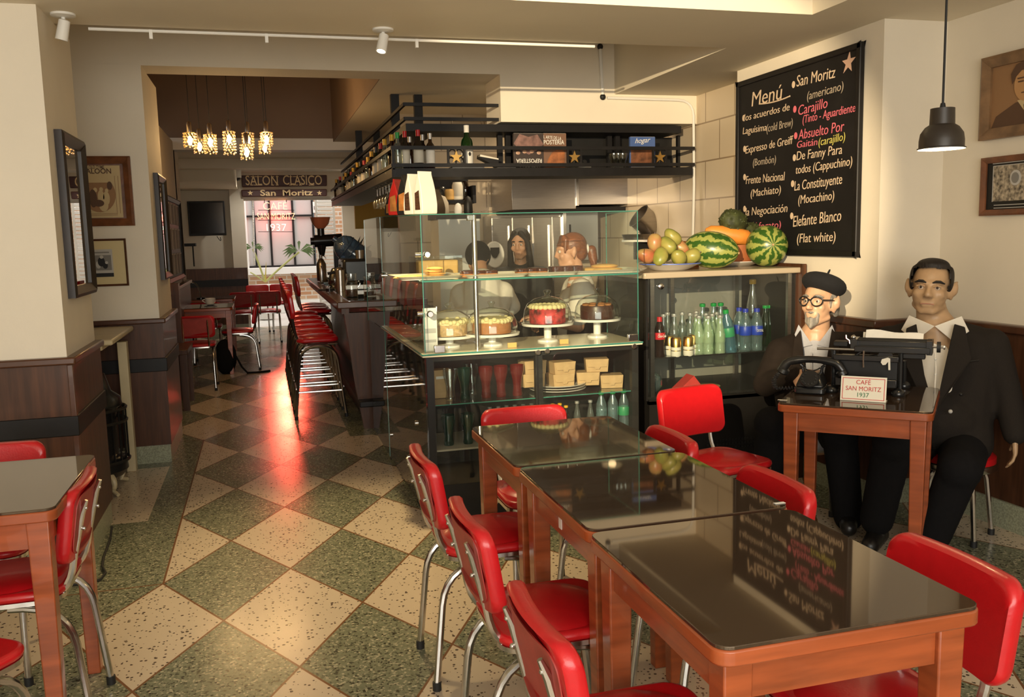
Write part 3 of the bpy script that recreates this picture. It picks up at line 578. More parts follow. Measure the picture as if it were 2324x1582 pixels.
# ------------------------------------------------------------------ chairs, stools and tables
def make_chair(name, label):
    """faces +x; origin on the floor under the seat"""
    t = thing(name, label, 'chair')
    s = MB().prism(rrect(.37, .37, .07), .465, .495, lambda u, v, k: (u, v, k)); so = s.build('seat', m.red, t, bevel=.0); so.data.materials[0] = m.red
    b = so.modifiers.new('bevel', 'BEVEL'); b.width = .014; b.segments = 3; b.limit_method = 'ANGLE'
    MB().ball((0, 0, .49), (.17, .175, .026), 20, 8).build('seat_crown', m.red, so)
    MB().prism(rrect(.365, .365, .07), .452, .466, lambda u, v, k: (u, v, k)).build('seat_rim', m.chrome, t)
    # padded back: red front and rim, duller rear panel, slight curve
    W, Hh = .39, .235
    def bk(u, v, k): bow = .022*(1-(2*u/W)**2); return V((-.215 - v*.16 - k + -bow*1.0 + .012, u, .682 + v))
    pol = rrect(W, Hh, .045, 6)
    # denser outline so that the bow shows
    def dens(pl):
        o = []
        for i, p in enumerate(pl):
            q = pl[(i+1) % len(pl)]; n = max(1, int(math.hypot(q[0]-p[0], q[1]-p[1])/.04))
            o += [(p[0]+(q[0]-p[0])*j/n, p[1]+(q[1]-p[1])*j/n) for j in range(n)]
        return o
    pol = dens(pol); mb = MB(); k = len(pol)
    rings = [(.80, -.020), (.93, -.021), (.985, -.014), (1.0, 0.0), (.985, .014), (.93, .021)]
    def sc(p, f): e = .045*(1-f)*2.2; return (p[0]-math.copysign(min(abs(p[0]), e), p[0]), p[1]-math.copysign(min(abs(p[1]), e), p[1]))
    vs = []; fs = []
    for f, d in rings: vs += [bk(*sc(p, f), d) for p in pol]
    for r in range(len(rings)-1): fs += [(r*k+i, r*k+(i+1) % k, (r+1)*k+(i+1) % k, (r+1)*k+i) for i in range(k)]
    fs += [tuple(range(k-1, -1, -1))]
    n = 8; o0 = len(vs); L = len(rings)-1
    fs += [tuple(L*k+i for i in range(k))]
    mb.add(vs, fs); bo = mb.build('backrest', m.red, t, ang=50)
    pb = dens(rrect(W*.86, Hh*.80, .04, 5)); MB().prism(pb, .0205, .0235, bk).build('back_panel', m.redback, bo)
    for s_ in (-1, 1):
        y = .125*s_
        MB().tube([(-.262, y, .755), (-.245, y, .715), (-.212, y, .58)] + arc((-.205, y, .54), (-.185, y, .448), (-.10, y, .444), 6) + [(.165, y, .444)], [.006, .011, .0115]+[.0115]*8, 8).build('frame_upright', m.chrome, t)
        for z in (.73, .665): MB().ball((-.262+(.755-z)*.16, y+.0, z), .0065, 8, 6).build('rivet', m.chrome, kids(t)[-1])
        y2 = .16*s_
        for nm, x1, xf in (('leg', -.205, -.235), ('leg', .165, .20)):
            sgn = -1 if x1 < 0 else 1
            lo = MB().tube(arc((sgn*.02, y2*.95, .44), (x1*.92, y2, .442), (x1, y2, .30), 7) + [(xf, y2*1.04, .02)], .0125, 9).build(nm, m.chrome, t)
            MB().lathe([(.0155, .0), (.0155, .03)], 10, (xf, y2*1.04, 0)).build('rubber_foot', m.rubber, lo)
    return t
proto = make_chair('dining_chair', 'x'); used = [0]
GC = 'red vinyl dining chairs'
def chair(x, y, rz, label, group=GC):
    if not used[0]:
        used[0] = 1; proto.location = (x, y, 0); proto.rotation_euler = (0, 0, rz); proto['label'] = label; proto['group'] = group; return proto
    return dup(proto, (x, y, 0), rz, label, group)
def make_table(name, w, d, h, label, loc, rz, group=None, ov=.025):
    t = thing(name, label, 'table', loc, rz, group)
    tp = MB().prism(rrect(w, d, .035), h-.04, h-.008, lambda u, v, k: (u, v, k)).build('tabletop', m.redwood, t, bevel=.004)
    gl = MB().prism(rrect(w-.006, d-.006, .032), h-.008, h, lambda u, v, k: (u, v, k)).build('glass_top', m.tabletop, t, bevel=.0015)
    L = .062
    for sx in (-1, 1):
        for sy in (-1, 1):
            cx, cy = sx*(w/2-ov-L/2), sy*(d/2-ov-L/2); mb = MB(); a = L/2; b = L/2*.72
            mb.add([(cx-a, cy-a, h-.04), (cx+a, cy-a, h-.04), (cx+a, cy+a, h-.04), (cx-a, cy+a, h-.04), (cx-b, cy-b, 0), (cx+b, cy-b, 0), (cx+b, cy+b, 0), (cx-b, cy+b, 0)],
                   [(0, 1, 2, 3), (7, 6, 5, 4), (0, 4, 5, 1), (1, 5, 6, 2), (2, 6, 7, 3), (3, 7, 4, 0)])
            mb.build('leg', m.redwood, t, bevel=.004)
    a = w/2-ov-L; b = d/2-ov-L; q = .02; e = .012
    for nm, x0, x1, y0, y1 in (('apron', -a, a, -d/2+ov+e, -d/2+ov+e+q), ('apron', -a, a, d/2-ov-e-q, d/2-ov-e), ('apron', -w/2+ov+e, -w/2+ov+e+q, -b, b), ('apron', w/2-ov-e-q, w/2-ov-e, -b, b)):
        bx(nm, m.redwood, x0, x1, y0, y1, h-.125, h-.04, t)
    return t
GT = 'wooden tables with glass tops pushed together'
make_table('cafe_table', .59, .675, .80, 'nearest red wood table with dark glass top in the foreground row', (1.048, 1.703, 0), 0, GT)
make_table('cafe_table', .59, .665, .80, 'middle red wood table with dark glass top in the foreground row', (1.058, 2.385, 0), 0, GT)
make_table('cafe_table', .59, .655, .80, 'farthest red wood table of the foreground row, close to the display case', (1.056, 3.055, 0), 0, GT)
chair(.735, 3.03, 0, 'red chair at the left side of the farthest foreground table')
chair(.735, 2.32, 0, 'red chair at the left side of the middle foreground table, between two others')
chair(.725, 1.645, 0, 'nearest red chair at the left side of the foreground tables, cut by the bottom edge')
chair(1.225, 2.99, PI, 'red chair tucked in at the right of the farthest foreground table')
chair(1.255, 2.33, PI, 'red chair tucked in at the right of the middle foreground table')
chair(1.27, 1.62, PI, 'big red chair at the right of the nearest foreground table')
chair(1.075, 3.47, -PI/2, 'red chair at the far end of the foreground tables, its back against the display case')
p = PZ(1690, 1030, .49); chair(p.x-.15, p.y-.04, math.radians(-76), 'single red chair facing the camera in front of the bottle fridge')
# left foreground table
make_table('cafe_table', .60, .69, .80, 'red wood table at the left edge by the panelled pier', (-.915, 3.105, 0), 0, 'side tables')
chair(-1.05, 3.56, -PI/2, 'red chair behind the left edge table, against the panelled pier')
chair(-.835, 3.11, PI, 'red chair seen edge-on at the right of the left edge table')
chair(-.90, 2.50, PI/2-.6, 'red chair on the near side of the left edge table, cut by the frame')

# booths and tables along the left wall further back
ya = .75*2015/(690-551); 
make_table('cafe_table', .62, .72, .80, 'nearest wooden table in the dim rear aisle, with a cup on it', (-.66, 11.25, 0), 0, 'tables along the rear aisle')
make_table('cafe_table', .66, .75, .80, 'second wooden table in the dim rear aisle, with a small lamp', (-.70, 12.95, 0), 0, 'tables along the rear aisle')
GR = 'chairs around the rear aisle tables'
chair(-.70, 10.0, PI/2, 'red chair seen from behind in front of the nearest rear table', GR)
chair(-.32, 11.3, PI, 'red chair pushed in at the aisle side of the nearest rear table', GR)
chair(-.72, 12.15, PI/2, 'dim red chair between the two rear aisle tables', GR)
for px, yy, rz, lb in ((552, 14.3, PI/2, 'dark red chair left of the pair standing before the courtyard doorway'), (609, 14.3, PI/2, 'dark red chair right of the pair standing before the courtyard doorway'),
                       (586, 16.0, -PI/2, 'dark red chair nearest the plant at the courtyard doorway'), (640, 16.0, -PI/2, 'dark red chair at the right of the courtyard doorway, behind the stools')):
    p = PZ(px, 700, .45); d = ray(px, 690); chair(d.x/d.y*yy, yy, rz, lb, GR)
# little wooden bench beside the booth
t = thing('wooden_bench', 'small brown wooden bench against the left wall before the rear tables', 'bench', (-.86, 8.95, 0))
bx('bench_top', m.wains, -1.1, -.70, 8.65, 9.3, .53, .575, t, bevel=.005)
for x in (-1.04, -.745):
    for y in (8.70, 9.24): bx('leg', m.wains, x-.03, x+.03, y-.03, y+.03, 0, .53, t)
fix(t)
# cup, desk lamp, backpack
def cup(p, label, r=.045):
    t = thing('coffee_cup', label, 'cup', p); MB().lathe([(.02, 0), (r*.7, .004), (r, .03), (r*1.02, .075), (r*.94, .075), (r*.6, .012)], 16).build('bowl', m.plate, t)
    MB().tube(arc((-r*.95, 0, .06), (-r*2.1, 0, .055), (-r*.85, 0, .02), 8), .006, 6).build('handle', m.plate, t)
    MB().lathe([(.03, -.012), (.075, 0), (.078, .004), (.03, -.002)], 18).build('saucer', m.plate, t); return t
p = PZ(480, 680, .812); cup((-.62, 11.35, .812), 'cream coffee cup with saucer on the nearest rear table', .06)
t = thing('desk_lamp', 'small bent desk lamp on the second rear table', 'lamp', (-.82, 12.85, .80))
MB().lathe([(.06, 0), (.06, .012), (.01, .02)], 14).build('base', m.black, t); MB().tube(arc((0, 0, .01), (.0, 0, .22), (-.13, 0, .24), 8), .008, 6).build('neck', m.chrome, t); MB().lathe([(.015, .02), (.04, -.03)], 12, (-.13, 0, .24)).build('shade', m.chrome, t)
t = thing('backpack', 'black backpack on the floor under the nearest rear table', 'backpack', (-.45, 11.0, 0))
mb = MB(); mb.ball((-.02, 0, .2), (.13, .10, .22)); mb.ball((-.02, -.07, .13), (.10, .06, .12)); blob(mb, 'body', m.trous, t, .02)
MB().tube([(.08, -.05, .25), (.16, -.08, .08), (.22, -.12, .012), (.36, -.12, .010), (.48, -.05, .010)], .012, 6).build('strap', m.trous, t)

# bar stools
def make_stool(label):
    t = thing('bar_stool', label, 'bar stool'); Z = .72
    s = MB().prism(rrect(.36, .37, .07), Z-.05, Z-.012, lambda u, v, k: (u, v, k)).build('seat', m.red, t); b = s.modifiers.new('b', 'BEVEL'); b.width = .016; b.segments = 3; b.limit_method = 'ANGLE'
    MB().ball((0, 0, Z-.014), (.16, .165, .024), 18, 8).build('seat_crown', m.red, s)
    bb = MB().prism(rrect(.36, .25, .07, 6), -.02, .02, lambda u, v, k: (-.205-v*.12+k-.025*(1-(2*u/.36)**2), u, 1.0+v)).build('backrest', m.red, t); q = bb.modifiers.new('b', 'BEVEL'); q.width = .012; q.segments = 3; q.limit_method = 'ANGLE'
    for s_ in (-1, 1):
        y = .13*s_
        MB().tube([(-.232, y, 1.09), (-.195, y, .82)] + arc((-.188, y, .77), (-.175, y, Z-.065), (-.10, y, Z-.068), 6) + [(.17, y, Z-.068)], .0115, 8).build('frame_upright', m.chrome, t)
        y2 = .165*s_
        for sg, xf in ((-1, -.215), (1, .215)):
            lo = MB().tube(arc((0, y2, Z-.085), (sg*.15, y2, Z-.085), (sg*.165, y2, Z-.22), 7) + [(xf, y2*1.03, .02)], .0125, 8).build('leg', m.chrome, t)
            MB().lathe([(.016, 0), (.016, .03)], 10, (xf, y2*1.03, 0)).build('rubber_foot', m.rubber, lo)
    for z in (.24,):
        for s_ in (-1, 1):
            MB().tube([(-.195, .168*s_, z), (.195, .168*s_, z)], .010, 7).build('footrail', m.chrome, t)
            MB().tube([(.197*s_, -.168, z+.03), (.197*s_, .168, z+.03)], .010, 7).build('footrail', m.chrome, t)
    return t
names = ['nearest red bar stool of the row along the bar', 'second red bar stool from the near end of the bar row', 'third red bar stool from the near end of the bar row', 'fourth red bar stool from the near end of the bar row', 'fifth red bar stool from the near end of the bar row', 'sixth and last red bar stool of the row along the bar']
s0 = make_stool(names[0]); s0['group'] = 'bar stools along the bar'; s0.location = (.435, 8.0, 0)
for i, yy in enumerate((8.5, 9.0, 9.5, 10.1, 10.75)): dup(s0, (.435, yy, 0), 0, names[i+1])
for i, yy in enumerate((11.2, 11.65, 12.1)): dup(s0, (.62, yy, 0), 0, 'dark red bar stool pushed in under the far end of the bar, %s' % ('nearest of three', 'middle of three', 'last of three')[i], 'bar stools under the far end')

# ------------------------------------------------------------------ bar
t = thing('bar_counter', 'long dark wooden bar counter with a glass inset top beside the stools', 'bar counter', (.9, 9.6, 0))
bx('countertop', m.wains2, .565, 1.30, 7.2, 12.1, 1.0, 1.055, t, bevel=.008)
bx('edge_moulding', m.wains, .60, .66, 7.23, 12.1, .955, 1.0, t)
bx('glass_inlay', m.darkglass, .66, 1.28, 7.21, 11.3, 1.055, 1.062, t)
bx('front_panel', m.wains, .86, .92, 7.3, 12.05, 0, .96, t)
mb = MB().prism([(.62, .96), (1.27, .96), (1.27, 0), (.74, 0), (.70, .25)], 7.24, 7.32, lambda u, v, k: (u, k, v)); mb.build('end_panel', m.wains, t)
bx('footrest', m.blackwood, .70, .98, 7.12, 12.0, .20, .25, t, bevel=.008)
bx('footrest_support', m.blackwood, .78, .86, 7.4, 11.9, 0, .20, t)
fix(t)

# ------------------------------------------------------------------ pastry display case
DX0, DX1, DY = .806, 2.02, 4.594
LZ, SZ, TZ = .945, 1.322, 1.668
BK = 5.06
t = thing('pastry_display_case', 'L-shaped glass pastry display case with cakes, centre of the room', 'display case', (1.4, 4.85, 0))
case = t
def pane(name, x0, x1, y0, y1, z0, z1, mt=None): return bx(name, mt or m.glass, x0, x1, y0, y1, z0, z1, t)
def sheet(name, pts, mt): return MB().add(pts, [(0, 1, 2, 3)]).build(name, mt, t, smooth=False)
sheet('front_pane', [(DX0, DY, LZ), (DX1, DY, LZ), (DX1, DY, TZ), (DX0, DY, TZ)], m.glass)
sheet('side_pane', [(DX0, DY, LZ), (DX0, 6.19, LZ), (DX0, 6.19, TZ+.03), (DX0, DY, TZ)], m.glass)
sheet('screen_pane', [(DX0, 6.21, .90), (DX0, 7.18, .90), (DX0, 7.18, TZ+.03), (DX0, 6.21, TZ+.03)], m.glass)
sheet('end_pane', [(DX1, DY, LZ), (DX1, BK, LZ), (DX1, BK, TZ), (DX1, DY, TZ)], sheet_glass('end_glass', (.88, .94, .90), .35, haze=.012))
e = MB()
for a, b in (((DX0, DY, TZ), (DX1, DY, TZ)), ((DX0, DY, TZ), (DX0, 6.2, TZ+.03)), ((DX1, DY, TZ), (DX1, BK, TZ)), ((DX0, DY, LZ), (DX0, DY, TZ)), ((DX1, DY, LZ), (DX1, DY, TZ)), ((DX1, BK, LZ), (DX1, BK, TZ)), ((DX0, 6.2, LZ), (DX0, 6.2, TZ+.03)), ((DX0, 7.18, .9), (DX0, 7.18, TZ+.03)), ((DX0, 6.2, TZ+.03), (DX0, 7.18, TZ+.03))): e.tube([a, b], .003, 4)
e.build('glass_edges', m.edgeglass, t)
sheet('glass_shelf', [(DX0+.01, DY+.005, SZ), (DX1-.01, DY+.005, SZ), (DX1-.01, BK, SZ), (DX0+.01, BK, SZ)], m.shelfglass)
sheet('glass_shelf', [(DX0+.01, BK, SZ), (DX0+.40, BK, SZ), (DX0+.40, 6.2, SZ), (DX0+.01, 6.2, SZ)], m.shelfglass)
e = MB()
for a, b in (((DX0, DY, SZ), (DX1, DY, SZ)), ((DX0, DY, SZ), (DX0, 6.2, SZ)), ((DX0-.02, DY-.02, LZ-.008), (DX1+.02, DY-.02, LZ-.008)), ((DX0-.02, DY-.02, LZ-.008), (DX0-.02, 6.25, LZ-.008))): e.tube([a, b], .005, 5)
e.build('shelf_edges', m.edgeglass, t)
bx('ledge', m.ledge, DX0-.02, DX1+.02, DY-.02, BK+.05, LZ-.022, LZ-.004, t, bevel=.004)
bx('ledge_return', m.ledge, DX0-.02, DX0+.42, BK+.05, 6.25, LZ-.022, LZ-.004, t, bevel=.004)
px = PY(1078, 600, DY+.07).x; MB().tube([(px, DY+.07, LZ-.004), (px, DY+.07, TZ-.005)], .0135, 12).build('post', m.chrome, t)
bx('post_clamp', m.chrome, px-.05, px-.015, DY+.003, DY+.03, TZ-.035, TZ-.005, t, bevel=.003)
for cx, cy in ((963, 578), (970, 713)):
    p = PY(cx, cy, DY); MB().lathe([(.018, 0), (.018, .022), (.014, .028)], 16, M=Matrix.Translation((p.x+.012, DY, p.z)) @ Matrix.Rotation(PI/2, 4, 'X')).build('glass_connector', m.chrome, t)
    MB().lathe([(.012, 0), (.012, .03)], 12, M=Matrix.Translation((DX0-.03, DY+.03, p.z)) @ Matrix.Rotation(PI/2, 4, 'Y')).build('glass_connector', m.chrome, t)
p = PX(872, 625, DX0); MB().lathe([(.016, 0), (.016, .02)], 14, M=Matrix.Translation((DX0-.02, p.y, p.z)) @ Matrix.Rotation(PI/2, 4, 'Y')).build('glass_connector', m.chrome, t)
for px in (997, 1436):
    p = PY(px, 785, DY); bx('pane_clip', m.chrome, p.x-.03, p.x+.03, DY-.012, DY+.012, LZ-.002, LZ+.04, t, bevel=.004)
# lower cabinet
for x in (DX0+.005, 1.415, DX1-.035): bx('upright', m.blackm, x, x+.04, DY+.01, DY+.045, .0, LZ-.02, t)
bx('upright', m.blackm, DX0, DX0+.03, 6.14, 6.18, 0, LZ-.02, t)
bx('top_rail', m.blackm, DX0, DX1, DY+.012, DY+.04, LZ-.05, LZ-.022, t)
bx('plinth', m.blackm, DX0, DX1, DY, BK, .0, .22, t)
sheet('cabinet_door', [(DX0+.04, DY+.004, .2), (1.42, DY+.004, .2), (1.42, DY+.004, LZ-.03), (DX0+.04, DY+.004, LZ-.03)], m.glass)
sheet('cabinet_door', [(1.43, DY+.004, .2), (DX1, DY+.004, .2), (DX1, DY+.004, LZ-.03), (1.43, DY+.004, LZ-.03)], m.glass)
for cx, cy in ((1219, 799), (1240, 796), (1437, 785)):
    p = PY(cx, cy, DY); MB().lathe([(.016, 0), (.016, .018), (.012, .022)], 16, M=Matrix.Translation((p.x, DY, p.z)) @ Matrix.Rotation(PI/2, 4, 'X')).build('door_stud', m.chrome, t)
bx('side_mirror_panel', m.darkglass, DX0-.004, DX0+.004, DY+.01, 7.1, .02, LZ-.03, t)
for yy, z in ((4.75, .22), (4.95, .5), (5.3, .22), (6.05, .2)): MB().lathe([(.014, 0), (.014, .012)], 12, M=Matrix.Translation((DX0-.014, yy, z)) @ Matrix.Rotation(PI/2, 4, 'Y')).build('panel_bolt', m.chrome, t)
bx('side_mirror_edge', m.edgeglass, DX0-.006, DX0+.006, 6.16, 6.19, .02, LZ-.03, t)
S1 = .655
sheet('cabinet_shelf', [(DX0+.03, DY+.03, S1), (DX1, DY+.03, S1), (DX1, BK, S1), (DX0+.03, BK, S1)], m.shelfglass)
MB().tube([(DX0+.03, DY+.03, S1), (DX1, DY+.03, S1)], .004, 4).build('shelf_edge', m.edgeglass, t)
bx('cabinet_shelf', mat('pale_shelf_board', (.35, .31, .24), .5), DX0+.03, DX1, DY+.05, BK, .395, .405, t)
bx('cabinet_back', m.blackm, DX0, DX1, BK, BK+.02, 0, LZ-.02, t)
bx('cabinet_end', m.blackm, DX1-.004, DX1+.004, DY+.04, BK, 0, LZ-.02, t)
fix(t)

# ------------------------------------------------------------------ things in the display case
def cake(px, py, r, label, side, top, hgt=.085, stand=.10, yy=4.80, dome=True, kind=0):
    c = PY(px, py, yy); t = thing('cake_stand', label, 'cake stand', (c.x, yy, LZ-.004)); z0 = stand
    MB().lathe([(.06, 0), (.058, .01), (.022, .02), (.022, z0-.02), (.05, z0-.012), (r*1.42, z0-.006), (r*1.45, z0+.008), (r*1.36, z0+.004), (.01, z0+.002)], 36).build('stand', m.plate, t)
    k = MB().lathe([(r*.98, z0+.006), (r, z0+.012), (r, z0+hgt-.008), (r*.97, z0+hgt), (.001, z0+hgt+.002)], 36); ck = k.build('cake', side, t)
    ic = MB()
    if kind == 0:
        ic.lathe([(r*.99, z0+hgt-.02), (r*1.02, z0+hgt-.01), (r*.98, z0+hgt+.006), (.001, z0+hgt+.008)], 36)
        for i in range(30): a = 2*PI*i/30; ic.ball((r*.96*math.cos(a), r*.96*math.sin(a), z0+hgt+random.uniform(-.012, .004)), (.016, .016, .014), 8, 5)
    elif kind == 1:
        for i in range(22): a = 2*PI*i/22; ic.ball((r*.88*math.cos(a), r*.88*math.sin(a), z0+hgt+.006), (.02, .02, .016), 8, 5)
        for i in range(8): a = random.uniform(0, 6.3); q = random.uniform(0, .6)*r; ic.ball((q*math.cos(a), q*math.sin(a), z0+hgt+.004), (.03, .03, .014), 8, 5)
    else:
        for i in range(8): a = 2*PI*i/8; ic.lathe([(.022, z0+hgt), (.022, z0+hgt+.008), (.001, z0+hgt+.012)], 12, (r*.7*math.cos(a), r*.7*math.sin(a), 0))
    ic.build('icing', top, ck)
    if dome:
        D = r*1.34; zd = z0+.008; Hh = max(hgt+.055, .135)
        dm = MB().lathe([(D, zd), (D*.995, zd+Hh*.25), (D*.95, zd+Hh*.5), (D*.82, zd+Hh*.74), (D*.55, zd+Hh*.92), (D*.2, zd+Hh), (.012, zd+Hh+.002)], 40, cap=False).build('dome', m.domeglass, t)
        MB().lathe([(.016, zd+Hh), (.012, zd+Hh+.012), (.022, zd+Hh+.026), (.020, zd+Hh+.036), (.006, zd+Hh+.038)], 16).build('dome_knob', m.clear, dm)
    return t
cake(1117, 770, .108, 'caramel sponge cake with scalloped cream top under a glass dome', m.cakebrown, m.cream, .085, .065, 4.80)
cake(1243, 748, .104, 'red velvet cake with piped cream under a glass dome, centre of the case', m.redvelvet, m.cream, .095, .10, 4.84, kind=1)
cake(1355, 735, .098, 'dark chocolate cake with round toppings under a glass dome', m.choccake, m.cakebrown, .085, .105, 4.90, kind=2)
cake(1020, 765, .10, 'crumbed cream cake under a glass dome, leftmost cake in the case', m.carrot, m.cream, .085, .06, 4.84, kind=0)
# tray of toasted pastries at the left
c = PX(925, 750, .95); t = thing('pastry_plate', 'oval white plate of toasted croissants with tongs at the left end of the case', 'plate', (.97, 5.25, LZ-.004))
MB().lathe([(.08, 0), (.16, .012), (.162, .016), (.07, .005)], 28, M=Matrix.Diagonal((.85, 1.3, 1, 1))).build('plate', m.tray, t)
for i, (x, y, a, z) in enumerate(((-.02, -.11, .4, .03), (.03, -.03, 1.0, .035), (-.05, .05, .2, .03), (.04, .10, -.5, .03), (0, 0, .7, .075))):
    mb = MB(); pts = [V((x+.065*math.cos(a+q), y+.05*math.sin(a+q)*1.0, z)) for q in (-1.2, -.6, 0, .6, 1.2)]; mb.tube(pts, [.012, .028, .034, .028, .012], 10)
    o = mb.build('croissant', m.croiss, None); o.parent = None; o.location = t.location; tag(o, 'toasted croissant heaped on the oval plate at the left end of the case', 'croissant', 'croissants on the oval plate')
g = thing('serving_tongs', 'bent wire serving tongs lying on the plate of croissants', 'tongs', (.90, 4.98, LZ+.02))
MB().tube(arc((-.02, -.05, 0), (.03, -.02, -.005), (.05, .03, .10), 8)+[(.055, .04, .19)], .004, 6).build('arm', m.chrome, g); MB().tube(arc((-.05, .03, 0), (.01, .06, -.005), (.03, .07, .10), 8)+[(.05, .05, .19)], .004, 6).build('arm', m.chrome, g)
# trays on the glass shelf
def tray(px0, px1, y0, y1, label, name='serving_tray'):
    a, b = PY(px0, 615, 4.8).x, PY(px1, 615, 4.8).x; cx, cy = (a+b)/2, (y0+y1)/2; t = thing(name, label, 'tray', (cx, cy, SZ+.002)); w, d = b-a, y1-y0
    mb = MB(); mb.prism(rrect(w*.86, d*.8, .03), .002, .005, lambda u, v, k: (u, v, k)); po, pi_ = rrect(w, d, .04), rrect(w*.86, d*.8, .03); k = len(po)
    vs = [(u, v, .022) for u, v in po] + [(u, v, .004) for u, v in pi_]; mb.add(vs, [(i, (i+1) % k, k+(i+1) % k, k+i) for i in range(k)]); mb.build('tray', m.tray, t); return t
ta = tray(1040, 1190, 4.64, 4.98, 'white tray with chocolate brownies at the left of the glass shelf')
tb = tray(1180, 1300, 4.64, 4.98, 'white tray with chocolate slices in the middle of the glass shelf')
tc = tray(1285, 1448, 4.64, 4.98, 'white tray with flat golden bread at the right of the glass shelf')
td = tray(895, 1045, 4.66, 5.10, 'white tray with stacked biscuits at the left corner of the glass shelf')
def slab(px, yy, w, d, h, mt, label, name, cat, group, top=None, z=SZ+.009):
    x = PY(px, 615, yy).x; o = MB().prism(rrect(w, d, .015, 3), 0, h, lambda u, v, k: (u, v, k)).build(name, mt, None, bevel=.004); o.location = (x, yy, z); tag(o, label, cat, group)
    if top: MB().prism(rrect(w*1.01, d*1.01, .015, 3), h*.5, h+.004, lambda u, v, k: (u, v, k)).build('glaze', top, o, bevel=.004)
    return o
for px, w in ((1060, .07), (1085, .07), (1112, .075), (1066, .07)): slab(px, 4.72+.1*(px == 1066), w, .08, .03, m.cakebrown, 'glazed chocolate brownie on the left tray of the glass shelf', 'brownie', 'brownie', 'brownies on the left tray', m.choc)
for px, yy in ((1183, 4.72), (1205, 4.73), (1228, 4.71), (1212, 4.83)): slab(px, yy, .06, .08, .032, m.cakebrown, 'chocolate topped slice on the middle tray of the glass shelf', 'chocolate_slice', 'cake slice', 'slices on the middle tray', m.choc)
for px, yy in ((1262, 4.72), (1284, 4.72), (1305, 4.74)): slab(px, yy, .065, .10, .038, m.choccake, 'thick dark brownie at the left end of the bread tray', 'brownie', 'brownie', 'dark brownies beside the bread', m.choc)
for px, yy, z, w in ((1340, 4.80, 0, .10), (1375, 4.76, 0, .16), (1372, 4.80, .018, .13)): 
    o = MB().ball((0, 0, .012), (w*.62, .07, .014), 20, 8).build('flat_bread', m.bread); o.location = (PY(px, 610, yy).x, yy, SZ+.010+z); tag(o, 'golden flat bread lying on the right tray of the glass shelf', 'bread', 'flat breads on the right tray')
for i in range(4):
    o = MB().ball((0, 0, .008), (.065-.006*i, .06, .009), 18, 6).build('biscuit', m.bread); o.location = (PY(983+4*(i % 2), 610, 4.8).x, 4.80, SZ+.010+.014*i); tag(o, 'round golden biscuit in the small stack at the left corner of the glass shelf', 'biscuit', 'stacked biscuits')
for px, yy in ((920, 4.75), (935, 4.9)):
    o = MB().ball((0, 0, .006), (.07, .05, .008), 18, 6).build('tortilla', m.bread); o.location = (PY(px, 615, yy).x, yy, SZ+.012); tag(o, 'thin pale flatbread at the left end of the corner tray', 'flatbread', 'thin flatbreads')
t = thing('bread_box', 'boxed golden sponge cake behind a clear lid on the left glass shelf', 'cake', (1.02, 5.35, SZ+.002))
bx('sponge', m.bread, -.12, .12, -.11, .11, .003, .09, t, bevel=.01); bx('clear_lid', m.clear, -.14, .14, -.13, .13, 0, .115, t)
# price card stack
p = PY(975, 740, 4.68); t = thing('card_holder', 'tall white printed card standing in the left front corner of the case', 'card', (p.x, 4.68, LZ-.004))
bx('card', m.paper, -.035, .04, -.002, .002, .0, .235, t); bx('card_foot', m.clear, -.04, .045, -.03, .03, 0, .01, t)
MB().box(-.028, .033, -.004, -.0025, .10, .125).box(-.028, .033, -.004, -.0025, .05, .065).build('print', m.grey_l, t)
for px, yy, w in ((1162, 4.64, .05), (1280, 4.66, .05)):
    x = PY(px, 780, yy).x; t = thing('price_tag', 'small golden price tag standing before the %s' % ('caramel cake' if px == 1162 else 'red velvet cake'), 'price tag', (x, yy, LZ-.004)); bx('tag_face', m.bread, -w/2, w/2, -.004, .004, 0, .028, t); bx('tag_base', m.clear, -w/2, w/2, -.012, .012, 0, .004, t)

def glass_tumbler(mt, label, x, y, z, group, h=.16, name='soda_glass'):
    o = MB().lathe([(.026, 0), (.029, .01), (.024, h*.3), (.027, h*.5), (.040, h*.8), (.041, h), (.038, h), (.036, h*.8), (.024, h*.5), (.02, .02), (.001, .015)], 20).build(name, mt); o.location = (x, y, z); return tag(o, label, 'glass', group)
def at_shelf(px, z, yy): return PY(px, 880, yy).x
for px, mt, lb in ((1022, m.clear, 'clear flared soda glass on the left of the lower cabinet'), (1055, m.tealglass, 'teal flared soda glass beside the clear one in the lower cabinet'), (1103, m.redglass, 'red flared soda glass, leftmost of the red trio in the cabinet'), (1137, m.redglass, 'red flared soda glass, middle of the red trio in the cabinet'), (1174, m.redglass, 'red flared soda glass, rightmost of the red trio in the cabinet')):
    glass_tumbler(mt, lb, at_shelf(px, S1, 4.74), 4.74, S1+.001, 'coloured soda glasses', .175)
glass_tumbler(m.clear, 'clear flared soda glass half hidden behind the teal glass', at_shelf(1072, S1, 4.86), 4.86, S1+.001, 'coloured soda glasses', .175)
for px, lb in ((1018, 'tall teal glass on the bottom shelf, left one'), (1062, 'tall teal glass on the bottom shelf, right one')): glass_tumbler(m.tealglass, lb, PY(px, 980, 4.74).x, 4.74, .406, 'teal glasses on the bottom shelf', .17)
t = thing('brick_of_panela', 'brown paper packet with a white label in the top left of the lower cabinet', 'packet', (.93, 4.86, S1+.001)); bx('wrap', m.kraft, -.06, .06, -.04, .04, 0, .16, t, bevel=.004); bx('label', m.paper, -.03, .02, -.043, -.04, .11, .125, t)
t = thing('plate_stack', 'stack of white plates under the cardboard boxes in the lower cabinet', 'plates', (PY(1265, 880, 4.82).x, 4.82, S1+.001))
for i in range(3): MB().lathe([(.10, .001+i*.014), (.165, .014+i*.014), (.167, .018+i*.014), (.09, .006+i*.014)], 30).build('plate', m.plate, t)
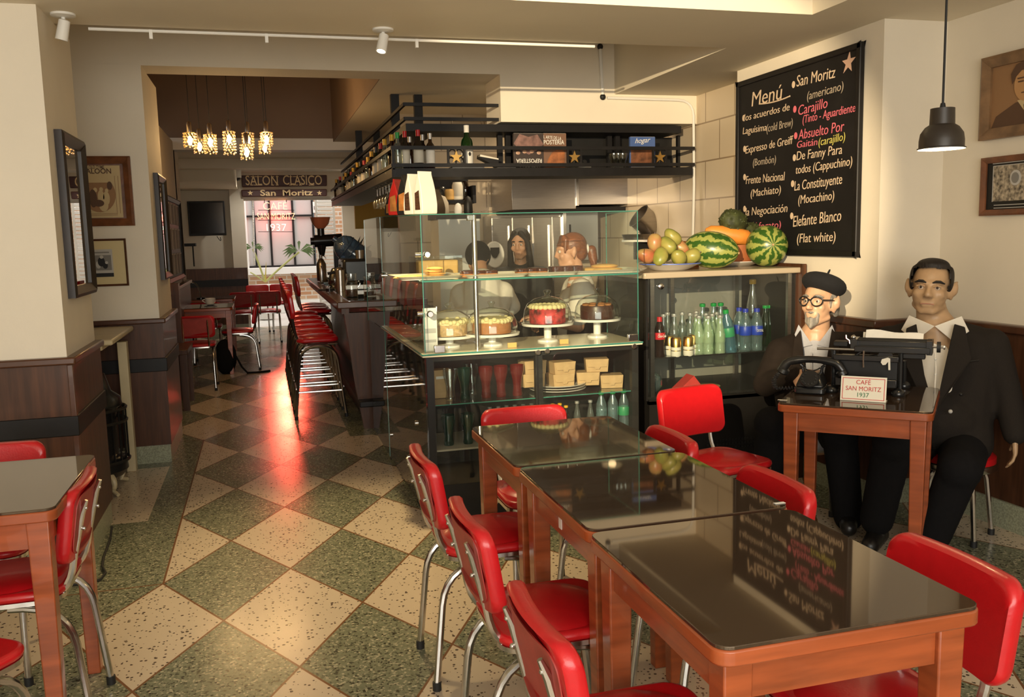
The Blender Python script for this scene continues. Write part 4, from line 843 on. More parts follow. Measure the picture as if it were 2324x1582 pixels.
def kbox(px, py, yy, w, h, d, rz, label):
    p = PY(px, py, yy); t = thing('cardboard_box', label, 'box', p, rz, 'kraft take-away boxes in the case'); mb = MB(); a, b = w/2, w/2*1.1
    mb.add([(-a, -d/2, 0), (a, -d/2, 0), (a, d/2, 0), (-a, d/2, 0), (-b, -d/2, h), (b, -d/2, h), (b, d/2, h), (-b, d/2, h)], [(3, 2, 1, 0), (4, 5, 6, 7), (0, 1, 5, 4), (1, 2, 6, 5), (2, 3, 7, 6), (3, 0, 4, 7)])
    mb.build('box_body', m.kraft, t); mb = MB(); mb.add([(-b, -d/2-.002, h+.001), (b, -d/2-.002, h+.001), (b*.8, -d/2-.012, h*.42), (b*.25, -d/2-.014, h*.42), (b*.18, -d/2-.014, h*.25), (-b*.18, -d/2-.014, h*.25), (-b*.25, -d/2-.014, h*.42), (-b*.8, -d/2-.012, h*.42)], [tuple(range(8))])
    mb.build('lid_flap', m.kraft, t, smooth=False); return t
kb = [(1205, 877, 'cardboard take-away box at the bottom left of the pile on plates'), (1272, 877, 'cardboard take-away box at the bottom middle of the pile on plates'), (1333, 873, 'cardboard take-away box third along the bottom row of boxes'), (1386, 879, 'cardboard take-away box at the right end of the bottom row'),
      (1208, 848, 'cardboard take-away box at the top left of the pile'), (1274, 850, 'cardboard take-away box at the top middle of the pile'), (1353, 843, 'small cardboard take-away box lying on top at the right')]
for i, (px, py, lb) in enumerate(kb): kbox(px, py-2, 4.80 if i < 4 else 4.81, .122, .074, .11, (-.25 if i in (2, 3, 6) else .08), lb)
b0 = None
GB = 'small bottles with silver caps in the lower cabinet'
def small_bottle(x, y, z, glassm, capm, label, group, h=.16, r=.022, name='soda_bottle', lab=None, liquid=None):
    t = thing(name, label, 'bottle', (x, y, z), group=group)
    MB().lathe([(r*.9, 0), (r, .006), (r*.92, h*.3), (r, h*.5), (r*.86, h*.62), (r*.42, h*.84), (r*.40, h*.94), (r*.001+.001, h*.95)], 14).build('bottle_body', glassm, t)
    MB().lathe([(r*.52, h*.93), (r*.56, h*.94), (r*.56, h*1.0), (r*.3, h*1.01)], 12).build('cap', capm, t)
    if lab: MB().lathe([(r*1.012, h*.30), (r*1.03, h*.31), (r*1.03, h*.52), (r*1.012, h*.53)], 14, cap=False).build('label', lab, t)
    if liquid: MB().lathe([(r*.88, .004), (r*.95, .01), (r*.88, h*.3), (r*.95, h*.5), (r*.8, h*.62), (r*.4, h*.8)], 12).build('drink', liquid, t)
    return t
for r_ in range(3):
    for i in range(6):
        px = 1100 + i*19 + r_*6; yy = 4.74+.09*r_
        x = PY(px, 950, yy).x
        if b0 is None: b0 = small_bottle(x, yy, .406, m.bdark, m.cap_w, 'small dark bottle with a silver cap in the lower cabinet crowd', GB)
        else: dup(b0, (x, yy, .406))
for i, px in enumerate((1243, 1262, 1285, 1255, 1271)): small_bottle(PY(px, 950, 4.74+.08*(i > 2)).x, 4.74+.08*(i > 2), .406, m.bdark, m.cap_y, 'small dark bottle with a golden cap behind the middle table', 'gold capped bottles in the lower cabinet', .17)
for px in (1310, 1340): small_bottle(PY(px, 950, 4.74).x, 4.74, .406, m.bclear, m.cap_w, 'clear slim bottle with a silver cap in the lower cabinet, %s' % ('left one' if px == 1310 else 'right one'), 'slim clear bottles', .19)
def water(x, y, z, capm, label, lab, group, h=.215, r=.031, txt=None, glassm=None, rx=0):
    t = thing('water_bottle', label, 'bottle', (x, y, z), group=group); t.rotation_euler = (0, rx, 0)
    MB().lathe([(r*.85, 0), (r, .008), (r*.93, h*.18), (r, h*.34), (r, h*.60), (r*.92, h*.72), (r*.45, h*.88), (r*.42, h*.93), (.001, h*.935)], 18).build('bottle_body', glassm or m.plastic, t)
    MB().lathe([(r*.5, h*.915), (r*.5, h*1.0), (r*.3, h*1.005)], 14).build('cap', capm, t)
    lb = MB().lathe([(r*1.01, h*.38), (r*1.03, h*.385), (r*1.03, h*.585), (r*1.01, h*.59)], 18, cap=False).build('label', lab, t)
    if txt: text('label_lettering', txt, m.paper, (-r*.62, -r*1.04, h*.46), (r*.62, -r*1.04, h*.46), (0, 0, 1), h*.06, lb, out=(0, -1, 0), depth=.001)
    return t
for i, px in enumerate((1365, 1391, 1416)): water(PY(px, 950, 4.73).x, 4.73, .406, m.cap_g, 'clear water bottle with a green cap in the lower cabinet, %s' % ('left', 'middle', 'right')[i], m.plastic if i < 2 else m.green_l, 'green capped water in the case', .24)

# ------------------------------------------------------------------ bottle fridge at the right with fruit on top
FX0, FX1, FY0, FY1, FZ = 2.17, 3.16, 4.78, 5.45, 1.315
t = thing('bottle_fridge', 'low glass fronted bottle fridge with fruit on its top, right of the case', 'display fridge', (2.65, 5.1, 0))
bx('top_board', mat('pale_counter_edge', (.46, .38, .27), .25), FX0-.04, FX1+.02, FY0-.03, FY1, FZ-.035, FZ, t, bevel=.006)
bx('base', m.blackm, FX0, FX1, FY0, FY1, .0, .55, t)
gr = MB()
for i in range(26):
    for j in range(3): x = 2.55+i*.021; gr.box(x, x+.011, FY0-.004, FY0, .22+j*.024, .232+j*.024)
gr.build('louvre', m.rubber, t)
for x, y in ((FX0+.02, FY0+.02), (FX1-.05, FY0+.02), (PY(1522, 700, FY1-.08).x, FY1-.08), (PY(1668, 700, FY1-.08).x, FY1-.08)): bx('frame_upright', m.steel, x, x+.025, y, y+.025, .57, FZ-.035, t)
bx('side_panel', m.blackm, FX0-.01, FX0+.004, FY0+.02, FY1, .55, FZ-.035, t); bx('side_panel', m.blackm, FX1-.01, FX1, FY0+.02, FY1, .55, FZ-.035, t)
bx('rear_panel', mat('fridge_liner', (.26, .25, .215), .35), FX0, FX1, FY1-.03, FY1, .5, FZ-.035, t)
FS = .80
MB().add([(FX0, FY0+.05, FS), (FX1, FY0+.05, FS), (FX1, FY1-.03, FS), (FX0, FY1-.03, FS)], [(0, 1, 2, 3)]).build('glass_shelf', m.shelfglass, t); MB().tube([(FX0, FY0+.05, FS), (FX1, FY0+.05, FS)], .005, 4).build('shelf_edge', m.blackm, t)
bx('lower_shelf', m.blackm, FX0, FX1, FY0+.03, FY1, .55, .57, t)
MB().add([(FX0, FY0+.01, .55), (FX1, FY0+.01, .55), (FX1, FY0+.01, FZ-.035), (FX0, FY0+.01, FZ-.035)], [(0, 1, 2, 3)]).build('glass_door', m.glass, t)
bx('door_rail', m.blackm, FX0, FX1, FY0, FY0+.03, .53, .56, t)
p = PY(1500, 650, FY0); MB().lathe([(.018, 0), (.018, .016), (.012, .02)], 14, M=Matrix.Translation((p.x, FY0+.01, p.z)) @ Matrix.Rotation(PI/2, 4, 'X')).build('door_stud', m.chrome, t)
p = PY(1470, 745, FY0); bx('wooden_surround', m.wains, FX1, FX1+.03, FY0-.05, FY1, .0, FZ+.02, t)
fix(t)
def FXp(px, yy, py=800): return PY(px, py, yy).x
def cola(px, yy, label):
    t = thing('cola_bottle', label, 'bottle', (FXp(px, yy), yy, FS), group='cola bottles'); h, r = .245, .033
    MB().lathe([(r*.85, 0), (r, .01), (r*.86, h*.28), (r*.98, h*.45), (r*.98, h*.62), (r*.8, h*.74), (r*.42, h*.9), (.001, h*.91)], 18).build('bottle_body', m.cola, t)
    MB().lathe([(r*.48, h*.885), (r*.48, h), (r*.3, h*1.004)], 14).build('cap', m.cap_r, t)
    lb = MB().lathe([(r*1.0, h*.45), (r*1.03, h*.455), (r*1.03, h*.615), (r*1.0, h*.62)], 18, cap=False).build('label', m.red_l, t)
    text('label_lettering', 'Coca-Cola', m.paper, (-r*.8, -r*1.03, h*.51), (r*.8, -r*1.03, h*.51), (0, 0, 1), h*.065, lb, out=(0, -1, 0), depth=.001, shear=.3, bold=.01)
cola(1466, 4.88, 'dark cola bottle with a red label at the far left of the fridge shelf'); cola(1497, 4.86, 'dark cola bottle with red cap and label, second on the fridge shelf')
def can(px, yy, label):
    t = thing('drink_can', label, 'can', (FXp(px, yy), yy, FS), group='gold and cream drink cans'); r, h = .031, .118
    MB().lathe([(r*.8, 0), (r, .008), (r, h*.52)], 20).build('can_body', m.label, t); MB().lathe([(r*1.003, h*.5), (r*1.003, h*.92), (r*.82, h), (.001, h*.99)], 20).build('gold_top', m.gold, t); MB().lathe([(r*1.006, h*.30), (r*1.006, h*.34)], 20, cap=False).build('band', m.gold, t)
for px, yy, lb in ((1534, 4.85, 'gold topped drink can, front left of the four cans'), (1562, 4.85, 'gold topped drink can, front right of the four cans'), (1520, 4.93, 'gold topped drink can behind the front left can'), (1573, 4.92, 'gold topped drink can behind the front right can')): can(px, yy, lb)
for i, (px, yy) in enumerate(((1506, 5.0), (1530, 4.99), (1548, 5.06), (1566, 4.99), (1515, 5.1), (1580, 5.08))): small_bottle(FXp(px, yy), yy, FS, m.bclear, m.cap_w, 'clear glass bottle with a silver cap standing behind the drink cans', 'clear bottles behind the cans', .245, .030)
for i, (px, yy) in enumerate(((1586, 4.90), (1607, 4.86), (1634, 4.86), (1580, 5.0), (1602, 5.02), (1616, 4.97), (1626, 5.05))): small_bottle(FXp(px, yy), yy, FS, m.soda, m.cap_w, 'pale green soda bottle with a silver cap in the middle of the fridge shelf', 'pale green soda bottles', .235, .032, lab=m.soda)
water(FXp(1660, 4.87), 4.87, FS, m.cap_g, 'water bottle with a green cap and green label leaning over', m.green_l, None, .27, .036, rx=-.16, glassm=sheet_glass('blue_green_plastic', (.55, .75, .85), 2.2, rough=.05, haze=.15, hazecol=(.25, .5, .6)))
for px, yy, lb in ((1677, 4.98, 'water bottle with a blue cap and blue label behind the leaning bottle'), (1691, 4.89, 'water bottle with a blue cap and blue label, left of the front pair'), (1717, 4.88, 'water bottle with a blue cap and blue label reading CRYSTAL, right of the pair')): water(FXp(px, yy), yy, FS, m.cap_b, lb, m.blue_l, 'blue labelled water bottles', .265, .037, 'CRYSTAL' if px == 1717 else None)
for px in (1594, 1619, 1635): small_bottle(FXp(px, 5.2), 5.2, FS, m.plastic, m.cap_g, 'dim water bottle with a green cap at the back of the fridge', 'bottles at the back of the fridge', .28, .034)
for px in (1736, 1746, 1768): small_bottle(FXp(px, 5.08), 5.08, FS, m.bgreen, m.cap_g, 'green bottle with a green cap at the right back of the fridge', 'green bottles at the back right', .26, .034)
small_bottle(FXp(1707, 5.25), 5.25, FS, m.bclear, m.cap_y, 'tall clear bottle with a yellow cap at the back of the fridge', None, .42, .042)
t = thing('soft_drink_pack', 'dark shrink wrapped soft drink pack with red top at the back of the fridge', 'pack', (FXp(1735, 5.3), 5.3, FS)); bx('pack', mat('dark_wrap', (.03, .025, .04), .3), -.10, .10, -.06, .06, 0, .30, t, bevel=.02); bx('red_top', m.red_l, -.10, .10, -.062, .06, .30, .38, t, bevel=.02)
text('pack_lettering', 'ANDINA', m.paper, (-.07, -.063, .22), (.06, -.063, .22), (0, 0, 1), .04, t, out=(0, -1, 0), depth=.001)
p = PY(1560, 860, 4.92); t = thing('watermelon_slice', 'wedge of cut red watermelon in film on the low fridge shelf', 'fruit', (p.x, 4.92, .571))
MB().prism([(-.10, 0), (.10, .0), (.02, .10)], -.05, .05, lambda u, v, k: (u, k, v)).build('flesh', m.melonflesh, t); MB().prism([(-.105, -.0), (-.10, .015), (.10, .015), (.112, .0)], -.052, .052, lambda u, v, k: (u, k, v)).build('rind', m.melon, t)
t = thing('wooden_board', 'small round wooden board beside the watermelon wedge', 'board', (FXp(1602, 4.98, 870), 4.98, .571)); MB().lathe([(.07, 0), (.09, .012), (.085, .016)], 20).build('board', m.kraft, t)
p = PY(1470, 855, 4.92); t = tag(blob(MB().ball((p.x+.02, 4.92, .64), (.075, .07, .07)).ball((p.x+.05, 4.95, .62), (.06, .06, .05)), 'wrapped_vegetable', m.plastic, None, .02, 2), 'film wrapped bundle at the lower left of the fridge', 'package')

# fruit on the fridge top
p = PZ(1521, 604, FZ+.02); pc = V((p.x, p.y+.16, FZ)); R = .185
pc = V((PY(1521, 600, 4.97).x, 4.97, FZ))
t = thing('fruit_plate', 'wide white plate with a blue rim piled with mangoes', 'plate', pc)
MB().lathe([(.09, 0), (.11, .006), (.17, .035), (R, .040), (R, .044), (.165, .040), (.09, .010), (.001, .009)], 40).build('plate', m.plate, t); MB().lathe([(R*.97, .0415), (R+.001, .0395), (R+.001, .0455), (R*.97, .0445)], 40, cap=False).build('blue_rim', m.bluerim, t)
mango0 = None
mg = [(1466, 580, 4.90, 'orange mango at the left front of the plate'), (1499, 583, 4.86, 'green mango at the front of the plate, left of its pair'), (1540, 584, 4.87, 'green mango at the front of the plate, right of its pair'), (1568, 582, 4.93, 'green mango at the right end of the plate'),
      (1486, 553, 4.94, 'reddish mango standing high at the left of the heap'), (1516, 556, 4.91, 'yellow green mango in the middle of the heap'), (1544, 562, 4.99, 'reddish mango at the right of the middle row'), (1526, 538, 4.97, 'mango crowning the heap on the plate'), (1508, 575, 5.05, 'mango half hidden at the back of the plate')]
for i, (px, py, yy, lb) in enumerate(mg):
    c = PY(px, py, yy)
    if mango0 is None:
        mango0 = thing('mango', lb, 'mango', c, group='mangoes on the plate'); mb = MB(); mb.ball((0, 0, 0), (.062, .045, .043), 20, 12); sk = mb.build('skin', m.mango, mango0)
        for v in sk.data.vertices: v.co.x += .012*(v.co.z/.044)**2*(1 if v.co.z > 0 else -.3); v.co.z *= 1+.12*(v.co.x/.05)
        MB().tube([(.058, 0, .01), (.067, 0, .014)], [.005, .003], 6).build('stem', m.wains, mango0); o = mango0
    else: o = dup(mango0, c, None, lb)
    k_ = [q_ for q_ in kids(o) if q_.name.startswith('skin')][0]; k_.material_slots[0].link = 'OBJECT'; k_.material_slots[0].material = m.mango_r if i in (0, 4, 6) else m.mango
    o.rotation_euler = (random.uniform(-.5, .5), random.uniform(-1.2, 1.2) if i not in (4,) else -1.4, random.uniform(0, 6.28))
def melon(name, label, c, r, L, rot):
    t = thing(name, label, 'watermelon', c); t.rotation_euler = rot
    MB().ball((0, 0, 0), (L, r, r), 40, 24, None).build('rind', m.melon, t)
    MB().tube([(L-.004, 0, 0), (L+.006, 0, 0)], [.008, .006], 8).build('stem_scar', m.kraft, t); return t
c = PY(1614, 569, 4.98); melon('watermelon', 'long striped watermelon lying beside the mango plate', (c.x, 4.98, FZ+.117), .114, .168, (0, math.radians(8), math.radians(-38)))
c = PY(1740, 568, 4.98); melon('watermelon', 'round striped watermelon with its end facing the room, right of the long one', (c.x, 4.98, FZ+.130), .129, .138, (0, math.radians(-4), math.radians(-106)))
c = PY(1668, 600, 5.22); t = thing('serving_plate', 'white plate under the terracotta bowl behind the watermelons', 'plate', (c.x, 5.22, FZ)); MB().lathe([(.10, 0), (.17, .03), (.172, .034), (.09, .008)], 32).build('plate', m.plate, t)
t = thing('terracotta_bowl', 'terracotta bowl between the watermelons holding the big fruit', 'bowl', (c.x+.03, 5.22, FZ+.008)); MB().lathe([(.07, 0), (.10, .04), (.115, .13), (.105, .13), (.09, .05), (.01, .02)], 28).build('bowl', m.brick, t)
c = PY(1652, 532, 5.18); mb = MB(); d = V((.95, -.25, -.22)).normalized(); pts = [c - d*.15, c - d*.12, c - d*.05, c + d*.05, c + d*.12, c + d*.16, c + d*.175]; mb.tube(pts, [.01, .034, .048, .054, .052, .03, .006], 18)
tag(mb.build('papaya', m.papaya), 'long orange papaya lying on top of the terracotta bowl', 'papaya')
def soursop(px, py, yy, r, label):
    c = PY(px, py, yy); mb = MB(); mb.ball((0, 0, 0), (r*1.25, r, r), 26, 16)
    for i in range(90):
        a, z = random.uniform(0, 6.283), random.uniform(-.95, .95); q = math.sqrt(1-z*z); n_ = V((q*math.cos(a), q*math.sin(a), z)); b = V((n_.x*r*1.25, n_.y*r, n_.z*r)); mb.tube([b*.9, b, b+n_*.011], [.010, .007, .001], 5)
    o = blob(mb, 'soursop', m.soursop, None, .004, 1); o.location = c; o.rotation_euler = (0, .2, .3); tag(o, label, 'soursop', 'spiny green soursops')
soursop(1664, 503, 5.20, .080, 'dark green spiny soursop on top of the fruit pile'); soursop(1702, 530, 5.27, .074, 'dark green spiny soursop lower right of the fruit pile')
c = PY(1567, 545, 5.35); t = thing('orange_tub', 'small orange plastic tub behind the mangoes', 'tub', (c.x, 5.35, FZ)); MB().lathe([(.055, 0), (.062, .16), (.066, .16), (.066, .17), (.058, .17)], 24).build('tub', m.orange, t)

# ------------------------------------------------------------------ pictures and boards on the walls
def flatpic(name, label, cat, axis, pos, a0, a1, z0, z1, fw, fm, depth=.03, group=None):
    """framed picture; axis 'x' hangs on a wall of constant x (a = y), axis 'y' on constant y (a = x). Returns root, panel(mat, u0,u1,v0,v1, lift) in 0..1 picture coordinates"""
    sgn = -1
    if axis == 'y': P = lambda u, v, k: V((a0+(a1-a0)*u, pos-k, z0+(z1-z0)*v))
    elif axis == 'x+': P = lambda u, v, k: V((pos+k, a0+(a1-a0)*u, z0+(z1-z0)*v))
    else: P = lambda u, v, k: V((pos-k, a0+(a1-a0)*u, z0+(z1-z0)*v))
    c = P(.5, 0, 0); t = thing(name, label, cat, c, group=group); W, Hh = abs(a1-a0), z1-z0
    fu, fv = fw/W, fw/Hh; mb = MB()
    o = [(0, 0), (1, 0), (1, 1), (0, 1)]; i_ = [(fu, fv), (1-fu, fv), (1-fu, 1-fv), (fu, 1-fv)]
    vs = [P(u, v, 0) for u, v in o]+[P(u, v, depth*.8) for u, v in o]+[P(u+(.5-u)*fu*.6, v+(.5-v)*fv*.6, depth) for u, v in o]+[P(u, v, depth*.55) for u, v in i_]+[P(u, v, 0) for u, v in i_]
    fs = []
    for r in range(4): fs += [(r*4+i, r*4+(i+1) % 4, r*4+4+(i+1) % 4, r*4+4+i) for i in range(4)]
    mb.add(vs, fs).build('frame', fm, t, ang=25)
    def panel(nm, mt, u0, u1, v0, v1, lift, parent=None, poly=None):
        pl = poly or [(u0, v0), (u1, v0), (u1, v1), (u0, v1)]
        return MB().prism(pl, lift, lift+.002, lambda u, v, k: P(u, v, k)).build(nm, mt, parent or t, smooth=False)
    return t, panel, P
def ell(cu, cv, ru, rv, n=28): return [(cu+ru*math.cos(2*PI*i/n), cv+rv*math.sin(2*PI*i/n)) for i in range(n)]

# tall mirrors on the two piers
a = PX(122, 293, -.90); b = PX(195, 320, -.90); c_ = PX(150, 683, -.90)
t, pn, P = flatpic('wall_mirror', 'tall dark framed mirror on the near left pier, reflecting the bar', 'mirror', 'x+', -.904, 4.70, 5.27, 1.30, 2.10, .055, m.mframe, .042); pn('mirror_glass', m.mirror, .06, .94, .06, .94, .012); fix(t)
t, pn, P = flatpic('wall_mirror', 'dark framed mirror on the second left pier, glowing red from the neon', 'mirror', 'x+', -.709, 6.93, 7.50, 1.29, 2.06, .05, m.mframe, .038); pn('mirror_glass', m.mirror, .05, .95, .05, .95, .012); fix(t)
# collage on the rear left wall
t, pn, P = flatpic('photo_collage', 'wide black frame holding a collage of small pictures on the rear left wall', 'picture', 'x+', -.93, 9.55, 11.55, 1.14, 2.06, .05, m.blackwood, .04); pn('backing', m.blackm, .02, .98, .04, .96, .006)
for i in range(5):
    for j in range(3):
        u, v = .07+i*.18, .08+j*.30; pn('photo', m.grey_p, u, u+.15, v, v+.25, .010); pn('photo_border', m.grey_l, u, u+.15, v+.235, v+.25, .012); pn('photo_border', m.grey_l, u, u+.02, v, v+.25, .012)
fix(t)
# saloon poster
Yw = 6.662
a = PY(150, 355, Yw); b = PY(305, 512, Yw); zt_ = PY(297, 355, Yw).z; zb = PY(305, 512, Yw).z; x1 = PY(301, 430, Yw).x; x0 = x1-.42
t, pn, P = flatpic('saloon_poster', 'carved brown framed sepia poster titled OLD TYME SALOON in the left alcove', 'picture', 'y', Yw+.005, x0, x1, zb, zt_, .05, m.brownframe, .04)
pn('passepartout', m.brownframe, .08, .92, .08, .92, .006); pn('poster', m.sepia, .17, .83, .12, .87, .009)
pn('photograph', m.sepia_m, 0, 0, 0, 0, .012, poly=ell(.49, .46, .25, .26)); pn('photograph_sky', m.sepia, 0, 0, 0, 0, .014, poly=[(.49+.25*math.cos(q), .46+.26*math.sin(q)) for q in [PI*.22+PI*.56*i/10 for i in range(11)]])
for u, v, ru, rv, mm in ((.40, .40, .06, .13, m.sepia_d), (.52, .42, .05, .10, m.sepia), (.60, .40, .05, .10, m.sepia), (.55, .30, .07, .09, m.sepia), (.44, .52, .03, .035, m.sepia), (.53, .53, .028, .03, m.sepia), (.61, .51, .025, .03, m.sepia), (.66, .58, .04, .06, m.sepia_d), (.48, .33, .08, .05, m.sepia_d)): pn('figure', mm, 0, 0, 0, 0, .015+.001*ru, poly=ell(u, v, ru, rv, 16))
text('poster_lettering', 'OLD TYME', m.sepia_d, P(.37, .825, .013), P(.60, .825, .013), (0, 0, 1), .020, t, out=(0, -1, 0), depth=.001, bold=.015)
text('poster_lettering', 'SALOON', m.sepia_d, P(.28, .755, .013), P(.70, .755, .013), (0, 0, 1), .034, t, out=(0, -1, 0), depth=.001, bold=.02)
for v in (.155, .175): pn('caption_line', m.sepia_m, .25, .75, v, v+.006, .012)
for u in (.74, .79): pn('column_line', m.sepia_m, u, u+.006, .18, .72, .012)
fix(t)
zb2, zt2, x1b = PY(291, 648, Yw).z, PY(287, 541, Yw).z, PY(289, 590, Yw).x; x0b = x1b-.33
t, pn, P = flatpic('small_picture', 'small dark framed black and white photo with a wide yellow mat below the saloon poster', 'picture', 'y', Yw+.005, x0b, x1b, zb2, zt2, .014, m.wains2, .02)
pn('mat_board', m.matboard, .03, .97, .03, .97, .004); pn('photograph', m.grey_l, .30, .72, .24, .78, .007); pn('photo_dark', m.grey_p, .33, .69, .34, .66, .009); pn('caption_strip', m.blackm, .30, .72, .20, .28, .010); pn('arch', m.grey_p, .36, .66, .70, .73, .010)
for u, v, ru, rv, mm in ((.50, .52, .07, .10, m.blackm), (.51, .62, .035, .035, m.grey_l), (.44, .46, .05, .08, m.grey_l), (.57, .44, .05, .07, m.blackm), (.60, .50, .03, .03, m.grey_l)): pn('figure', mm, 0, 0, 0, 0, .011+.001*u, poly=ell(u, v, ru, rv, 14))
fix(t)
# frames on the near right wall (running towards the camera)
z1, z0 = PX(2238, 135, 3.62).z, PX(2238, 320, 3.62).z; ya = PX(2238, 230, 3.62).y
t, pn, P = flatpic('portrait_picture', 'bronze framed sepia portrait of a man in a suit at the upper right', 'picture', 'x-', 3.615, ya, ya-.52, z0, z1, .055, m.goldframe, .045)
pn('print', m.sepia_m, .08, .92, .06, .94, .010); pn('suit', m.sepia_d, 0, 0, 0, 0, .013, poly=[(.10, .09), (.92, .09), (.86, .28), (.62, .40), (.40, .40), (.17, .27)])
pn('collar', m.sepia, 0, 0, 0, 0, .015, poly=[(.42, .42), (.60, .42), (.55, .22)]); pn('tie', m.sepia_d, 0, 0, 0, 0, .017, poly=[(.50, .36), (.56, .36), (.57, .18), (.52, .18)])
pn('neck', mat('sepia_skin_shade', (.36, .18, .07), .7), 0, 0, 0, 0, .0145, poly=[(.42, .50), (.62, .50), (.60, .38), (.45, .38)]); pn('face', mat('sepia_skin', (.50, .27, .11), .7), 0, 0, 0, 0, .016, poly=ell(.52, .60, .14, .20)); pn('face_shade', m.sepia_m, 0, 0, 0, 0, .0175, poly=ell(.60, .57, .05, .15, 18))
pn('hair', m.sepia_d, 0, 0, 0, 0, .0185, poly=[(.36, .62), (.34, .74), (.40, .84), (.54, .88), (.66, .82), (.69, .68), (.66, .72), (.60, .77), (.46, .76), (.40, .70)])
for u in (.46, .57): pn('eye', m.sepia_d, u-.03, u+.03, .625, .64, .019); pn('eyebrow', m.sepia_d, u-.04, u+.04, .665, .68, .019)
pn('mouth', m.sepia_d, .47, .58, .495, .507, .019); pn('nose_shade', m.sepia_m, .52, .545, .54, .62, .019); fix(t)
z1, z0 = PX(2233, 360, 3.62).z, PX(2235, 490, 3.62).z; ya = PX(2234, 425, 3.62).y
crowd = mat('crowd_photo', (.30, .25, .18), .7, var=.85, scale=55)
t, pn, P = flatpic('crowd_picture', 'brown framed old photograph of a street crowd with a handwritten caption, at the right', 'picture', 'x-', 3.615, ya, ya-.56, z0, z1, .03, m.brownframe, .03)
pn('dark_mount', m.blackm, .04, .96, .06, .94, .006); pn('photograph', crowd, .13, .88, .24, .84, .009); pn('photo_edge', m.grey_l, .125, .132, .235, .845, .010); pn('photo_edge', m.grey_l, .125, .885, .84, .85, .010)
pn('wreath', m.grey_l, 0, 0, 0, 0, .011, poly=ell(.38, .62, .06, .13, 18)); pn('wreath_centre', m.grey_p, 0, 0, 0, 0, .0135, poly=ell(.38, .62, .04, .09, 18))
for v, a_, b_ in ((.17, .15, .8), (.12, .15, .7)): pn('caption_line', m.grey_l, a_, b_, v, v+.012, .010)
pn('title_line', m.grey_l, .12, .6, .88, .892, .010); fix(t)

# chalk menu
XB = 3.218
t = thing('chalkboard_menu', 'large black framed chalkboard menu with pink and cream handwriting on the right pier', 'chalkboard', (XB, 4.94, 1.385))
yl, yr, zb_, zt_ = 5.585, 4.265, 1.383, 2.545
Pb = lambda y, z, k: V((XB-k, y, z))
fw = .036; mb = MB()
for a_, b_, c_, d_ in ((yr, yl, zb_, zb_+fw), (yr, yl, zt_-fw, zt_), (yr, yr+fw, zb_, zt_), (yl-fw, yl, zb_, zt_)): mb.box(XB-.032, XB, a_, b_, c_, d_)
mb.build('frame', m.blackwood, t, bevel=.006)
bx('slate', m.chalkboard, XB-.022, XB-.002, yr+.02, yl-.02, zb_+.02, zt_-.02, t)
XT = XB-.0235
def chalk(s, p0, p1, h, mt, bold=-.004, shear=.12, name='chalk_writing'):
    a, b = PX(*p0, XT), PX(*p1, XT); up = V((0, 0, 1)); return text(name, s, mt, a, b, up, h, t, out=(-1, 0, 0), depth=.0012, bold=bold, shear=shear)
L_ = [('Menú', (1706, 242), (1775, 224), .115, m.ch_w), ('los acuerdos de', (1689, 275), (1792, 250), .055, m.ch_w), ('Laguísima', (1686, 305), (1740, 296), .055, m.ch_w), ('(cold Brew)', (1740, 300), (1799, 286), .06, m.ch_g),
  ('Expresso de Greiff', (1692, 349), (1800, 326), .062, m.ch_w), ('(Bombón)', (1709, 377), (1761, 369), .058, m.ch_g), ('Frente Nacional', (1693, 418), (1781, 409), .066, m.ch_w), ('(Machiato)', (1704, 447), (1772, 438), .06, m.ch_w),
  ('la Negociación', (1692, 490), (1787, 481), .066, m.ch_w), ('(Afogato)', (1706, 522), (1772, 518), .06, m.ch_p),
  ('San Moritz', (1808, 197), (1896, 176), .082, m.ch_w), ('(americano)', (1832, 227), (1914, 204), .06, m.ch_g), ('Carajillo', (1812, 262), (1878, 244), .072, m.ch_p), ('(Tinto - Aguardiente)', (1822, 280), (1946, 252), .058, m.ch_p),
  ('Absuelto Por', (1812, 317), (1916, 297), .072, m.ch_p), ('Gaitán', (1809, 336), (1855, 329), .05, m.ch_p), ('(carajillo)', (1858, 331), (1918, 318), .056, m.ch_y), ('De Fanny Para', (1808, 364), (1911, 349), .066, m.ch_w), ('todos (Cappuchino)', (1806, 395), (1934, 375), .062, m.ch_w),
  ('La Constituyente', (1803, 433), (1911, 417), .072, m.ch_w), ('(Mocachino)', (1812, 463), (1893, 453), .064, m.ch_w), ('Elefante Blanco', (1800, 515), (1909, 501), .082, m.ch_w), ('(Flat white)', (1809, 551), (1896, 547), .068, m.ch_w)]
for s, p0, p1, h, mt in L_: chalk(s, p0, p1, h*.82, mt)
a, b = PX(1725, 236, XT), PX(1793, 218, XT); MB().tube(arc(a, (a+b)/2+V((0, 0, -.02)), b, 8), .005, 5).build('chalk_underline', m.ch_w, t)
for px, py, mt in ((1688, 268, m.ch_w), (1690, 338, m.ch_w), (1690, 402, m.ch_w), (1690, 474, m.ch_w), (1801, 192, m.ch_w), (1804, 248, m.ch_p), (1806, 308, m.ch_p), (1803, 358, m.ch_w), (1799, 417, m.ch_w), (1797, 490, m.ch_w)):
    c = PX(px, py, XT); MB().prism(ell(0, 0, .017, .021, 14), 0, .0012, lambda u, v, k: (c.x-k, c.y+u, c.z+v)).build('chalk_dot', mt, t, smooth=False)
c = PX(1926, 142, XT); MB().prism([(u, v) for u, v in star(.062, .024)], 0, .0014, lambda u, v, k: (c.x-k, c.y-u-.15*v, c.z+v)).build('chalk_star', mat('pinkish_chalk', (.66, .42, .30), .9), t, smooth=False)
fix(t)
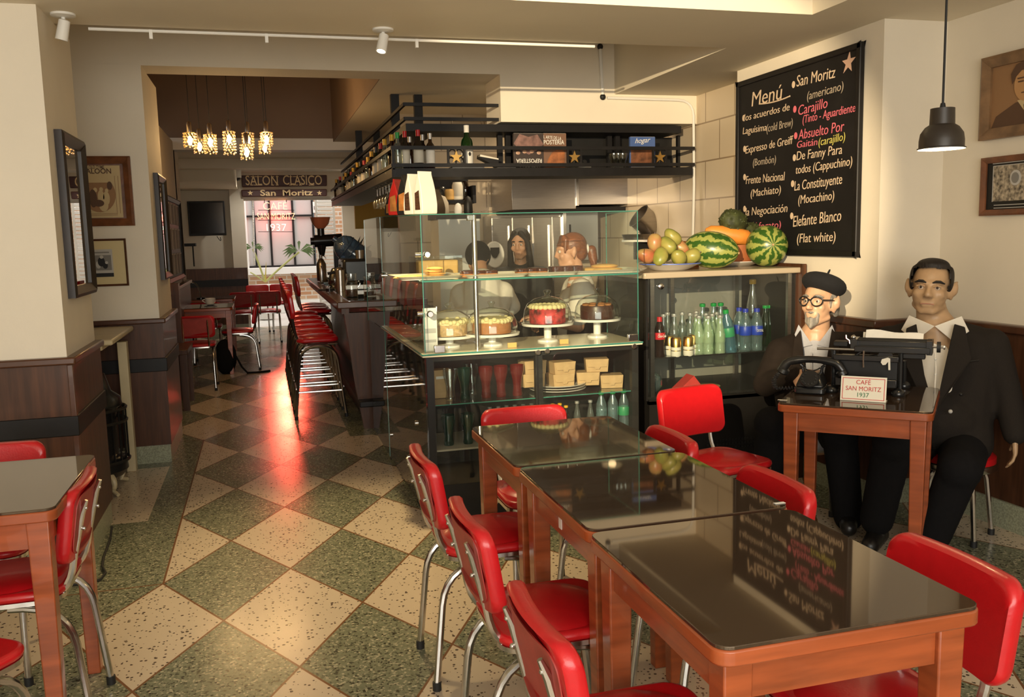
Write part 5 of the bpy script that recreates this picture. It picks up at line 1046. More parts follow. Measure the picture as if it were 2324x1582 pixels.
# pendant lamp near the right
pl = PY(2138, 290, 2.9)
t = thing('pendant_lamp', 'matt black bell shaped pendant lamp hanging at the right', 'pendant lamp', (pl.x, 2.9, CZ))
zt_, zb_ = PY(2141, 246, 2.9).z, PY(2137, 337, 2.9).z; h = zt_-zb_; r = abs(PY(2182, 334, 2.9).x-PY(2094, 334, 2.9).x)/2*.97
MB().tube([(pl.x, 2.9, CZ), (pl.x, 2.9, zt_+.01)], .0045, 7).build('cord', m.rubber, t)
MB().lathe([(.008, zt_+.02), (.012, zt_)], 12, (pl.x, 2.9, 0)).build('cord_grip', m.rubber, t)
pr = [(.01, zt_), (r*.50, zt_), (r*.52, zt_-h*.40), (r*.70, zt_-h*.47), (r*.88, zt_-h*.62), (r*.93, zt_-h*.80), (r*.93, zt_-h*.97), (r, zt_-h*.99), (r, zb_)]
MB().lathe(pr, 36, (pl.x, 2.9, 0), cap=False).build('shade', mat('dark_brown_shade', (.030, .022, .016), .42), t)
MB().lathe([(q*.97, z-.003) for q, z in pr[1:]], 36, (pl.x, 2.9, 0), cap=False).build('shade_lining', m.white, t)
MB().ball((pl.x, 2.9, zb_+.045), (.028, .028, .035), 14, 10).build('bulb', m.bulb, t); fix(t)
lamp('pendant_lamp_light', 'POINT', (pl.x, 2.9, zb_-.01), 5, (1, .72, .38), radius=.03)
# track spotlights and the surface conduit along the ceiling edge
def spotlight(px, py, label, yy, d, white=True):
    p = PZ(px, py, CZ); b = V((p.x, yy, CZ)); t = thing('ceiling_spotlight', label, 'spotlight', b, group='white ceiling spotlights')
    MB().lathe([(.055, 0), (.055, -.010), (.015, -.016)], 20, b).build('base', m.white, t); e = b+V((0, 0, -.05)); MB().tube([b+V((0, 0, -.01)), e], .009, 8).build('arm', m.white, t)
    d = V(d).normalized(); Mx = Matrix.Translation(e+d*.02) @ d.to_track_quat('Z', 'Y').to_matrix().to_4x4()
    MB().lathe([(.015, -.045), (.025, -.04), (.028, .05), (.025, .05)], 18, M=Mx, cap=True).build('head', m.white, t); MB().lathe([(.022, .0505), (.001, .051)], 18, M=Mx).build('lens', m.spotlens if not white else m.white, t); fix(t); return e+d*.09, d
spotlight(157, 48, 'white ceiling spotlight at the top left corner, turned downward', 4.72, (-.25, .1, -1))
e, d = spotlight(862, 78, 'lit white ceiling spotlight at the middle of the ceiling edge', 4.78, (-.25, -.25, -1), False)
lamp('ceiling_spot_beam', 'SPOT', e, 150, (1, .74, .38), (.35, 4.3, 0), angle=1.25, blend=.8, radius=.03)
cb = MB(); pts = [PZ(190, 52, 2.615), PZ(600, 70, 2.615), PZ(960, 90, 2.615), PZ(1352, 104, 2.615)]
pts = [V((p.x, 4.945, 2.615)) for p in pts]; yb = 6.665
dn_ = [PY(1362, 106, yb), PY(1368, 220, yb)]; hz = [PY(1378, 222, yb), PY(1540, 227, yb)]
t = thing('surface_conduit', 'thin cream conduit running along the ceiling edge and down the right kitchen corner', 'conduit', (1, 4.945, 2.615))
MB().tube(pts, .008, 7).build('ceiling_run', m.white, t)
for px in (342, 605, 962): q = PZ(px, 70, 2.615); MB().box(q.x-.008, q.x+.008, 4.935, 4.957, 2.575, 2.62).build('clip', m.white, t)
MB().tube(dn_, .014, 8).build('drop', m.white, t); rr = arc(hz[1], PY(1572, 228, yb), PY(1574, 262, yb), 5) + [PY(1575, 420, yb), PY(1572, 560, yb)]
MB().tube([hz[0]]+rr, .011, 8).build('wall_run', m.white, t)
for q in dn_: MB().ball(q, (.024, .02, .024), 10, 8).build('elbow', m.rubber, t)
fix(t)

# ------------------------------------------------------------------ stove and mantel in the left alcove
t = thing('mantel_shelf', 'cream painted mantel surround inside the left alcove', 'mantel', (-1.2, 6.14, 0))
c = PX(268, 772, -.80)
MB().prism([(0, 0), (.06, 0), (.06, .82), (.10, .86), (.10, .89), (.15, .93), (.15, .96), (0, .96)], 5.72, 6.56, lambda u, v, k: (-1.45+u*3.4, k, v)).build('surround', m.enamelcream, t, bevel=.004)
bx('shelf', m.enamelcream, -1.6, -.875, 5.68, 6.60, .96, .995, t, bevel=.012); bx('side_post', m.enamelcream, -.97, -.91, 6.46, 6.54, 0, .9, t, bevel=.004); fix(t)
sx, sy = -1.07, 6.02
t = thing('iron_stove', 'black cast iron stove with curved bars and cream feet in the left alcove', 'stove', (sx, sy, 0)); 
MB().lathe([(.17, .10), (.20, .14), (.19, .22), (.15, .24), (.15, .52), (.19, .55), (.18, .60), (.13, .64), (.10, .75), (.001, .76)], 26, (sx-.02, sy, 0)).build('stove_body', m.black, t)
for i in range(11):
    a = -1.3+2.6*i/10; MB().tube([(sx-.02+.205*math.cos(a), sy+.205*math.sin(a), z) for z in (.20, .36, .53)], .006, 6).build('grate_bar', m.black, t)
for z in (.20, .45, .53): MB().tube([(sx-.02+.208*math.cos(-1.5+3*i/14), sy+.208*math.sin(-1.5+3*i/14), z) for i in range(15)], .010, 6).build('grate_ring', m.black, t)
MB().ball((sx+.02, sy, .33), (.08, .08, .05), 14, 8).build('log', mat('charred_log', (.12, .08, .05), .9, var=.7, scale=20), t)
for a in (-.9, .9, 2.4, -2.4): MB().tube(arc((sx-.02+.15*math.cos(a), sy+.15*math.sin(a), .13), (sx-.02+.25*math.cos(a), sy+.25*math.sin(a), .10), (sx-.02+.20*math.cos(a), sy+.20*math.sin(a), .03), 6)+[(sx-.02+.25*math.cos(a), sy+.25*math.sin(a), .012)], [.022, .022, .02, .018, .016, .014, .013, .012], 8).build('foot', m.enamelcream, t)
fix(t)
pts = [PZ(254, 1195, .05), PZ(250, 1225, .01), PZ(236, 1262, .01), PZ(232, 1285, .01), PZ(240, 1300, .01), PZ(228, 1315, .01), PZ(208, 1322, .01), PZ(150, 1330, .01)]
sm = []
for i in range(len(pts)-1):
    for k in range(4): sm.append(pts[i].lerp(pts[i+1], k/4))
tag(MB().tube(sm+[pts[-1]], .006, 6).build('power_cable', m.rubber), 'black power cable lying on the floor beside the left pier', 'cable')

# ------------------------------------------------------------------ hanging bottle shelf over the bar
SB, ST = 2.0, 2.05
t = thing('hanging_shelf', 'black hanging shelf with rails and gold stars over the bar, holding bottles and books', 'hanging shelf', (1.0, 6.7, 2.0))
bx('lower_board', m.blackwood, .97, 3.38, 6.60, 7.02, SB, ST, t, bevel=.004); bx('side_board', m.blackwood, .97, 1.36, 7.02, 12.3, SB, ST, t, bevel=.004)
bx('fascia', m.blackwood, .965, 3.38, 6.59, 6.60, SB-.005, ST+.008, t); bx('fascia', m.blackwood, .96, .97, 6.6, 12.3, SB-.005, ST+.008, t)
bx('upper_board', m.blackwood, 1.10, 3.36, 6.75, 7.15, 2.345, 2.40, t); bx('upper_board', m.blackwood, 1.10, 1.36, 7.15, 12.0, 2.345, 2.40, t)
for z in (2.08, 2.207):
    bx('rail', m.blackwood, .965, 3.40, 6.588, 6.606, z-.013, z+.013, t); bx('rail', m.blackwood, .958, .976, 6.6, 12.35, z-.013, z+.013, t)
for z in (2.435, 2.54): bx('upper_rail', m.blackwood, 1.09, 1.82, 6.74, 6.76, z-.012, z+.012, t); bx('upper_rail', m.blackwood, 1.085, 1.105, 6.75, 12.1, z-.012, z+.012, t)
for x, y in ((1.17, 7.72), (1.37, 7.72), (1.14, 10.3), (1.34, 10.3)): bx('hanger_post', m.blackwood, x-.035, x+.035, y-.03, y+.03, SB, 2.76, t)
for px in (1134, 1152, 1382, 1400, 1541): x = PY(px, 330, 6.99).x; bx('divider', m.blackwood, x-.02, x+.02, 6.97, 7.01, ST, 2.35, t)
bx('back_panel', m.blackm, PY(1160, 330, 7.0).x, PY(1545, 330, 7.0).x, 7.13, 7.15, ST, 2.35, t)
for px in (892, ): bx('corner_post', m.blackwood, .963, .983, 6.59, 6.61, ST, 2.22, t)
for px in (1017, 1054, 1288, 1318, 1482, 1511): x = PY(px, 355, 6.60).x; bx('baluster', m.blackwood, x-.008, x+.008, 6.59, 6.605, 2.08, 2.207, t)
for px in (1035, 1303, 1497):
    c = PY(px, 357, 6.59); o = MB()
    for k in range(4): a = PI/4+PI/2*k; cc = V((c.x+.036*math.cos(a), 6.597, c.z+.036*math.sin(a))); o.tube([cc+V((.03*math.cos(q), 0, .03*math.sin(q))) for q in [2*PI*i/12 for i in range(12)]], .005, 5, closed=True)
    r_ = o.build('rosette', m.blackm, t); MB().prism(star(.05, .02), 6.578, 6.588, lambda u, v, k: (c.x+u, k, c.z+v)).build('gold_star', m.gold, r_, smooth=False)
for px in (1032, 1100): x = PY(px, 265, 6.85).x; MB().tube([(x, 6.95, 2.40), (x, 6.95, 2.47)], .004, 5).build('pin', m.chrome, t)
fix(t)
# bottles standing on the shelf
def shelf_bottle(x, y, h, r, glassm, capm, label, lab=m.label, group=None, neck=.42, name='liquor_bottle', z=ST+.001, lo=.18, hi=.55):
    t = thing(name, label, 'bottle', (x, y, z), group=group)
    MB().lathe([(r*.9, 0), (r, .008), (r, h*.60), (r*.85, h*.68), (r*neck, h*.76), (r*neck*.9, h*.93), (.001, h*.935)], 18).build('bottle_body', glassm, t)
    MB().lathe([(r*neck*1.05, h*.84), (r*neck*1.1, h*1.0), (r*neck*.6, h*1.003)], 14).build('cap', capm, t)
    if lab: MB().lathe([(r*1.012, h*lo), (r*1.02, h*(lo+.01)), (r*1.02, h*(hi-.01)), (r*1.012, h*hi)], 18, cap=False).build('label', lab, t)
    return t
def sb(px, py, r, *a, y=6.70, **k): p = PY(px, 380, y); return shelf_bottle(p.x, y, PY(px, py, y).z-ST, r, *a, **k)
sb(904, 301, .036, m.bclear, m.cap_g, 'clear bottle with a green cap at the corner of the hanging shelf', lab=None)
sb(921, 298, .035, m.bdark, m.cap_r, 'dark bottle with a red capsule second from the shelf corner', y=6.74)
sb(932, 311, .030, m.bbrown, m.cap_w, 'small bottle with a silver cap between the two red capped ones', y=6.80, lab=None)
sb(951, 295, .038, m.bdark, m.cap_r, 'wine bottle with a red capsule and cream label on the hanging shelf', y=6.70)
sb(961, 306, .033, m.bbrown, m.cap_w, 'brown bottle half hidden behind the wine bottle', y=6.86)
sb(978, 303, .034, m.bbrown, m.cap_w, 'bottle with a silver capsule and white label right of the wine bottle', y=6.68, lab=m.paper)
b = sb(1061, 285, .046, m.bgreen, m.paper, 'single green whisky bottle with a white label standing alone on the hanging shelf', y=6.74, lab=m.paper, lo=.1, hi=.52); text('label_lettering', 'Black', m.blackm, (-.03, -.047, .17), (.03, -.047, .17), (0, 0, 1), .016, b, out=(0, -1, 0), depth=.001); MB().prism(ell(0, 0, .010, .016, 10), -.049, -.047, lambda u, v, k: (u+.01, k, .12+v)).build('label_emblem', m.blackm, b)
GL = 'bottles along the left arm of the hanging shelf'
kinds = [(m.bbrown, m.cap_y), (m.bgreen, m.cap_k), (m.bclear, m.cap_k), (m.bdark, m.cap_r), (m.bclear, m.cap_y), (m.bdark, m.cap_k)]
lbs = ['brown liquor bottle in the row on the left arm of the hanging shelf', 'green liquor bottle in the row on the left arm of the hanging shelf', 'clear black capped bottle in the row on the shelf\'s left arm', "dark red capped bottle in the row on the shelf's left arm", 'clear yellow capped bottle in the row on the shelf\'s left arm', "dark black capped bottle in the row on the shelf's left arm"]
pb = [None]*6; yy = 7.05; i = 0
while yy < 12.2:
    k = (i*5+i//4) % 6; x = 1.03+.085*(i % 2)+random.uniform(-.01, .01); h = random.uniform(.25, .33)
    if pb[k] is None: pb[k] = shelf_bottle(x, yy, .30, .036, kinds[k][0], kinds[k][1], lbs[k], m.label if k % 2 else None, GL+' ('+('brown', 'green', 'clear black capped', 'dark red capped', 'clear yellow capped', 'dark black capped')[k]+')')
    else: dup(pb[k], (x, yy, ST+.001), scale=(1, 1, h/.30))
    yy += .16; i += 1
# books and crockery
def book(name, label, px0, px1, py0, py1, y, th, cov, tilt=0):
    a, b = PY(px0, py1, y), PY(px1, py0, y); t = thing(name, label, 'book', ((a.x+b.x)/2, y, ST+.001)); w = b.x-a.x; h = b.z-ST
    bx('cover', cov, -w/2, w/2, 0, th, 0, h, t, bevel=.002); bx('pages', m.paper, -w/2+.004, w/2-.004, .004, th-.004, h-.004, h+.001, t); return t, w, h
t, w_, h = book('cookbook', 'dark cookbook with upside down REPOSTERIA title standing on the hanging shelf', 1167, 1233, 303, 388, 6.72, .03, mat('dark_book_cover', (.05, .035, .03), .35))
text('cover_title', 'REPOSTERÍA', m.paper, (w_*.43, -.002, .085), (-w_*.43, -.002, .085), (0, 0, -1), .030, t, out=(0, -1, 0), depth=.001, bold=.01)
text('cover_title', 'ARTE DE LA', m.paper, (w_*.40, -.002, .042), (-w_*.34, -.002, .042), (0, 0, -1), .022, t, out=(0, -1, 0), depth=.001)
MB().prism([(-w_*.5, h*.72), (-w_*.3, h*.98), (0, h*.9), (w_*.3, h*.97), (w_*.5, h*.7), (w_*.3, h*.55), (0, h*.42), (-w_*.3, h*.55)], -.0015, .0, lambda u, v, k: (u, k, v)).build('cover_picture', mat('mauve_picture', (.22, .12, .10), .4, var=.5, scale=18), t)
for u in (-.36, -.14, .10, .34): MB().ball((w_*u, -.001, h*(.52-.05*abs(u)*3)), (.018, .003, .014), 10, 6).build('cover_flower', mat('flower_print', (.5, .30, .2), .5), t)
t, w_, h = book('cookbook', 'brown cookbook reading EL ARTE DE LA REPOSTERIA beside the dark one', 1234, 1285, 303, 386, 6.73, .03, mat('brown_book_cover', (.20, .11, .07), .35))
text('cover_title', 'L ARTE DE LA', m.paper, (-w_*.48, -.002, h*.86), (w_*.28, -.002, h*.82), (0, 0, 1), .024, t, out=(0, -1, 0), depth=.001); text('cover_title', 'POSTERÍA', m.paper, (-w_*.48, -.002, h*.70), (w_*.40, -.002, h*.70), (0, 0, 1), .034, t, out=(0, -1, 0), depth=.001, bold=.008)
MB().prism([(-w_*.45, 0), (w_*.4, 0), (w_*.42, h*.5), (w_*.2, h*.58), (-.1*w_, h*.5), (-w_*.3, h*.3)], -.0015, 0, lambda u, v, k: (u, k, v)).build('cover_picture', mat('orange_brown_picture', (.32, .11, .035), .5, var=.5, scale=20), t)
t, w_, h = book('cookbook', 'blue cookbook reading hogar at the right part of the hanging shelf', 1431, 1487, 311, 384, 6.74, .03, mat('blue_book_cover', (.07, .13, .34), .35))
text('cover_title', 'hogar', m.paper, (-w_*.32, -.002, h*.80), (w_*.30, -.002, h*.84), (0, 0, 1), .04, t, out=(0, -1, 0), depth=.001, shear=.4)
bx('cover_picture', mat('brown_food_picture', (.16, .06, .025), .5, var=.7, scale=18), -w_*.48, w_*.40, -.0015, 0, h*.18, h*.66, t); bx('cover_band', m.paper, -w_*.48, w_*.46, -.0015, 0, 0, h*.09, t)
for px0, px1, lb, y in ((1026, 1100, 'thin pale book lying flat below the green whisky bottle', 6.66), (1128, 1172, 'flat book under the wooden wedge beside the dark cookbook', 6.70)):
    a, b = PY(px0, 382, y).x, PY(px1, 382, y).x; t = thing('flat_book', lb, 'book', ((a+b)/2, y, ST+.001)); bx('pages', m.paper, -(b-a)/2+.003, (b-a)/2-.003, .0, .13, .003, .019, t); bx('cover', m.blackm, -(b-a)/2, (b-a)/2, 0, .135, .019, .023, t)
a, b = PY(1096, 370, 6.72), PY(1165, 380, 6.72); t = thing('wooden_wedge', 'dark open book leaning over on the flat book', 'book', ((a.x+b.x)/2, 6.78, ST+.025)); MB().prism([(-.13, .075), (-.125, .10), (.02, .07), (.02, .0)], 0, .10, lambda u, v, k: (u, k, v)).build('cover', m.blackwood, t); MB().prism([(-.128, .085), (-.125, .10), (.02, .07), (.02, .06)], -.001, .06, lambda u, v, k: (u, k, v)).build('pages', m.label, t)
p = PY(1315, 384, 6.76); t = thing('bowl_stack', 'white bowl standing behind the middle gold star of the shelf', 'bowl', (p.x, 6.80, ST+.001))
for i in range(2): MB().lathe([(.03, .004+i*.012), (.085, .03+i*.012), (.088, .034+i*.012), (.03, .01+i*.012)], 26).build('bowl', m.plate, t)
p = PY(1334, 372, 6.70); t = tag(MB().box(-.045, .045, 0, .05, 0, .045).build('napkin_box', m.paper, None, bevel=.003), 'small white box beside the middle gold star of the shelf', 'box'); t.location = (p.x, 6.74, ST+.04); t.location.z = ST+.001
for i, px in enumerate((1294, 1308)): glass_tumbler(m.clear, 'small clear tumbler behind the middle gold star of the shelf', PY(px, 380, 6.70).x, 6.70, ST+.001, 'tumblers on the hanging shelf', .10, 'shot_glass')
for i, px in enumerate((1393, 1403, 1413)): glass_tumbler(m.clear, 'small clear tumbler left of the blue cookbook', PY(px, 380, 6.75).x, 6.75, ST+.001, 'tumblers left of the blue book', .13, 'shot_glass')
# stemware hanging below
w0 = None
for r_ in range(3):
    for i in range(6):
        x, y = 1.04+.10*r_, 7.15+i*.19+.05*r_
        if w0 is None:
            w0 = thing('wine_glass', 'upside down wine glass hanging below the left arm of the bottle shelf', 'wine glass', (x, y, 2.0), group='wine glasses hanging under the shelf')
            MB().lathe([(.034, -.002), (.030, -.006), (.005, -.010), (.004, -.075), (.02, -.09), (.042, -.125), (.044, -.15), (.036, -.185)], 18, cap=False).build('stemware', m.stemware, w0); bx('hanging_slot', m.blackm, -.02, .02, -.05, .05, -.003, 0, w0)
        else: dup(w0, (x, y, 2.0))
# coffee bags on the glass top of the case corner
tp_ = MB().add([(DX0, DY, TZ+.002), (DX0+.42, DY, TZ+.002), (DX0+.42, 6.2, TZ+.03), (DX0, 6.2, TZ+.03)], [(0, 1, 2, 3)]).build('top_pane', m.glass, None, smooth=False); tp_.parent = case; tp_.matrix_parent_inverse = Matrix.Translation(case.location).inverted()
def bag(px, pyt, y, w, d, mt, label, win=None, rz=.3):
    z0 = TZ+.006+.03*(y-DY)/1.6; p = PY(px, 470, y); h = PY(px, pyt, y).z-z0; t = thing('coffee_bag', label, 'coffee bag', (p.x, y, z0), rz)
    lv = [(0, .90, 1), (.04, 1, 1), (.22, 1.04, 1.02), (.42, .90, 1.0), (.60, .70, .97), (.76, .46, .94), (.90, .20, .90), (1, .08, .88)]; vs = []; fs = []
    for t_, fd, fw_ in lv: vs += [(sx_*w/2*fw_, sy_*d/2*fd, h*t_) for sx_, sy_ in ((-1, -1), (1, -1), (1, 1), (-1, 1))]
    for k in range(len(lv)-1): fs += [(k*4+i, k*4+(i+1) % 4, k*4+4+(i+1) % 4, k*4+4+i) for i in range(4)]
    MB().add(vs, fs+[(3, 2, 1, 0), tuple(len(lv)*4-4+i for i in range(4))]).build('bag', mt, t, bevel=.006, ang=60)
    bx('seal', mt, -w/2*.87, w/2*.87, -.004, .004, h*.93, h*1.01, t)
    if win: MB().add([(-w/2-.004, -d*.30, h*.10), (-w/2-.004, d*.30, h*.10), (-w/2-.004, d*.28, h*.50), (-w/2-.004, -d*.20, h*.56)], [(0, 1, 2, 3)]).build('window', win, t, smooth=False)
    return t
bag(893, 440, 5.6, .10, .07, m.bag_k, 'slim dark coffee bag furthest left on the case top', m.croiss, .9); bag(905, 408, 5.45, .12, .08, m.bag_r, 'red coffee bag on the corner of the glass case', m.croiss, .9)
bag(925, 398, 5.35, .12, .08, m.bag_k, 'black coffee bag behind the red one on the case top', m.croiss, .9); bag(942, 396, 5.18, .105, .08, m.bag_w, 'white coffee bag with a window, left of the pair', m.coffee, .5)
bag(966, 390, 5.04, .105, .08, m.bag_w, 'white coffee bag in front, right of the pair', m.coffee, .45); bag(985, 430, 5.4, .12, .08, m.steel, 'silver grey coffee bag behind the white pair', None, .7)

# ------------------------------------------------------------------ things on the bar
BZ = 1.063
def onbar(px, y, py=660): return V((PY(px, py, y).x, y, BZ))
p = onbar(735, 11.2); t = thing('coffee_grinder', 'tall black coffee grinder with a smoked hopper at the far end of the bar', 'coffee grinder', p); zz = lambda py: PY(735, py, 11.2).z-BZ
MB().lathe([(.045, zz(519)), (.10, zz(508)), (.122, zz(494)), (.126, zz(493)), (.118, zz(494))], 26, cap=False).build('hopper', m.amber, t); MB().lathe([(.042, zz(536)), (.042, zz(519)), (.05, zz(518))], 16).build('neck', m.black, t)
MB().tube([(-.09, 0, zz(547)), (.25, 0, zz(545))], .075, 18).build('grinder_body', m.black, t); MB().tube([(-.13, 0, zz(547)), (-.09, 0, zz(547))], .045, 14).build('adjust_knob', m.black, t)
MB().tube([(0, 0, zz(556)), (.0, 0, zz(580))], [.06, .03], 14).build('spout', m.black, t); bx('column', m.black, .14, .22, -.06, .06, 0, zz(552), t, bevel=.01); bx('base', m.black, -.06, .24, -.10, .10, 0, .03, t, bevel=.008)
p = onbar(732, 10.95); t = thing('siphon_bottle', 'silver cream siphon standing below the grinder spout', 'siphon', p); MB().lathe([(.055, 0), (.058, .02), (.058, .20), (.03, .26), (.018, .27), (.02, .31), (.001, .31)], 20).build('canister', m.steel, t); MB().tube(arc((0, 0, .30), (.05, 0, .31), (.06, 0, .26), 5), .006, 6).build('nozzle', m.chrome, t)
p = onbar(742, 10.2); t = thing('kitchen_scale', 'small kitchen scale with a lit display beside the siphon', 'scale', p); bx('scale_body', m.blackm, -.06, .06, -.06, .06, 0, .02, t, bevel=.004); bx('display', mat('lcd_blue', (.25, .4, .55), .3), -.035, .035, -.061, -.058, .004, .016, t); MB().tube(arc((.03, .03, .02), (-.02, .03, .12), (-.05, .03, .20), 6), .006, 6).build('lamp_neck', m.chrome, t)
p = onbar(762, 9.55); t = thing('kettle', 'dark glass kettle on the bar before the grinder', 'kettle', p); MB().lathe([(.06, 0), (.075, .03), (.06, .12), (.04, .17), (.03, .19), (.001, .2)], 20).build('kettle_body', m.darkglass, t); MB().tube(arc((.05, 0, .15), (.12, 0, .13), (.07, 0, .04), 7), .008, 7).build('handle', m.black, t)
t = thing('tamper', 'black filter handle lying on the bar beside the kettle', 'filter handle', onbar(748, 8.6)); MB().lathe([(.035, 0), (.036, .03), (.001, .03)], 16).build('basket', m.black, t); MB().tube([(-.03, 0, .018), (-.10, .02, .018)], [.008, .011], 8).build('handle', m.rubber, t)
p = onbar(774, 8.6); t = thing('french_press', 'tall steel french press among the jars on the bar', 'french press', p); MB().lathe([(.045, 0), (.045, .20), (.05, .205), (.03, .225), (.001, .23)], 20).build('beaker', m.steel, t); MB().ball((0, 0, .245), .012, 10, 6).build('plunger_knob', m.black, t); MB().tube(arc((.04, 0, .18), (.10, 0, .16), (.045, 0, .05), 7), .007, 6).build('handle', m.black, t)
def jar(px, y, h, r, label, fill):
    t = thing('glass_jar', label, 'jar', onbar(px, y), group='glass jars on the bar'); MB().lathe([(r*.95, 0), (r, .006), (r, h*.62), (r*.8, h*.74), (r*.85, h*.78), (r*.85, h*.9)], 22, cap=False).build('jar_body', m.clear, t); MB().lathe([(r*.9, h*.9), (r*.9, h), (.001, h)], 20).build('lid', m.clear, t); MB().lathe([(r*.92, .008), (r*.92, h*fill), (.001, h*fill)], 20).build('contents', m.coffee, t)
    MB().tube(arc((r*.9, 0, h*.7), (r*1.9, 0, h*.62), (r, 0, h*.4), 7), .005, 6).build('handle', m.clear, t)
jar(798, 7.65, .20, .052, 'clear glass jar of coffee at the near end of the bar', .28); jar(837, 7.7, .17, .045, 'smaller clear glass jar beside the coffee jar on the bar', .22); jar(772, 8.9, .19, .05, 'clear glass jar behind the steel french press', .2)
p = onbar(798, 9.6); t = thing('water_jug', 'big blue water jug lying tilted behind the bar', 'water jug', (p.x+.02, 9.6, 1.42)); Mx = Matrix.Rotation(-.9, 4, 'Y'); MB().lathe([(.001, -.19), (.10, -.19), (.13, -.16), (.13, .10), (.09, .17), (.03, .20), (.03, .24)], 26, M=Mx).build('jug_body', m.bluejug, t)
for z in (-.08, 0, .07): MB().lathe([(.134, z-.008), (.137, z), (.134, z+.008)], 26, M=Mx, cap=False).build('rib', m.bluejug, kids(t)[0])
bx('cradle', m.black, -.10, .16, -.08, .08, -.357, -.12, t, bevel=.01)
p = onbar(806, 9.2); t = thing('espresso_machine', 'dark espresso machine on the bar, half hidden behind the glass', 'espresso machine', (p.x+.05, 9.0, BZ)); bx('machine_body', m.black, -.20, .18, -.25, .3, .06, .30, t, bevel=.03); bx('drip_tray', m.steel, -.22, .16, -.25, .3, 0, .05, t, bevel=.006); MB().tube([(-.22, -.1, .18), (-.34, -.1, .16)], .014, 8).build('group_handle', m.rubber, t); MB().lathe([(.04, 0), (.045, .08), (.04, .08)], 16, (-.02, -.1, .30)).build('cup_on_top', m.steel, t)
p = PY(800, 505, 12.4); t = thing('dark_plant', 'dark leafy plant beyond the bar below the shelf end', 'plant', (p.x, 12.6, 1.0)); MB().lathe([(.08, 0), (.11, .16), (.10, .16), (.001, .15)], 18).build('pot', m.blackm, t); mb = MB()
for i in range(34): a = random.uniform(0, 6.28); e_ = random.uniform(.2, 1.3); L = random.uniform(.14, .3); d = V((math.cos(a)*math.cos(e_), math.sin(a)*math.cos(e_)*.6, math.sin(e_))); s_ = d.orthogonal().normalized()*.035; b = V((0, 0, .30)); mb.add([b, b+d*L*.5+s_, b+d*L*1.2, b+d*L*.5-s_], [(0, 1, 2, 3)])
mb.build('leaves', m.leafdark, t, weld=False); MB().tube([(0, 0, .14), (0, 0, .36)], .02, 6).build('stem', m.leafdark, t); bx('plant_stand', m.blackm, -.12, .12, -.12, .12, -1.0, 0, t)

# ------------------------------------------------------------------ kitchen behind the counter
yk = 8.5
def kp(px, py, y=yk): return PY(px, py, y)
t = thing('extractor_hood', 'stainless steel extractor hood over the kitchen range', 'extractor hood', (kp(1310, 470).x, 8.5, kp(1310, 470, 8.1).z))
a, b, c = kp(1162, 478, 8.1), kp(1310, 478, 8.1), kp(1478, 456, 8.1); zt_ = kp(1310, 395, 8.1).z
bx('left_panel', m.steel, a.x, b.x-.01, 8.1, 8.85, kp(1200, 476, 8.1).z, zt_, t, bevel=.004); bx('right_panel', m.steel, b.x+.01, c.x, 8.1, 8.85, kp(1400, 464, 8.1).z, zt_, t, bevel=.004)
bx('panel_edge', m.chrome, b.x-.012, b.x+.012, 8.085, 8.1, kp(1310, 467, 8.1).z, zt_, t); bx('panel_edge', m.chrome, c.x-.03, c.x, 8.085, 8.1, kp(1478, 458, 8.1).z, zt_, t); bx('grease_filter', m.blackm, a.x+.03, c.x-.03, 8.15, 8.8, kp(1310, 480, 8.1).z, kp(1310, 470, 8.1).z, t); fix(t)
t = thing('steel_cabinet', 'tall stainless steel kitchen cabinet behind the staff', 'cabinet', (kp(1200, 560).x, 8.7, 0)); x0, x1 = kp(1118, 500).x, kp(1300, 500).x; n = 4
ztop = kp(1310, 484, 8.1).z; bx('carcass', m.steel, x0, x1, 8.55, 8.88, 0, ztop, t)
for i in range(n): a_, b_ = x0+(x1-x0)*i/n, x0+(x1-x0)*(i+1)/n; d_ = bx('door', m.steel, a_+.006, b_-.006, 8.53, 8.55, .95, ztop-.02, t, bevel=.004); bx('handle', m.chrome, b_-.04, b_-.02, 8.50, 8.53, 1.2, ztop-.1, d_)
fix(t)
t = thing('steel_splashback', 'blue grey steel door panel behind the ponytailed woman', 'panel', (kp(1320, 530).x, 8.5, kp(1320, 590).z)); bx('panel', mat('blue_grey_steel', (.34, .36, .37), .35, .6), kp(1285, 530).x, kp(1357, 530).x, 8.5, 8.53, kp(1320, 590).z, kp(1320, 478).z, t); bx('panel_frame', m.chrome, kp(1278, 530).x, kp(1285, 530).x, 8.49, 8.53, kp(1320, 592).z, kp(1320, 476).z, t); fix(t)
t = thing('work_counter', 'dark kitchen work counter along the back wall', 'counter', (2.4, 8.6, 0)); bx('worktop', m.steel, 1.5, 3.44, 8.2, 8.5, .88, .92, t); bx('carcass', m.blackm, 1.5, 3.44, 8.25, 8.5, 0, .88, t); fix(t)
t = thing('pot_shelf', 'steel wall shelf holding nested pots in the kitchen corner', 'shelf', (kp(1480, 545, 7.6).x, 7.6, kp(1480, 545, 7.6).z)); z_ = kp(1480, 543, 7.6).z; bx('shelf_board', m.steel, kp(1440, 545, 7.6).x, 3.45, 7.3, 7.9, z_-.02, z_, t); bx('bracket', m.blackm, 3.3, 3.45, 7.55, 7.6, z_-.18, z_-.02, t); fix(t)
p = kp(1474, 510, 7.55); p.x -= .03; Mx = Matrix.Translation((p.x, 7.55, z_+.155)) @ Matrix.Rotation(-.9, 4, 'Y'); 
o = MB().lathe([(.001, -.11), (.10, -.11), (.115, -.09), (.115, .09), (.122, .10), (.11, .10), (.105, -.08)], 28, M=Mx).build('cooking_pot', m.steel); tag(o, 'steel cooking pot tilted on the kitchen shelf', 'pot')
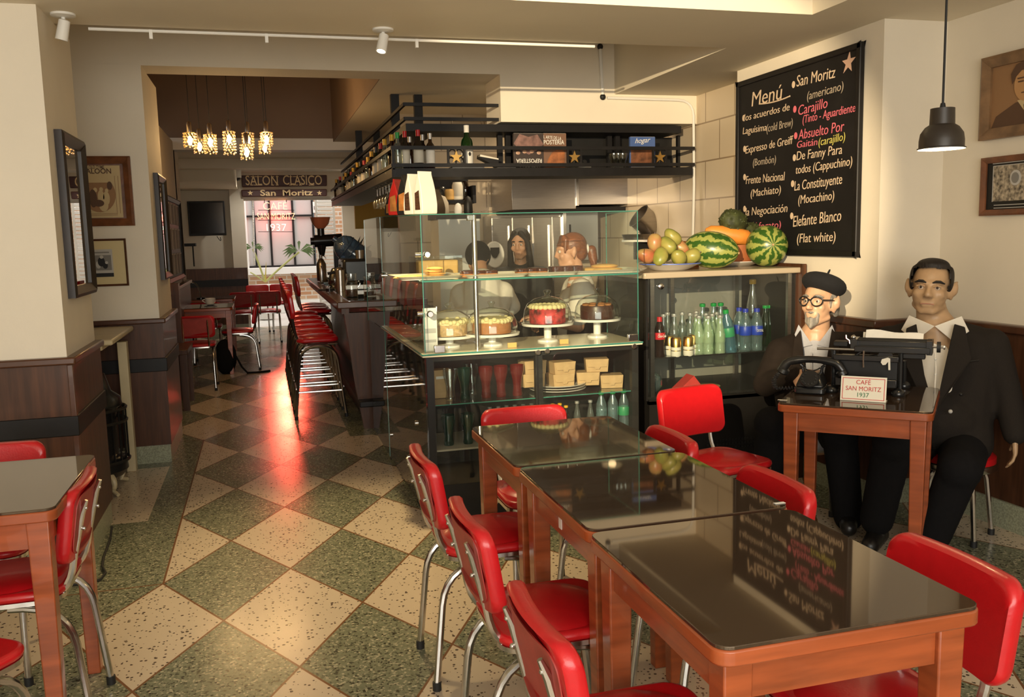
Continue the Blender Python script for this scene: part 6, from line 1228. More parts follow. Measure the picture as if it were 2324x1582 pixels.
o = MB().lathe([(.001, 0), (.12, 0), (.13, .05), (.136, .05), (.12, .01)], 28, (p.x-.12, 7.5, z_)).build('steel_pan', m.steel); tag(o, 'shallow steel pan lying under the tilted pot', 'pan')
z_ = kp(1030, 455, 7.9).z
t = thing('dark_wall_shelf', 'dark shelf crowded with jars behind the coffee bags', 'shelf', (kp(1030, 455, 7.9).x, 7.9, z_)); bx('board', m.blackwood, kp(985, 455, 7.9).x, kp(1075, 455, 7.9).x, 7.8, 8.1, z_-.03, z_, t); bx('back', m.blackwood, kp(985, 455, 7.9).x, kp(1075, 455, 7.9).x, 8.1, 8.12, z_-.03, z_+.28, t); bx('hanger', m.blackwood, kp(1068, 455, 7.9).x, kp(1075, 455, 7.9).x, 7.8, 8.1, z_, 2.0, t); fix(t)
for px, r, h, mm, lb in ((1002, .05, .12, m.clear, 'clear glass bowl on the dark shelf behind the coffee bags'), (1022, .045, .10, m.bread, 'brown wrapped bundle on the dark shelf behind the coffee bags'), (1040, .05, .16, m.label, 'cream canister on the dark shelf behind the coffee bags'), (1058, .03, .17, m.bbrown, 'brown jar on the dark shelf behind the coffee bags')):
    o = MB().lathe([(r*.8, 0), (r, .01), (r, h*.8), (r*.8, h), (.001, h)], 18).build('jar' if mm is not m.bread else 'bundle', mm); o.location = (kp(px, 455, 7.9).x, 7.92, z_+.001); tag(o, lb, 'container')
t = thing('back_counter', 'pale counter with canisters behind the coffee bags', 'counter', (kp(1030, 490, 7.6).x, 7.7, 0)); zc = kp(1030, 487, 7.6).z; bx('worktop', m.blackwood, kp(985, 487, 7.6).x, kp(1085, 487, 7.6).x, 7.5, 7.9, zc-.04, zc, t); bx('carcass', m.white, kp(990, 487, 7.6).x, kp(1083, 487, 7.6).x, 7.52, 7.88, 0, zc-.04, t); fix(t)
for px, r, h, mm, lb in ((1004, .07, .17, m.linen, 'beige cloth bundle on the back counter beside the coffee bags'), (1043, .035, .10, m.paper, 'white jar with a lid on the back counter'), (1066, .04, .16, m.blackm, 'black carafe on the back counter')):
    o = MB().lathe([(r*.85, 0), (r, .02), (r*.95, h*.6), (r*.6, h*.9), (.001, h)], 18).build('canister', mm); o.location = (kp(px, 487, 7.6).x, 7.65, zc+.001); tag(o, lb, 'container')
t = thing('paper_dispenser', 'white wall dispenser with a dark shield window behind the staff', 'dispenser', (kp(1123, 580).x, 8.53, kp(1123, 600).z)); c = kp(1123, 578, 8.5)
MB().prism(ell(0, 0, .10, .13), 8.50, 8.55, lambda u, v, k: (c.x+u, k, c.z+v)).build('housing', m.white, t, bevel=.008); MB().prism([(-.045, .05), (.045, .05), (.045, 0), (.02, -.045), (0, -.055), (-.02, -.045), (-.045, 0)], 8.49, 8.505, lambda u, v, k: (c.x+u, k, c.z+.02+v)).build('window', m.blackm, t); fix(t)

# ------------------------------------------------------------------ figures
class Fig:
    """a figure's own frame: faces local -Y; q() places a joint where it is seen, at depth ly of that frame"""
    def __init__(s, name, label, x, y, rz, cat):
        s.o = V((x, y, 0)); s.rz = rz; s.root = thing(name, label, cat, (x, y, 0), rz); s.inv = Matrix.Rotation(-rz, 3, 'Z'); s.ny = Matrix.Rotation(rz, 3, 'Z') @ V((0, 1, 0))
    def q(s, px, py, ly=0.):
        d = ray(px, py); e = V((0, 0, EYE))-s.o; t = (ly - e.dot(s.ny))/d.dot(s.ny); return s.inv @ (e+d*t)
def head_shapes(mb, M, s, jaw=1., nose=1., ear=1., lips=True):
    def T(p): return M @ (V(p)*s)
    def B(p, r): mb.ball(T(p), tuple(x*s for x in r), 18, 12, M.to_3x3().to_4x4())
    def C(a, b, ra, rb): mb.cap(T(a), T(b), ra*s, rb*s, 10)
    B((0, .012, .035), (.076, .094, .088)); B((0, -.022, -.03), (.064*jaw, .066, .078)); B((0, -.055, -.092), (.030*jaw, .026, .024))
    C((-.050*jaw, .0, -.075), (-.020, -.058, -.10), .018, .018); C((.050*jaw, .0, -.075), (.020, -.058, -.10), .018, .018)
    for q in (-1, 1):
        B((q*.040, -.060, -.022), (.024, .020, .026)); C((q*.014, -.082, .030), (q*.048, -.066, .034), .012, .010)
        B((q*.078, .012, -.008), (.010, .020*ear, .032*ear)); B((q*.084*(.5+.5*ear), .020, .004), (.012, .016*ear, .026*ear)); C((q*.088*(.6+.4*ear), .022, .03*ear), (q*.082, .012, -.036*ear), .008, .008)
    C((0, -.084, .018), (0, -.103*nose, -.022), .010, .013*nose); B((-.012, -.092*nose, -.028), (.010, .011, .009)); B((.012, -.092*nose, -.028), (.010, .011, .009))
    if lips: C((-.022, -.078, -.060), (.022, -.078, -.060), .0075, .0075); C((-.018, -.078, -.072), (.018, -.078, -.072), .008, .008)
def eyes(root, M, s, lids=None, z=.010):
    for q in (-1, 1):
        c = M @ (V((q*.032, -.0735, z))*s); f = (M.to_3x3() @ V((0, -1, 0))).normalized(); o = MB().ball(c, .0115*s, 12, 8).build('eye', m.eyewhite, root); MB().ball(c+f*.0070*s, .0064*s, 10, 6).build('iris', m.iris, o)
def hand(mb, w, d, up, s=1., curl=.35, thumb=1):
    """palm and five fingers growing from the wrist w along d; 'up' is the back of the hand"""
    d = V(d).normalized(); up = (V(up) - d*V(up).dot(d)).normalized(); sd = d.cross(up)*thumb; w = V(w)
    for k in range(4): o = (k-1.5)*.019*s; mb.cap(w+d*.01*s+sd*o*.7, w+d*.085*s+sd*o, .015*s, .012*s, 8)
    for k, L in enumerate((.066, .078, .074, .056)):
        o = (1.5-k)*.021*s; a = w+d*.088*s+sd*o; b = a+(d*math.cos(curl)-up*math.sin(curl))*L*.5*s; c = b+(d*math.cos(curl*2.4)-up*math.sin(curl*2.4))*L*.5*s
        mb.cap(a, b, .0092*s, .0085*s, 8); mb.cap(b, c, .0085*s, .0072*s, 8)
    a = w+d*.025*s+sd*.03*s; b = a+(d*.6+sd*.75-up*.15).normalized()*.042*s; c = b+(d*.9+sd*.25-up*.3).normalized()*.036*s; mb.cap(a, b, .013*s, .0105*s, 8); mb.cap(b, c, .0105*s, .008*s, 8)
def shoe(root, a, d, mt=None, L=.26):
    a = V(a); d = V(d); d.z = 0; d.normalize(); mb = MB(); mb.cap(V((a.x, a.y, .05))-d*.05, V((a.x, a.y, .042))+d*(L-.13), .05, .042, 14); mb.ball(V((a.x, a.y, .075)), (.048, .048, .05)); return blob(mb, 'shoe', mt or m.leather, root, .009, 3)
def patch(name, mt, root, M, s, pts, lift=.0):
    """small strip of painted hair on the face, following a few points"""
    return MB().tube([M @ (V(p)*s) for p in pts], [.003*s]+[.0065*s]*(len(pts)-2)+[.003*s], 8).build(name, mt, root)

# --- tan faced seated figure at the right
f2 = Fig('seated_figure', 'life size tan faced seated figure in a charcoal suit at the right', 3.20, 3.55, math.radians(-42), 'mannequin'); R2 = f2.root; q = f2.q
hc = q(2112, 655, .0); s2 = 1.05
M2 = Matrix.Translation(hc) @ Matrix.Rotation(math.radians(-4), 4, 'Z') @ Matrix.Rotation(math.radians(4), 4, 'Y') @ Matrix.Diagonal((1.08, 1, 1, 1))
sh = [q(2018, 775, .06), q(2250, 783, .04)]; el = [q(1992, 905, -.04), q(2287, 900, .02)]; wr = [q(2052, 962, -.22), q(2303, 985, -.06)]
hp = [q(2082, 1000, .06), q(2190, 1010, .06)]; kn = [q(2028, 1005, -.36), q(2178, 1065, -.34)]; an = [q(1990, 1170, -.26), q(2118, 1205, -.28)]
mb = MB(); head_shapes(mb, M2, s2, 1.08, 1.05, 1.25)
nb = q(2122, 745, .05); mb.cap(hc+V((0, .03, -.08)), nb, .066, .085, 16); mb.cap(nb, q(2130, 900, .08), .10, .13); mb.cap(q(2130, 900, .08), q(2135, 1000, .08), .13, .14)
for i in (0, 1):
    mb.cap(nb+V((0, 0, -.05)), sh[i], .06, .055); mb.cap(sh[i], el[i], .05, .042); mb.cap(el[i], wr[i], .042, .030); mb.cap(hp[i], kn[i], .075, .06); mb.cap(kn[i], an[i], .055, .04)
hand(mb, wr[1], (.05, -.10, -1), (1, 0, .2), 1.05, .3, -1); hand(mb, wr[0], (.75, -.5, -.35), (0, 0, 1), 1.05, .4, -1)
blob(mb, 'body', m.wax2, R2, .0085, 3)
eyes(R2, M2, s2)
for k in (-1, 1): patch('eyebrow', m.hair_d, R2, M2, s2, [(k*.012, -.090, .032), (k*.026, -.089, .038), (k*.042, -.083, .038), (k*.058, -.070, .030)])
for k in (-1, 1): MB().tube([M2 @ (V(p)*s2) for p in ((k*.016, -.083, .015), (k*.032, -.088, .021), (k*.048, -.079, .014))], .0045*s2, 7).build('eyelid', m.wax2, R2)
MB().tube([M2 @ (V(p)*s2) for p in ((-.026, -.082, -.066), (-.01, -.087, -.064), (.01, -.087, -.064), (.026, -.082, -.066))], .003*s2, 6).build('lips', m.lip, R2)
mb = MB(); Mr = M2.to_3x3().to_4x4(); T2 = lambda p: M2 @ (V(p)*s2)
mb.ball(T2((0, .022, .052)), tuple(x*s2 for x in (.083, .101, .086)), 24, 14, Mr); mb.ball(T2((0, .015, .108)), tuple(x*s2 for x in (.066, .082, .034)), 20, 10, Mr)
for k in (-1, 1): mb.ball(T2((k*.072, .0, .045)), tuple(x*s2 for x in (.016, .050, .060)), 14, 10, Mr)
hr = blob(mb, 'hair', m.hair_d, R2, .008, 2)
# cut the hair away from the face
bm = bmesh.new(); bm.from_mesh(hr.data); Mi = M2.inverted()
kill = [v for v in bm.verts if (lambda p: (p.y < -.030*s2 and p.z < .094*s2 and abs(p.x) < .066*s2) or p.z < -.01*s2 or (p.y < -.045*s2 and p.z < .05*s2))(Mi @ v.co)]
bmesh.ops.delete(bm, geom=kill, context='VERTS'); bm.to_mesh(hr.data); bm.free()
# shirt, jacket, trousers
mb = MB(); mb.cap(nb+V((0, 0, -.03)), q(2126, 900, .03), .094, .118); mb.cap(q(2126, 900, .03), q(2130, 960, .03), .118, .11); blob(mb, 'shirt', m.shirt, R2, .012, 5)
cn = q(2122, 735, .02)
for k in (-1, 1):     # pointed collar wings
    MB().prism([(0, 0), (k*.115, .045), (k*.150, -.030), (k*.085, -.080)], -.004, .004, lambda u, v, w_: cn+V((u, -.112+abs(u)*.55+w_, .005+v-.005))).build('collar', m.shirt, R2, bevel=.002)
MB().tube([q(2122, 800, -.135), q(2124, 840, -.15), q(2120, 905, -.17)], .004, 6).build('placket', m.shirt, R2)
for py in (815, 850, 885): MB().ball(q(2123, py, -.152), .006, 8, 6).build('shirt_button', m.plate, R2)
mb = MB()
for i in (0, 1):
    k = -1 if i == 0 else 1
    mb.cap(nb+V((k*.09, .03, -.035)), sh[i]+V((0, 0, -.005)), .075, .078); mb.cap(sh[i], el[i], .082, .066); mb.cap(el[i], wr[i], .066, .055); mb.cap(sh[i]+V((-k*.07, .02, -.05)), q(2085 if i == 0 else 2185, 960, .03), .115, .135)
    mb.cap(q(2085 if i == 0 else 2185, 960, .02), q(2075 if i == 0 else 2195, 1003, -.02), .135, .120)
mb.ball(q(2133, 950, .0), (.20, .17, .16))
jk = blob(mb, 'jacket', m.suit2, R2, .012, 5)
def open_front(o, poly):      # cut the jacket open where the shirt shows: polygon seen from the front in (x, z)
    bm = bmesh.new(); bm.from_mesh(o.data)
    def ins(x, z):
        c = False; n = len(poly)
        for i in range(n):
            (x1, z1), (x2, z2) = poly[i], poly[(i+1) % n]
            if (z1 > z) != (z2 > z) and x < (x2-x1)*(z-z1)/(z2-z1)+x1: c = not c
        return c
    cy = nb.y if o is jk else nb1.y
    kl = [f for f in bm.faces if f.calc_center_median().y < cy+.02 and ins(f.calc_center_median().x, f.calc_center_median().z)]
    bmesh.ops.delete(bm, geom=kl, context='FACES'); bm.to_mesh(o.data); bm.free()
vp = [q(2075, 700, -.12), q(2172, 700, -.12), q(2160, 800, -.16), q(2122, 930, -.19), q(2088, 800, -.16)]
open_front(jk, [(p.x, p.z) for p in vp])
def lapel(fig, pts, mt, root, off=.012):
    ps = [fig.q(*p) for p in pts]; n_ = V((0, -off, 0)); MB().add([p for p in ps]+[p+n_ for p in ps], [tuple(range(len(ps))), tuple(range(2*len(ps)-1, len(ps)-1, -1))]+[(i, (i+1) % len(ps), len(ps)+(i+1) % len(ps), len(ps)+i) for i in range(len(ps))]).build('lapel', mt, root, bevel=.004)
lapel(f2, [(2166, 735, -.085), (2190, 742, -.10), (2205, 815, -.15), (2160, 880, -.185), (2122, 935, -.195), (2140, 850, -.18)], m.suit2, R2)
lapel(f2, [(2080, 735, -.085), (2057, 745, -.10), (2050, 815, -.15), (2085, 890, -.185), (2122, 935, -.195), (2098, 850, -.18)], m.suit2, R2)
MB().ball(q(2157, 934, -.205), .010, 10, 6).build('jacket_button', m.grey_l, R2); MB().ball(q(2181, 895, -.19), .009, 10, 6).build('jacket_button', m.blackm, R2)
MB().tube([q(2186, 822, -.155), q(2222, 818, -.13)], .004, 5).build('breast_pocket', m.blackm, R2)
mb = MB()
for i in (0, 1): mb.cap(hp[i], kn[i], .115, .098); mb.cap(kn[i]+V((0, .015, 0)), an[i]+V((0, 0, -.02)), .092, .080)
blob(mb, 'trousers', m.trous, R2, .013, 5)
for i in (0, 1): shoe(R2, an[i], (-.15 if i == 0 else .1, -1, 0))

# --- figure with beret and glasses
f1 = Fig('seated_figure', 'life size bearded seated figure in black beret and glasses, behind the telephone', 2.88, 4.10, math.radians(-35), 'mannequin'); R1 = f1.root; q = f1.q
hc = q(1858, 688, .0); s1 = 1.0
M1 = Matrix.Translation(hc) @ Matrix.Rotation(math.radians(-26), 4, 'Z') @ Matrix.Rotation(math.radians(-4), 4, 'X')
sh = [q(1772, 800, .0), q(1950, 785, .10)]; el = [q(1738, 872, -.10), q(1975, 880, -.05)]; wr = [q(1800, 852, -.30), q(1925, 880, -.25)]
hp = [q(1815, 985, .06), q(1895, 985, .06)]; kn = [q(1752, 962, -.30), q(1905, 985, -.32)]; an = [q(1742, 1090, -.22), q(1925, 1165, -.24)]
nb1 = q(1852, 765, .05); mb = MB(); head_shapes(mb, M1, s1, 1.05, 1.12, 1.3)
mb.cap(hc+V((0, .02, -.06)), nb1, .060, .070, 16); mb.cap(nb1, q(1855, 900, .06), .09, .12); mb.cap(q(1855, 900, .06), q(1855, 980, .06), .12, .13)
for i in (0, 1):
    mb.cap(nb1+V((0, 0, -.05)), sh[i], .05, .05); mb.cap(sh[i], el[i], .046, .038); mb.cap(el[i], wr[i], .038, .027); mb.cap(hp[i], kn[i], .07, .055); mb.cap(kn[i], an[i], .05, .038)
hand(mb, wr[0], (.7, -.55, .10), (-.2, -.7, .6), 1.0, .55, 1); hand(mb, wr[1], (-.3, -.9, -.2), (0, 0, 1), 1.0, .4, 1)
blob(mb, 'body', m.wax1, R1, .007, 3); eyes(R1, M1, s1)
T1 = lambda p: M1 @ (V(p)*s1); Mr = M1.to_3x3().to_4x4()
for k in (-1, 1): patch('eyebrow', m.hair_g, R1, M1, s1, [(k*.012, -.090, .034), (k*.028, -.089, .040), (k*.044, -.082, .038), (k*.058, -.068, .032)])
mb = MB()
for x in range(-3, 4): mb.cap(T1((x*.010, -.083+abs(x)*.004, -.048)), T1((x*.012, -.080+abs(x)*.006, -.056)), .009*s1, .007*s1, 8); mb.cap(T1((x*.009, -.078+abs(x)*.004, -.080)), T1((x*.007, -.080+abs(x)*.004, -.128+abs(x)*.006)), .012*s1, .009*s1, 8)
for k in (-1, 1): mb.cap(T1((k*.033, -.066, -.055)), T1((k*.030, -.068, -.10)), .009*s1, .010*s1, 8)
blob(mb, 'goatee', m.hair_g, R1, .006, 1)
mb = MB()
for k in (-1, 1): mb.ball(T1((k*.068, .030, .018)), tuple(x*s1 for x in (.018, .048, .050)), 14, 10, Mr); mb.ball(T1((k*.062, .072, -.03)), tuple(x*s1 for x in (.02, .03, .045)), 14, 10, Mr); mb.cap(T1((k*.074, -.012, .03)), T1((k*.074, -.012, -.022)), .009*s1, .006*s1, 8)
mb.ball(T1((0, .075, -.01)), tuple(x*s1 for x in (.06, .035, .06)), 14, 10, Mr); blob(mb, 'hair', m.hair_g, R1, .007, 1)
# beret
mb = MB(); Mb = M1 @ Matrix.Translation(V((.014, .014, .088))*s1) @ Matrix.Rotation(math.radians(9), 4, 'Y') @ Matrix.Rotation(math.radians(-16), 4, 'X')
mb.lathe([(.001, -.030), (.088, -.034), (.096, -.022), (.112, -.010), (.121, .012), (.112, .042), (.080, .062), (.035, .068), (.001, .068)], 32, M=Mb); mb.tube([Mb @ V((0, .0, .065)), Mb @ V((.004, .004, .104))], [.007, .006], 8)
o = mb.build('beret', m.beret, R1, sub=1)
# glasses
g = MB()
for k in (-1, 1):
    c = V((k*.036, -.103, .008)); g.tube([T1(c+V((.029*math.cos(a)*(1.05 if math.sin(a) > 0 else .92), .004*math.cos(a)*k*1.2+.012*abs(math.cos(a)) if k*math.cos(a) > 0 else 0, .0225*math.sin(a)+(.003 if math.sin(a) > 0 else 0)))) for a in [2*PI*i/20 for i in range(20)]], .0038*s1, 7, closed=True)
    g.tube([T1((k*.066, -.090, .018)), T1((k*.084, -.03, .018)), T1((k*.086, .018, .014))], .0038*s1, 6)
g.tube(arc(T1((-.010, -.106, .014)), T1((0, -.108, .022)), T1((.010, -.106, .014)), 5), .004*s1, 6); g.build('glasses', m.black, R1)
# shirt, jacket
mb = MB(); mb.cap(nb1+V((0, -.01, -.03)), q(1858, 900, .0), .085, .125); mb.cap(q(1858, 900, .0), q(1858, 970, .0), .13, .14); blob(mb, 'shirt', m.bshirt, R1, .012, 5)
cn = q(1850, 758, .02)
for k in (-1, 1): MB().prism([(k*.012, -.05), (k*.085, .055), (k*.105, .0), (k*.075, -.07)], -.004, .004, lambda u, v, w_: cn+V((u, -.088+abs(u)*.5+w_, .0+v))).build('collar', m.bshirt, R1, bevel=.002)
MB().tube([q(1842, 800, -.115), q(1842, 830, -.13), q(1842, 870, -.14)], .004, 6).build('placket', m.bshirt, R1)
for py in (815, 843): MB().ball(q(1842, py, -.135), .005, 8, 6).build('shirt_button', m.plate, R1)
mb = MB()
for i in (0, 1):
    k = -1 if i == 0 else 1
    mb.cap(nb1+V((k*.08, .03, -.04)), sh[i], .07, .075); mb.cap(sh[i], el[i], .082, .070); mb.cap(el[i], wr[i], .068, .050); mb.cap(sh[i]+V((-k*.05, .02, -.05)), q(1820 if i == 0 else 1900, 950, .02), .11, .13)
mb.ball(q(1858, 960, .02), (.18, .16, .13)); jk1 = blob(mb, 'jacket', m.suit1, R1, .011, 5)
vp = [q(1805, 718, -.1), q(1896, 718, -.1), q(1880, 800, -.13), q(1866, 905, -.15), q(1845, 905, -.15), q(1820, 800, -.13)]; open_front(jk1, [(p.x, p.z) for p in vp])
lapel(f1, [(1817, 748, -.08), (1803, 768, -.10), (1796, 825, -.13), (1835, 905, -.15), (1850, 915, -.15), (1828, 840, -.15)], m.suit1, R1); lapel(f1, [(1888, 745, -.06), (1904, 765, -.09), (1905, 830, -.12), (1875, 905, -.15), (1862, 915, -.15), (1872, 840, -.15)], m.suit1, R1)
mb = MB()
for i in (0, 1): mb.cap(hp[i], kn[i], .11, .095); mb.cap(kn[i]+V((0, .015, 0)), an[i]+V((0, 0, -.02)), .088, .075)
blob(mb, 'trousers', m.trous, R1, .013, 5)
for i in (0, 1): shoe(R1, an[i], (0, -1, 0))

# --- round red stools under the two figures
def round_stool(x, y, label, h=.47):
    t = thing('round_stool', label, 'stool', (x, y, 0), .5, 'round red stools')
    MB().lathe([(.14, h-.07), (.165, h-.055), (.165, h-.02), (.14, h), (.001, h+.004)], 30).build('seat', m.red, t); MB().lathe([(.168, h-.085), (.172, h-.08), (.172, h-.055), (.166, h-.05)], 30, cap=False).build('seat_rim', m.chrome, t)
    for k in range(4):
        a = PI/4+PI/2*k; c, s_ = math.cos(a), math.sin(a); lo = MB().tube(arc((.05*c, .05*s_, h-.08), (.14*c, .14*s_, h-.08), (.145*c, .145*s_, h-.18), 6)+[(.175*c, .175*s_, .02)], .0125, 8).build('leg', m.chrome, t); MB().lathe([(.016, 0), (.016, .03)], 10, (.175*c, .175*s_, 0)).build('rubber_foot', m.rubber, lo)
c1 = f1.o + Matrix.Rotation(f1.rz, 3, 'Z') @ V((.0, .10, 0)); round_stool(c1.x, c1.y, 'round red stool under the figure in the beret', .44)
c2 = f2.o + Matrix.Rotation(f2.rz, 3, 'Z') @ V((.06, .06, 0)); round_stool(c2.x, c2.y, 'round red stool under the figure in the charcoal suit', .44)

# ------------------------------------------------------------------ table with telephone, typewriter and sign
ZT = .80; a, b = PZ(1762, 914, ZT), PZ(2119, 937, ZT); ex = (b-a).normalized(); W = (b-a).length; ey = V((-ex.y, ex.x, 0)); D = .62; ctr = (a+b)/2 + ey*D/2
rzt = math.atan2(ex.y, ex.x); make_table('display_table', W, D, ZT, 'small red wood table holding the telephone and typewriter, before the two figures', (ctr.x, ctr.y, 0), rzt)
def ont(px, py): return PZ(px, py, ZT+.001)
p = ont(1838, 893); t = thing('telephone', 'old black rotary telephone on the small table', 'telephone', p + ey*.04, rzt); t.scale = (.86,)*3
MB().prism(rrect(.155, .155, .02), 0, .035, lambda u, v, k: (u, v, k)).build('base', m.black, t, bevel=.008)
MB().add([(-.075, -.075, .035), (.075, -.075, .035), (.075, .075, .035), (-.075, .075, .035), (-.045, -.035, .105), (.045, -.035, .105), (.05, .06, .115), (-.05, .06, .115)], [(3, 2, 1, 0), (4, 5, 6, 7), (0, 1, 5, 4), (1, 2, 6, 5), (2, 3, 7, 6), (3, 0, 4, 7)]).build('housing', m.black, t, bevel=.014, seg=3)
Md = Matrix.Translation((0, -.060, .078)) @ Matrix.Rotation(math.radians(57), 4, 'X'); dl = MB().lathe([(.048, 0), (.050, .006), (.046, .012), (.020, .012), (.001, .012)], 28, M=Md).build('dial', m.blackm, t)
for i in range(10): an_ = 2.2+i*.5; MB().lathe([(.0075, .0125), (.0055, .0145), (.001, .0130)], 10, M=Md @ Matrix.Translation((.035*math.cos(an_), .035*math.sin(an_), 0))).build('finger_hole', m.black, dl)
for k in (-1, 1): MB().tube([(k*.045, .02, .10), (k*.05, .02, .135), (k*.062, .02, .145)], .008, 7).build('cradle', m.black, t)
MB().tube(arc((-.045, -.01, .135), (0, -.02, .10), (.045, -.01, .135), 8), .004, 6).build('cradle_bar', m.black, t)
hs = MB(); hs.tube([(-.155, .02, .115), (-.135, .02, .145)] + arc((-.12, .02, .158), (0, .02, .190), (.12, .02, .158), 10) + [(.135, .02, .145), (.155, .02, .115)], [.024, .026]+[.023]*3+[.019]*5+[.023]*3+[.026, .024], 12)
for k in (-1, 1): hs.lathe([(.024, -.015), (.033, -.008), (.031, .012), (.018, .022)], 18, M=Matrix.Translation((k*.152, .02, .105)) @ Matrix.Rotation(k*-.45, 4, 'Y'))
hs.build('handset', m.black, t); cl = [V((-.165, -.01, .09)).lerp(V((-.18, -.02, .0)), i/60) + V((.012*math.cos(i*1.1), .012*math.sin(i*1.1), 0)) for i in range(61)]
cl = [V((p_.x-.02*math.sin(PI*i/60), p_.y, p_.z+.010)) for i, p_ in enumerate(cl)]; MB().tube(cl, .0035, 5).build('coiled_cord', m.rubber, t)
cl = [V((-.185, -.02, .012)).lerp(V((-.07, .05, .012)), i/40) + V((0, .008*math.cos(i*1.2), .008*math.sin(i*1.2))) for i in range(41)]; MB().tube(cl, .0035, 5).build('coiled_cord', m.rubber, t)
# typewriter, seen from behind
p = ont(1965, 898); t = thing('typewriter', 'antique black typewriter with a sheet of paper, seen from behind', 'typewriter', p + ey*.10, rzt)
K = .00190                                                        # metres per photo pixel at this depth
def tp(px, py, y=0.): return V(((px-1965)*K, y*.85, (898-py)*K))
bx('rear_panel', m.blackm, tp(1893, 0).x, tp(2030, 0).x, -.05, .16, tp(0, 880).z, tp(0, 818).z, t, bevel=.004)
bx('cross_beam', m.black, tp(1888, 0).x, tp(2033, 0).x, -.075, -.045, tp(0, 819).z, tp(0, 805).z, t, bevel=.004); bx('lower_beam', m.black, tp(1893, 0).x, tp(2030, 0).x, -.075, .2, tp(0, 880).z, tp(0, 860).z, t, bevel=.004)
for px in (1888, 2036):
    MB().tube([tp(px, 890, -.06), tp(px, 795, -.06)], .010, 8).build('rear_post', m.black, t); MB().ball(tp(px-3, 893, -.07), (.030, .03, .024), 14, 8).build('foot', m.black, t); MB().tube([tp(px, 897, .2), tp(px, 830, .18)], .012, 8).build('front_post', m.black, t); MB().ball(tp(px, 893, .2), (.03, .03, .024), 14, 8).build('foot', m.black, t)
bx('keyboard', m.black, tp(1893, 0).x, tp(2030, 0).x, .16, .27, tp(0, 885).z, tp(0, 862).z, t, bevel=.01)
cr = MB(); cr.box(tp(1935, 0).x, tp(2098, 0).x, -.075, -.035, tp(0, 797).z, tp(0, 783).z); cr.box(tp(1938, 0).x, tp(2092, 0).x, -.03, .05, tp(0, 800).z, tp(0, 772).z); carr = cr.build('carriage', m.black, t, bevel=.003)
MB().tube([tp(1940, 778, .0), tp(2100, 778, .0)], .022, 16).build('platen', m.rubber, carr); MB().tube([tp(2098, 784, .0), tp(2128, 784, .0)], .005, 8).build('platen_axle', m.chrome, carr); MB().tube([tp(2110, 784, 0), tp(2118, 784, 0)], .024, 18).build('platen_knob', m.rubber, carr); MB().tube([tp(2124, 784, 0), tp(2127, 784, 0)], .010, 12).build('axle_tip', m.chrome, carr)
MB().tube([tp(1850, 793, -.07), tp(1938, 793, -.07)], .006, 8).build('slide_rail', m.chrome, carr); MB().tube([tp(1950, 795, -.08), tp(2022, 796, -.08)], .004, 8).build('scale_rail', m.chrome, carr); MB().tube([tp(2048, 796, -.08), tp(2072, 796, -.08)], .004, 8).build('scale_rail', m.chrome, carr)
bx('side_plate', m.black, tp(1926, 0).x, tp(1940, 0).x, -.06, .05, tp(0, 795).z, tp(0, 768).z, carr); bx('side_plate', m.black, tp(2090, 0).x, tp(2102, 0).x, -.06, .05, tp(0, 800).z, tp(0, 768).z, carr)
MB().tube([tp(1923, 780, -.05), tp(1922, 772, -.05), tp(1915, 767, -.05), tp(1914, 759, -.05)], .004, 7).build('return_lever', m.chrome, carr); MB().ball(tp(1930, 765, -.03), .011, 10, 8).build('thumb_screw', m.chrome, carr)
bx('spool_box', m.blackm, tp(1885, 0).x, tp(1918, 0).x, -.04, .03, tp(0, 788).z, tp(0, 776).z, carr, bevel=.004); bx('tail_box', m.blackm, tp(2040, 0).x, tp(2088, 0).x, -.06, -.02, tp(0, 810).z, tp(0, 797).z, carr, bevel=.004)
MB().tube([tp(1957, 793, -.09), tp(1956, 815, -.09), tp(1957, 833, -.09)], .004, 7).build('escapement_lever', m.chrome, t); MB().tube([tp(1884, 795, -.08), tp(1887, 812, -.08), tp(1886, 820, -.08)], .005, 7).build('side_lever', m.black, t)
for x0_, x1_ in ((1936, 1946), (1966, 1985)): MB().tube([tp(x0_, 808, -.06), tp(x1_ if x0_ > 1950 else 1950, 797 if x0_ < 1950 else 806, -.06)], .006, 7).build('brace', m.black, t)
MB().lathe([(.03, 0), (.03, .015), (.001, .015)], 20, M=Matrix.Translation(tp(2003, 806, -.06)) @ Matrix.Rotation(PI/2, 4, 'X')).build('spring_drum', m.black, t)
c = tp(2003, 818, -.09); pb_ = MB().prism([(-.012, .012), (0, .016), (.012, .02), (.022, .016), (.024, -.035), (.016, -.035), (.014, .002), (.004, -.012), (-.008, -.014), (-.016, -.002)], -.003, .003, lambda u, v, k: (c.x+u, c.y+k, c.z+v)).build('nickel_bracket', m.label, t)
pp = MB(); n = 8
for i in range(n): 
    u0, u1 = i/n, (i+1)/n; f = lambda u, w_: V((tp(1955+126*u, 0).x, .0+.03*w_+.008*math.sin(5*u), tp(0, 773).z+(.045-.012*u+.004*math.sin(9*u))*w_))
    pp.add([f(u0, 0), f(u1, 0), f(u1, 1), f(u0, 1)], [(0, 1, 2, 3)])
pp.build('paper_sheet', m.paper, carr); MB().add([tp(1948, 772, .035), tp(2074, 772, .035), tp(2074, 755, .05), tp(1948, 756, .05)], [(0, 1, 2, 3)]).build('backing_sheet', m.label, carr)
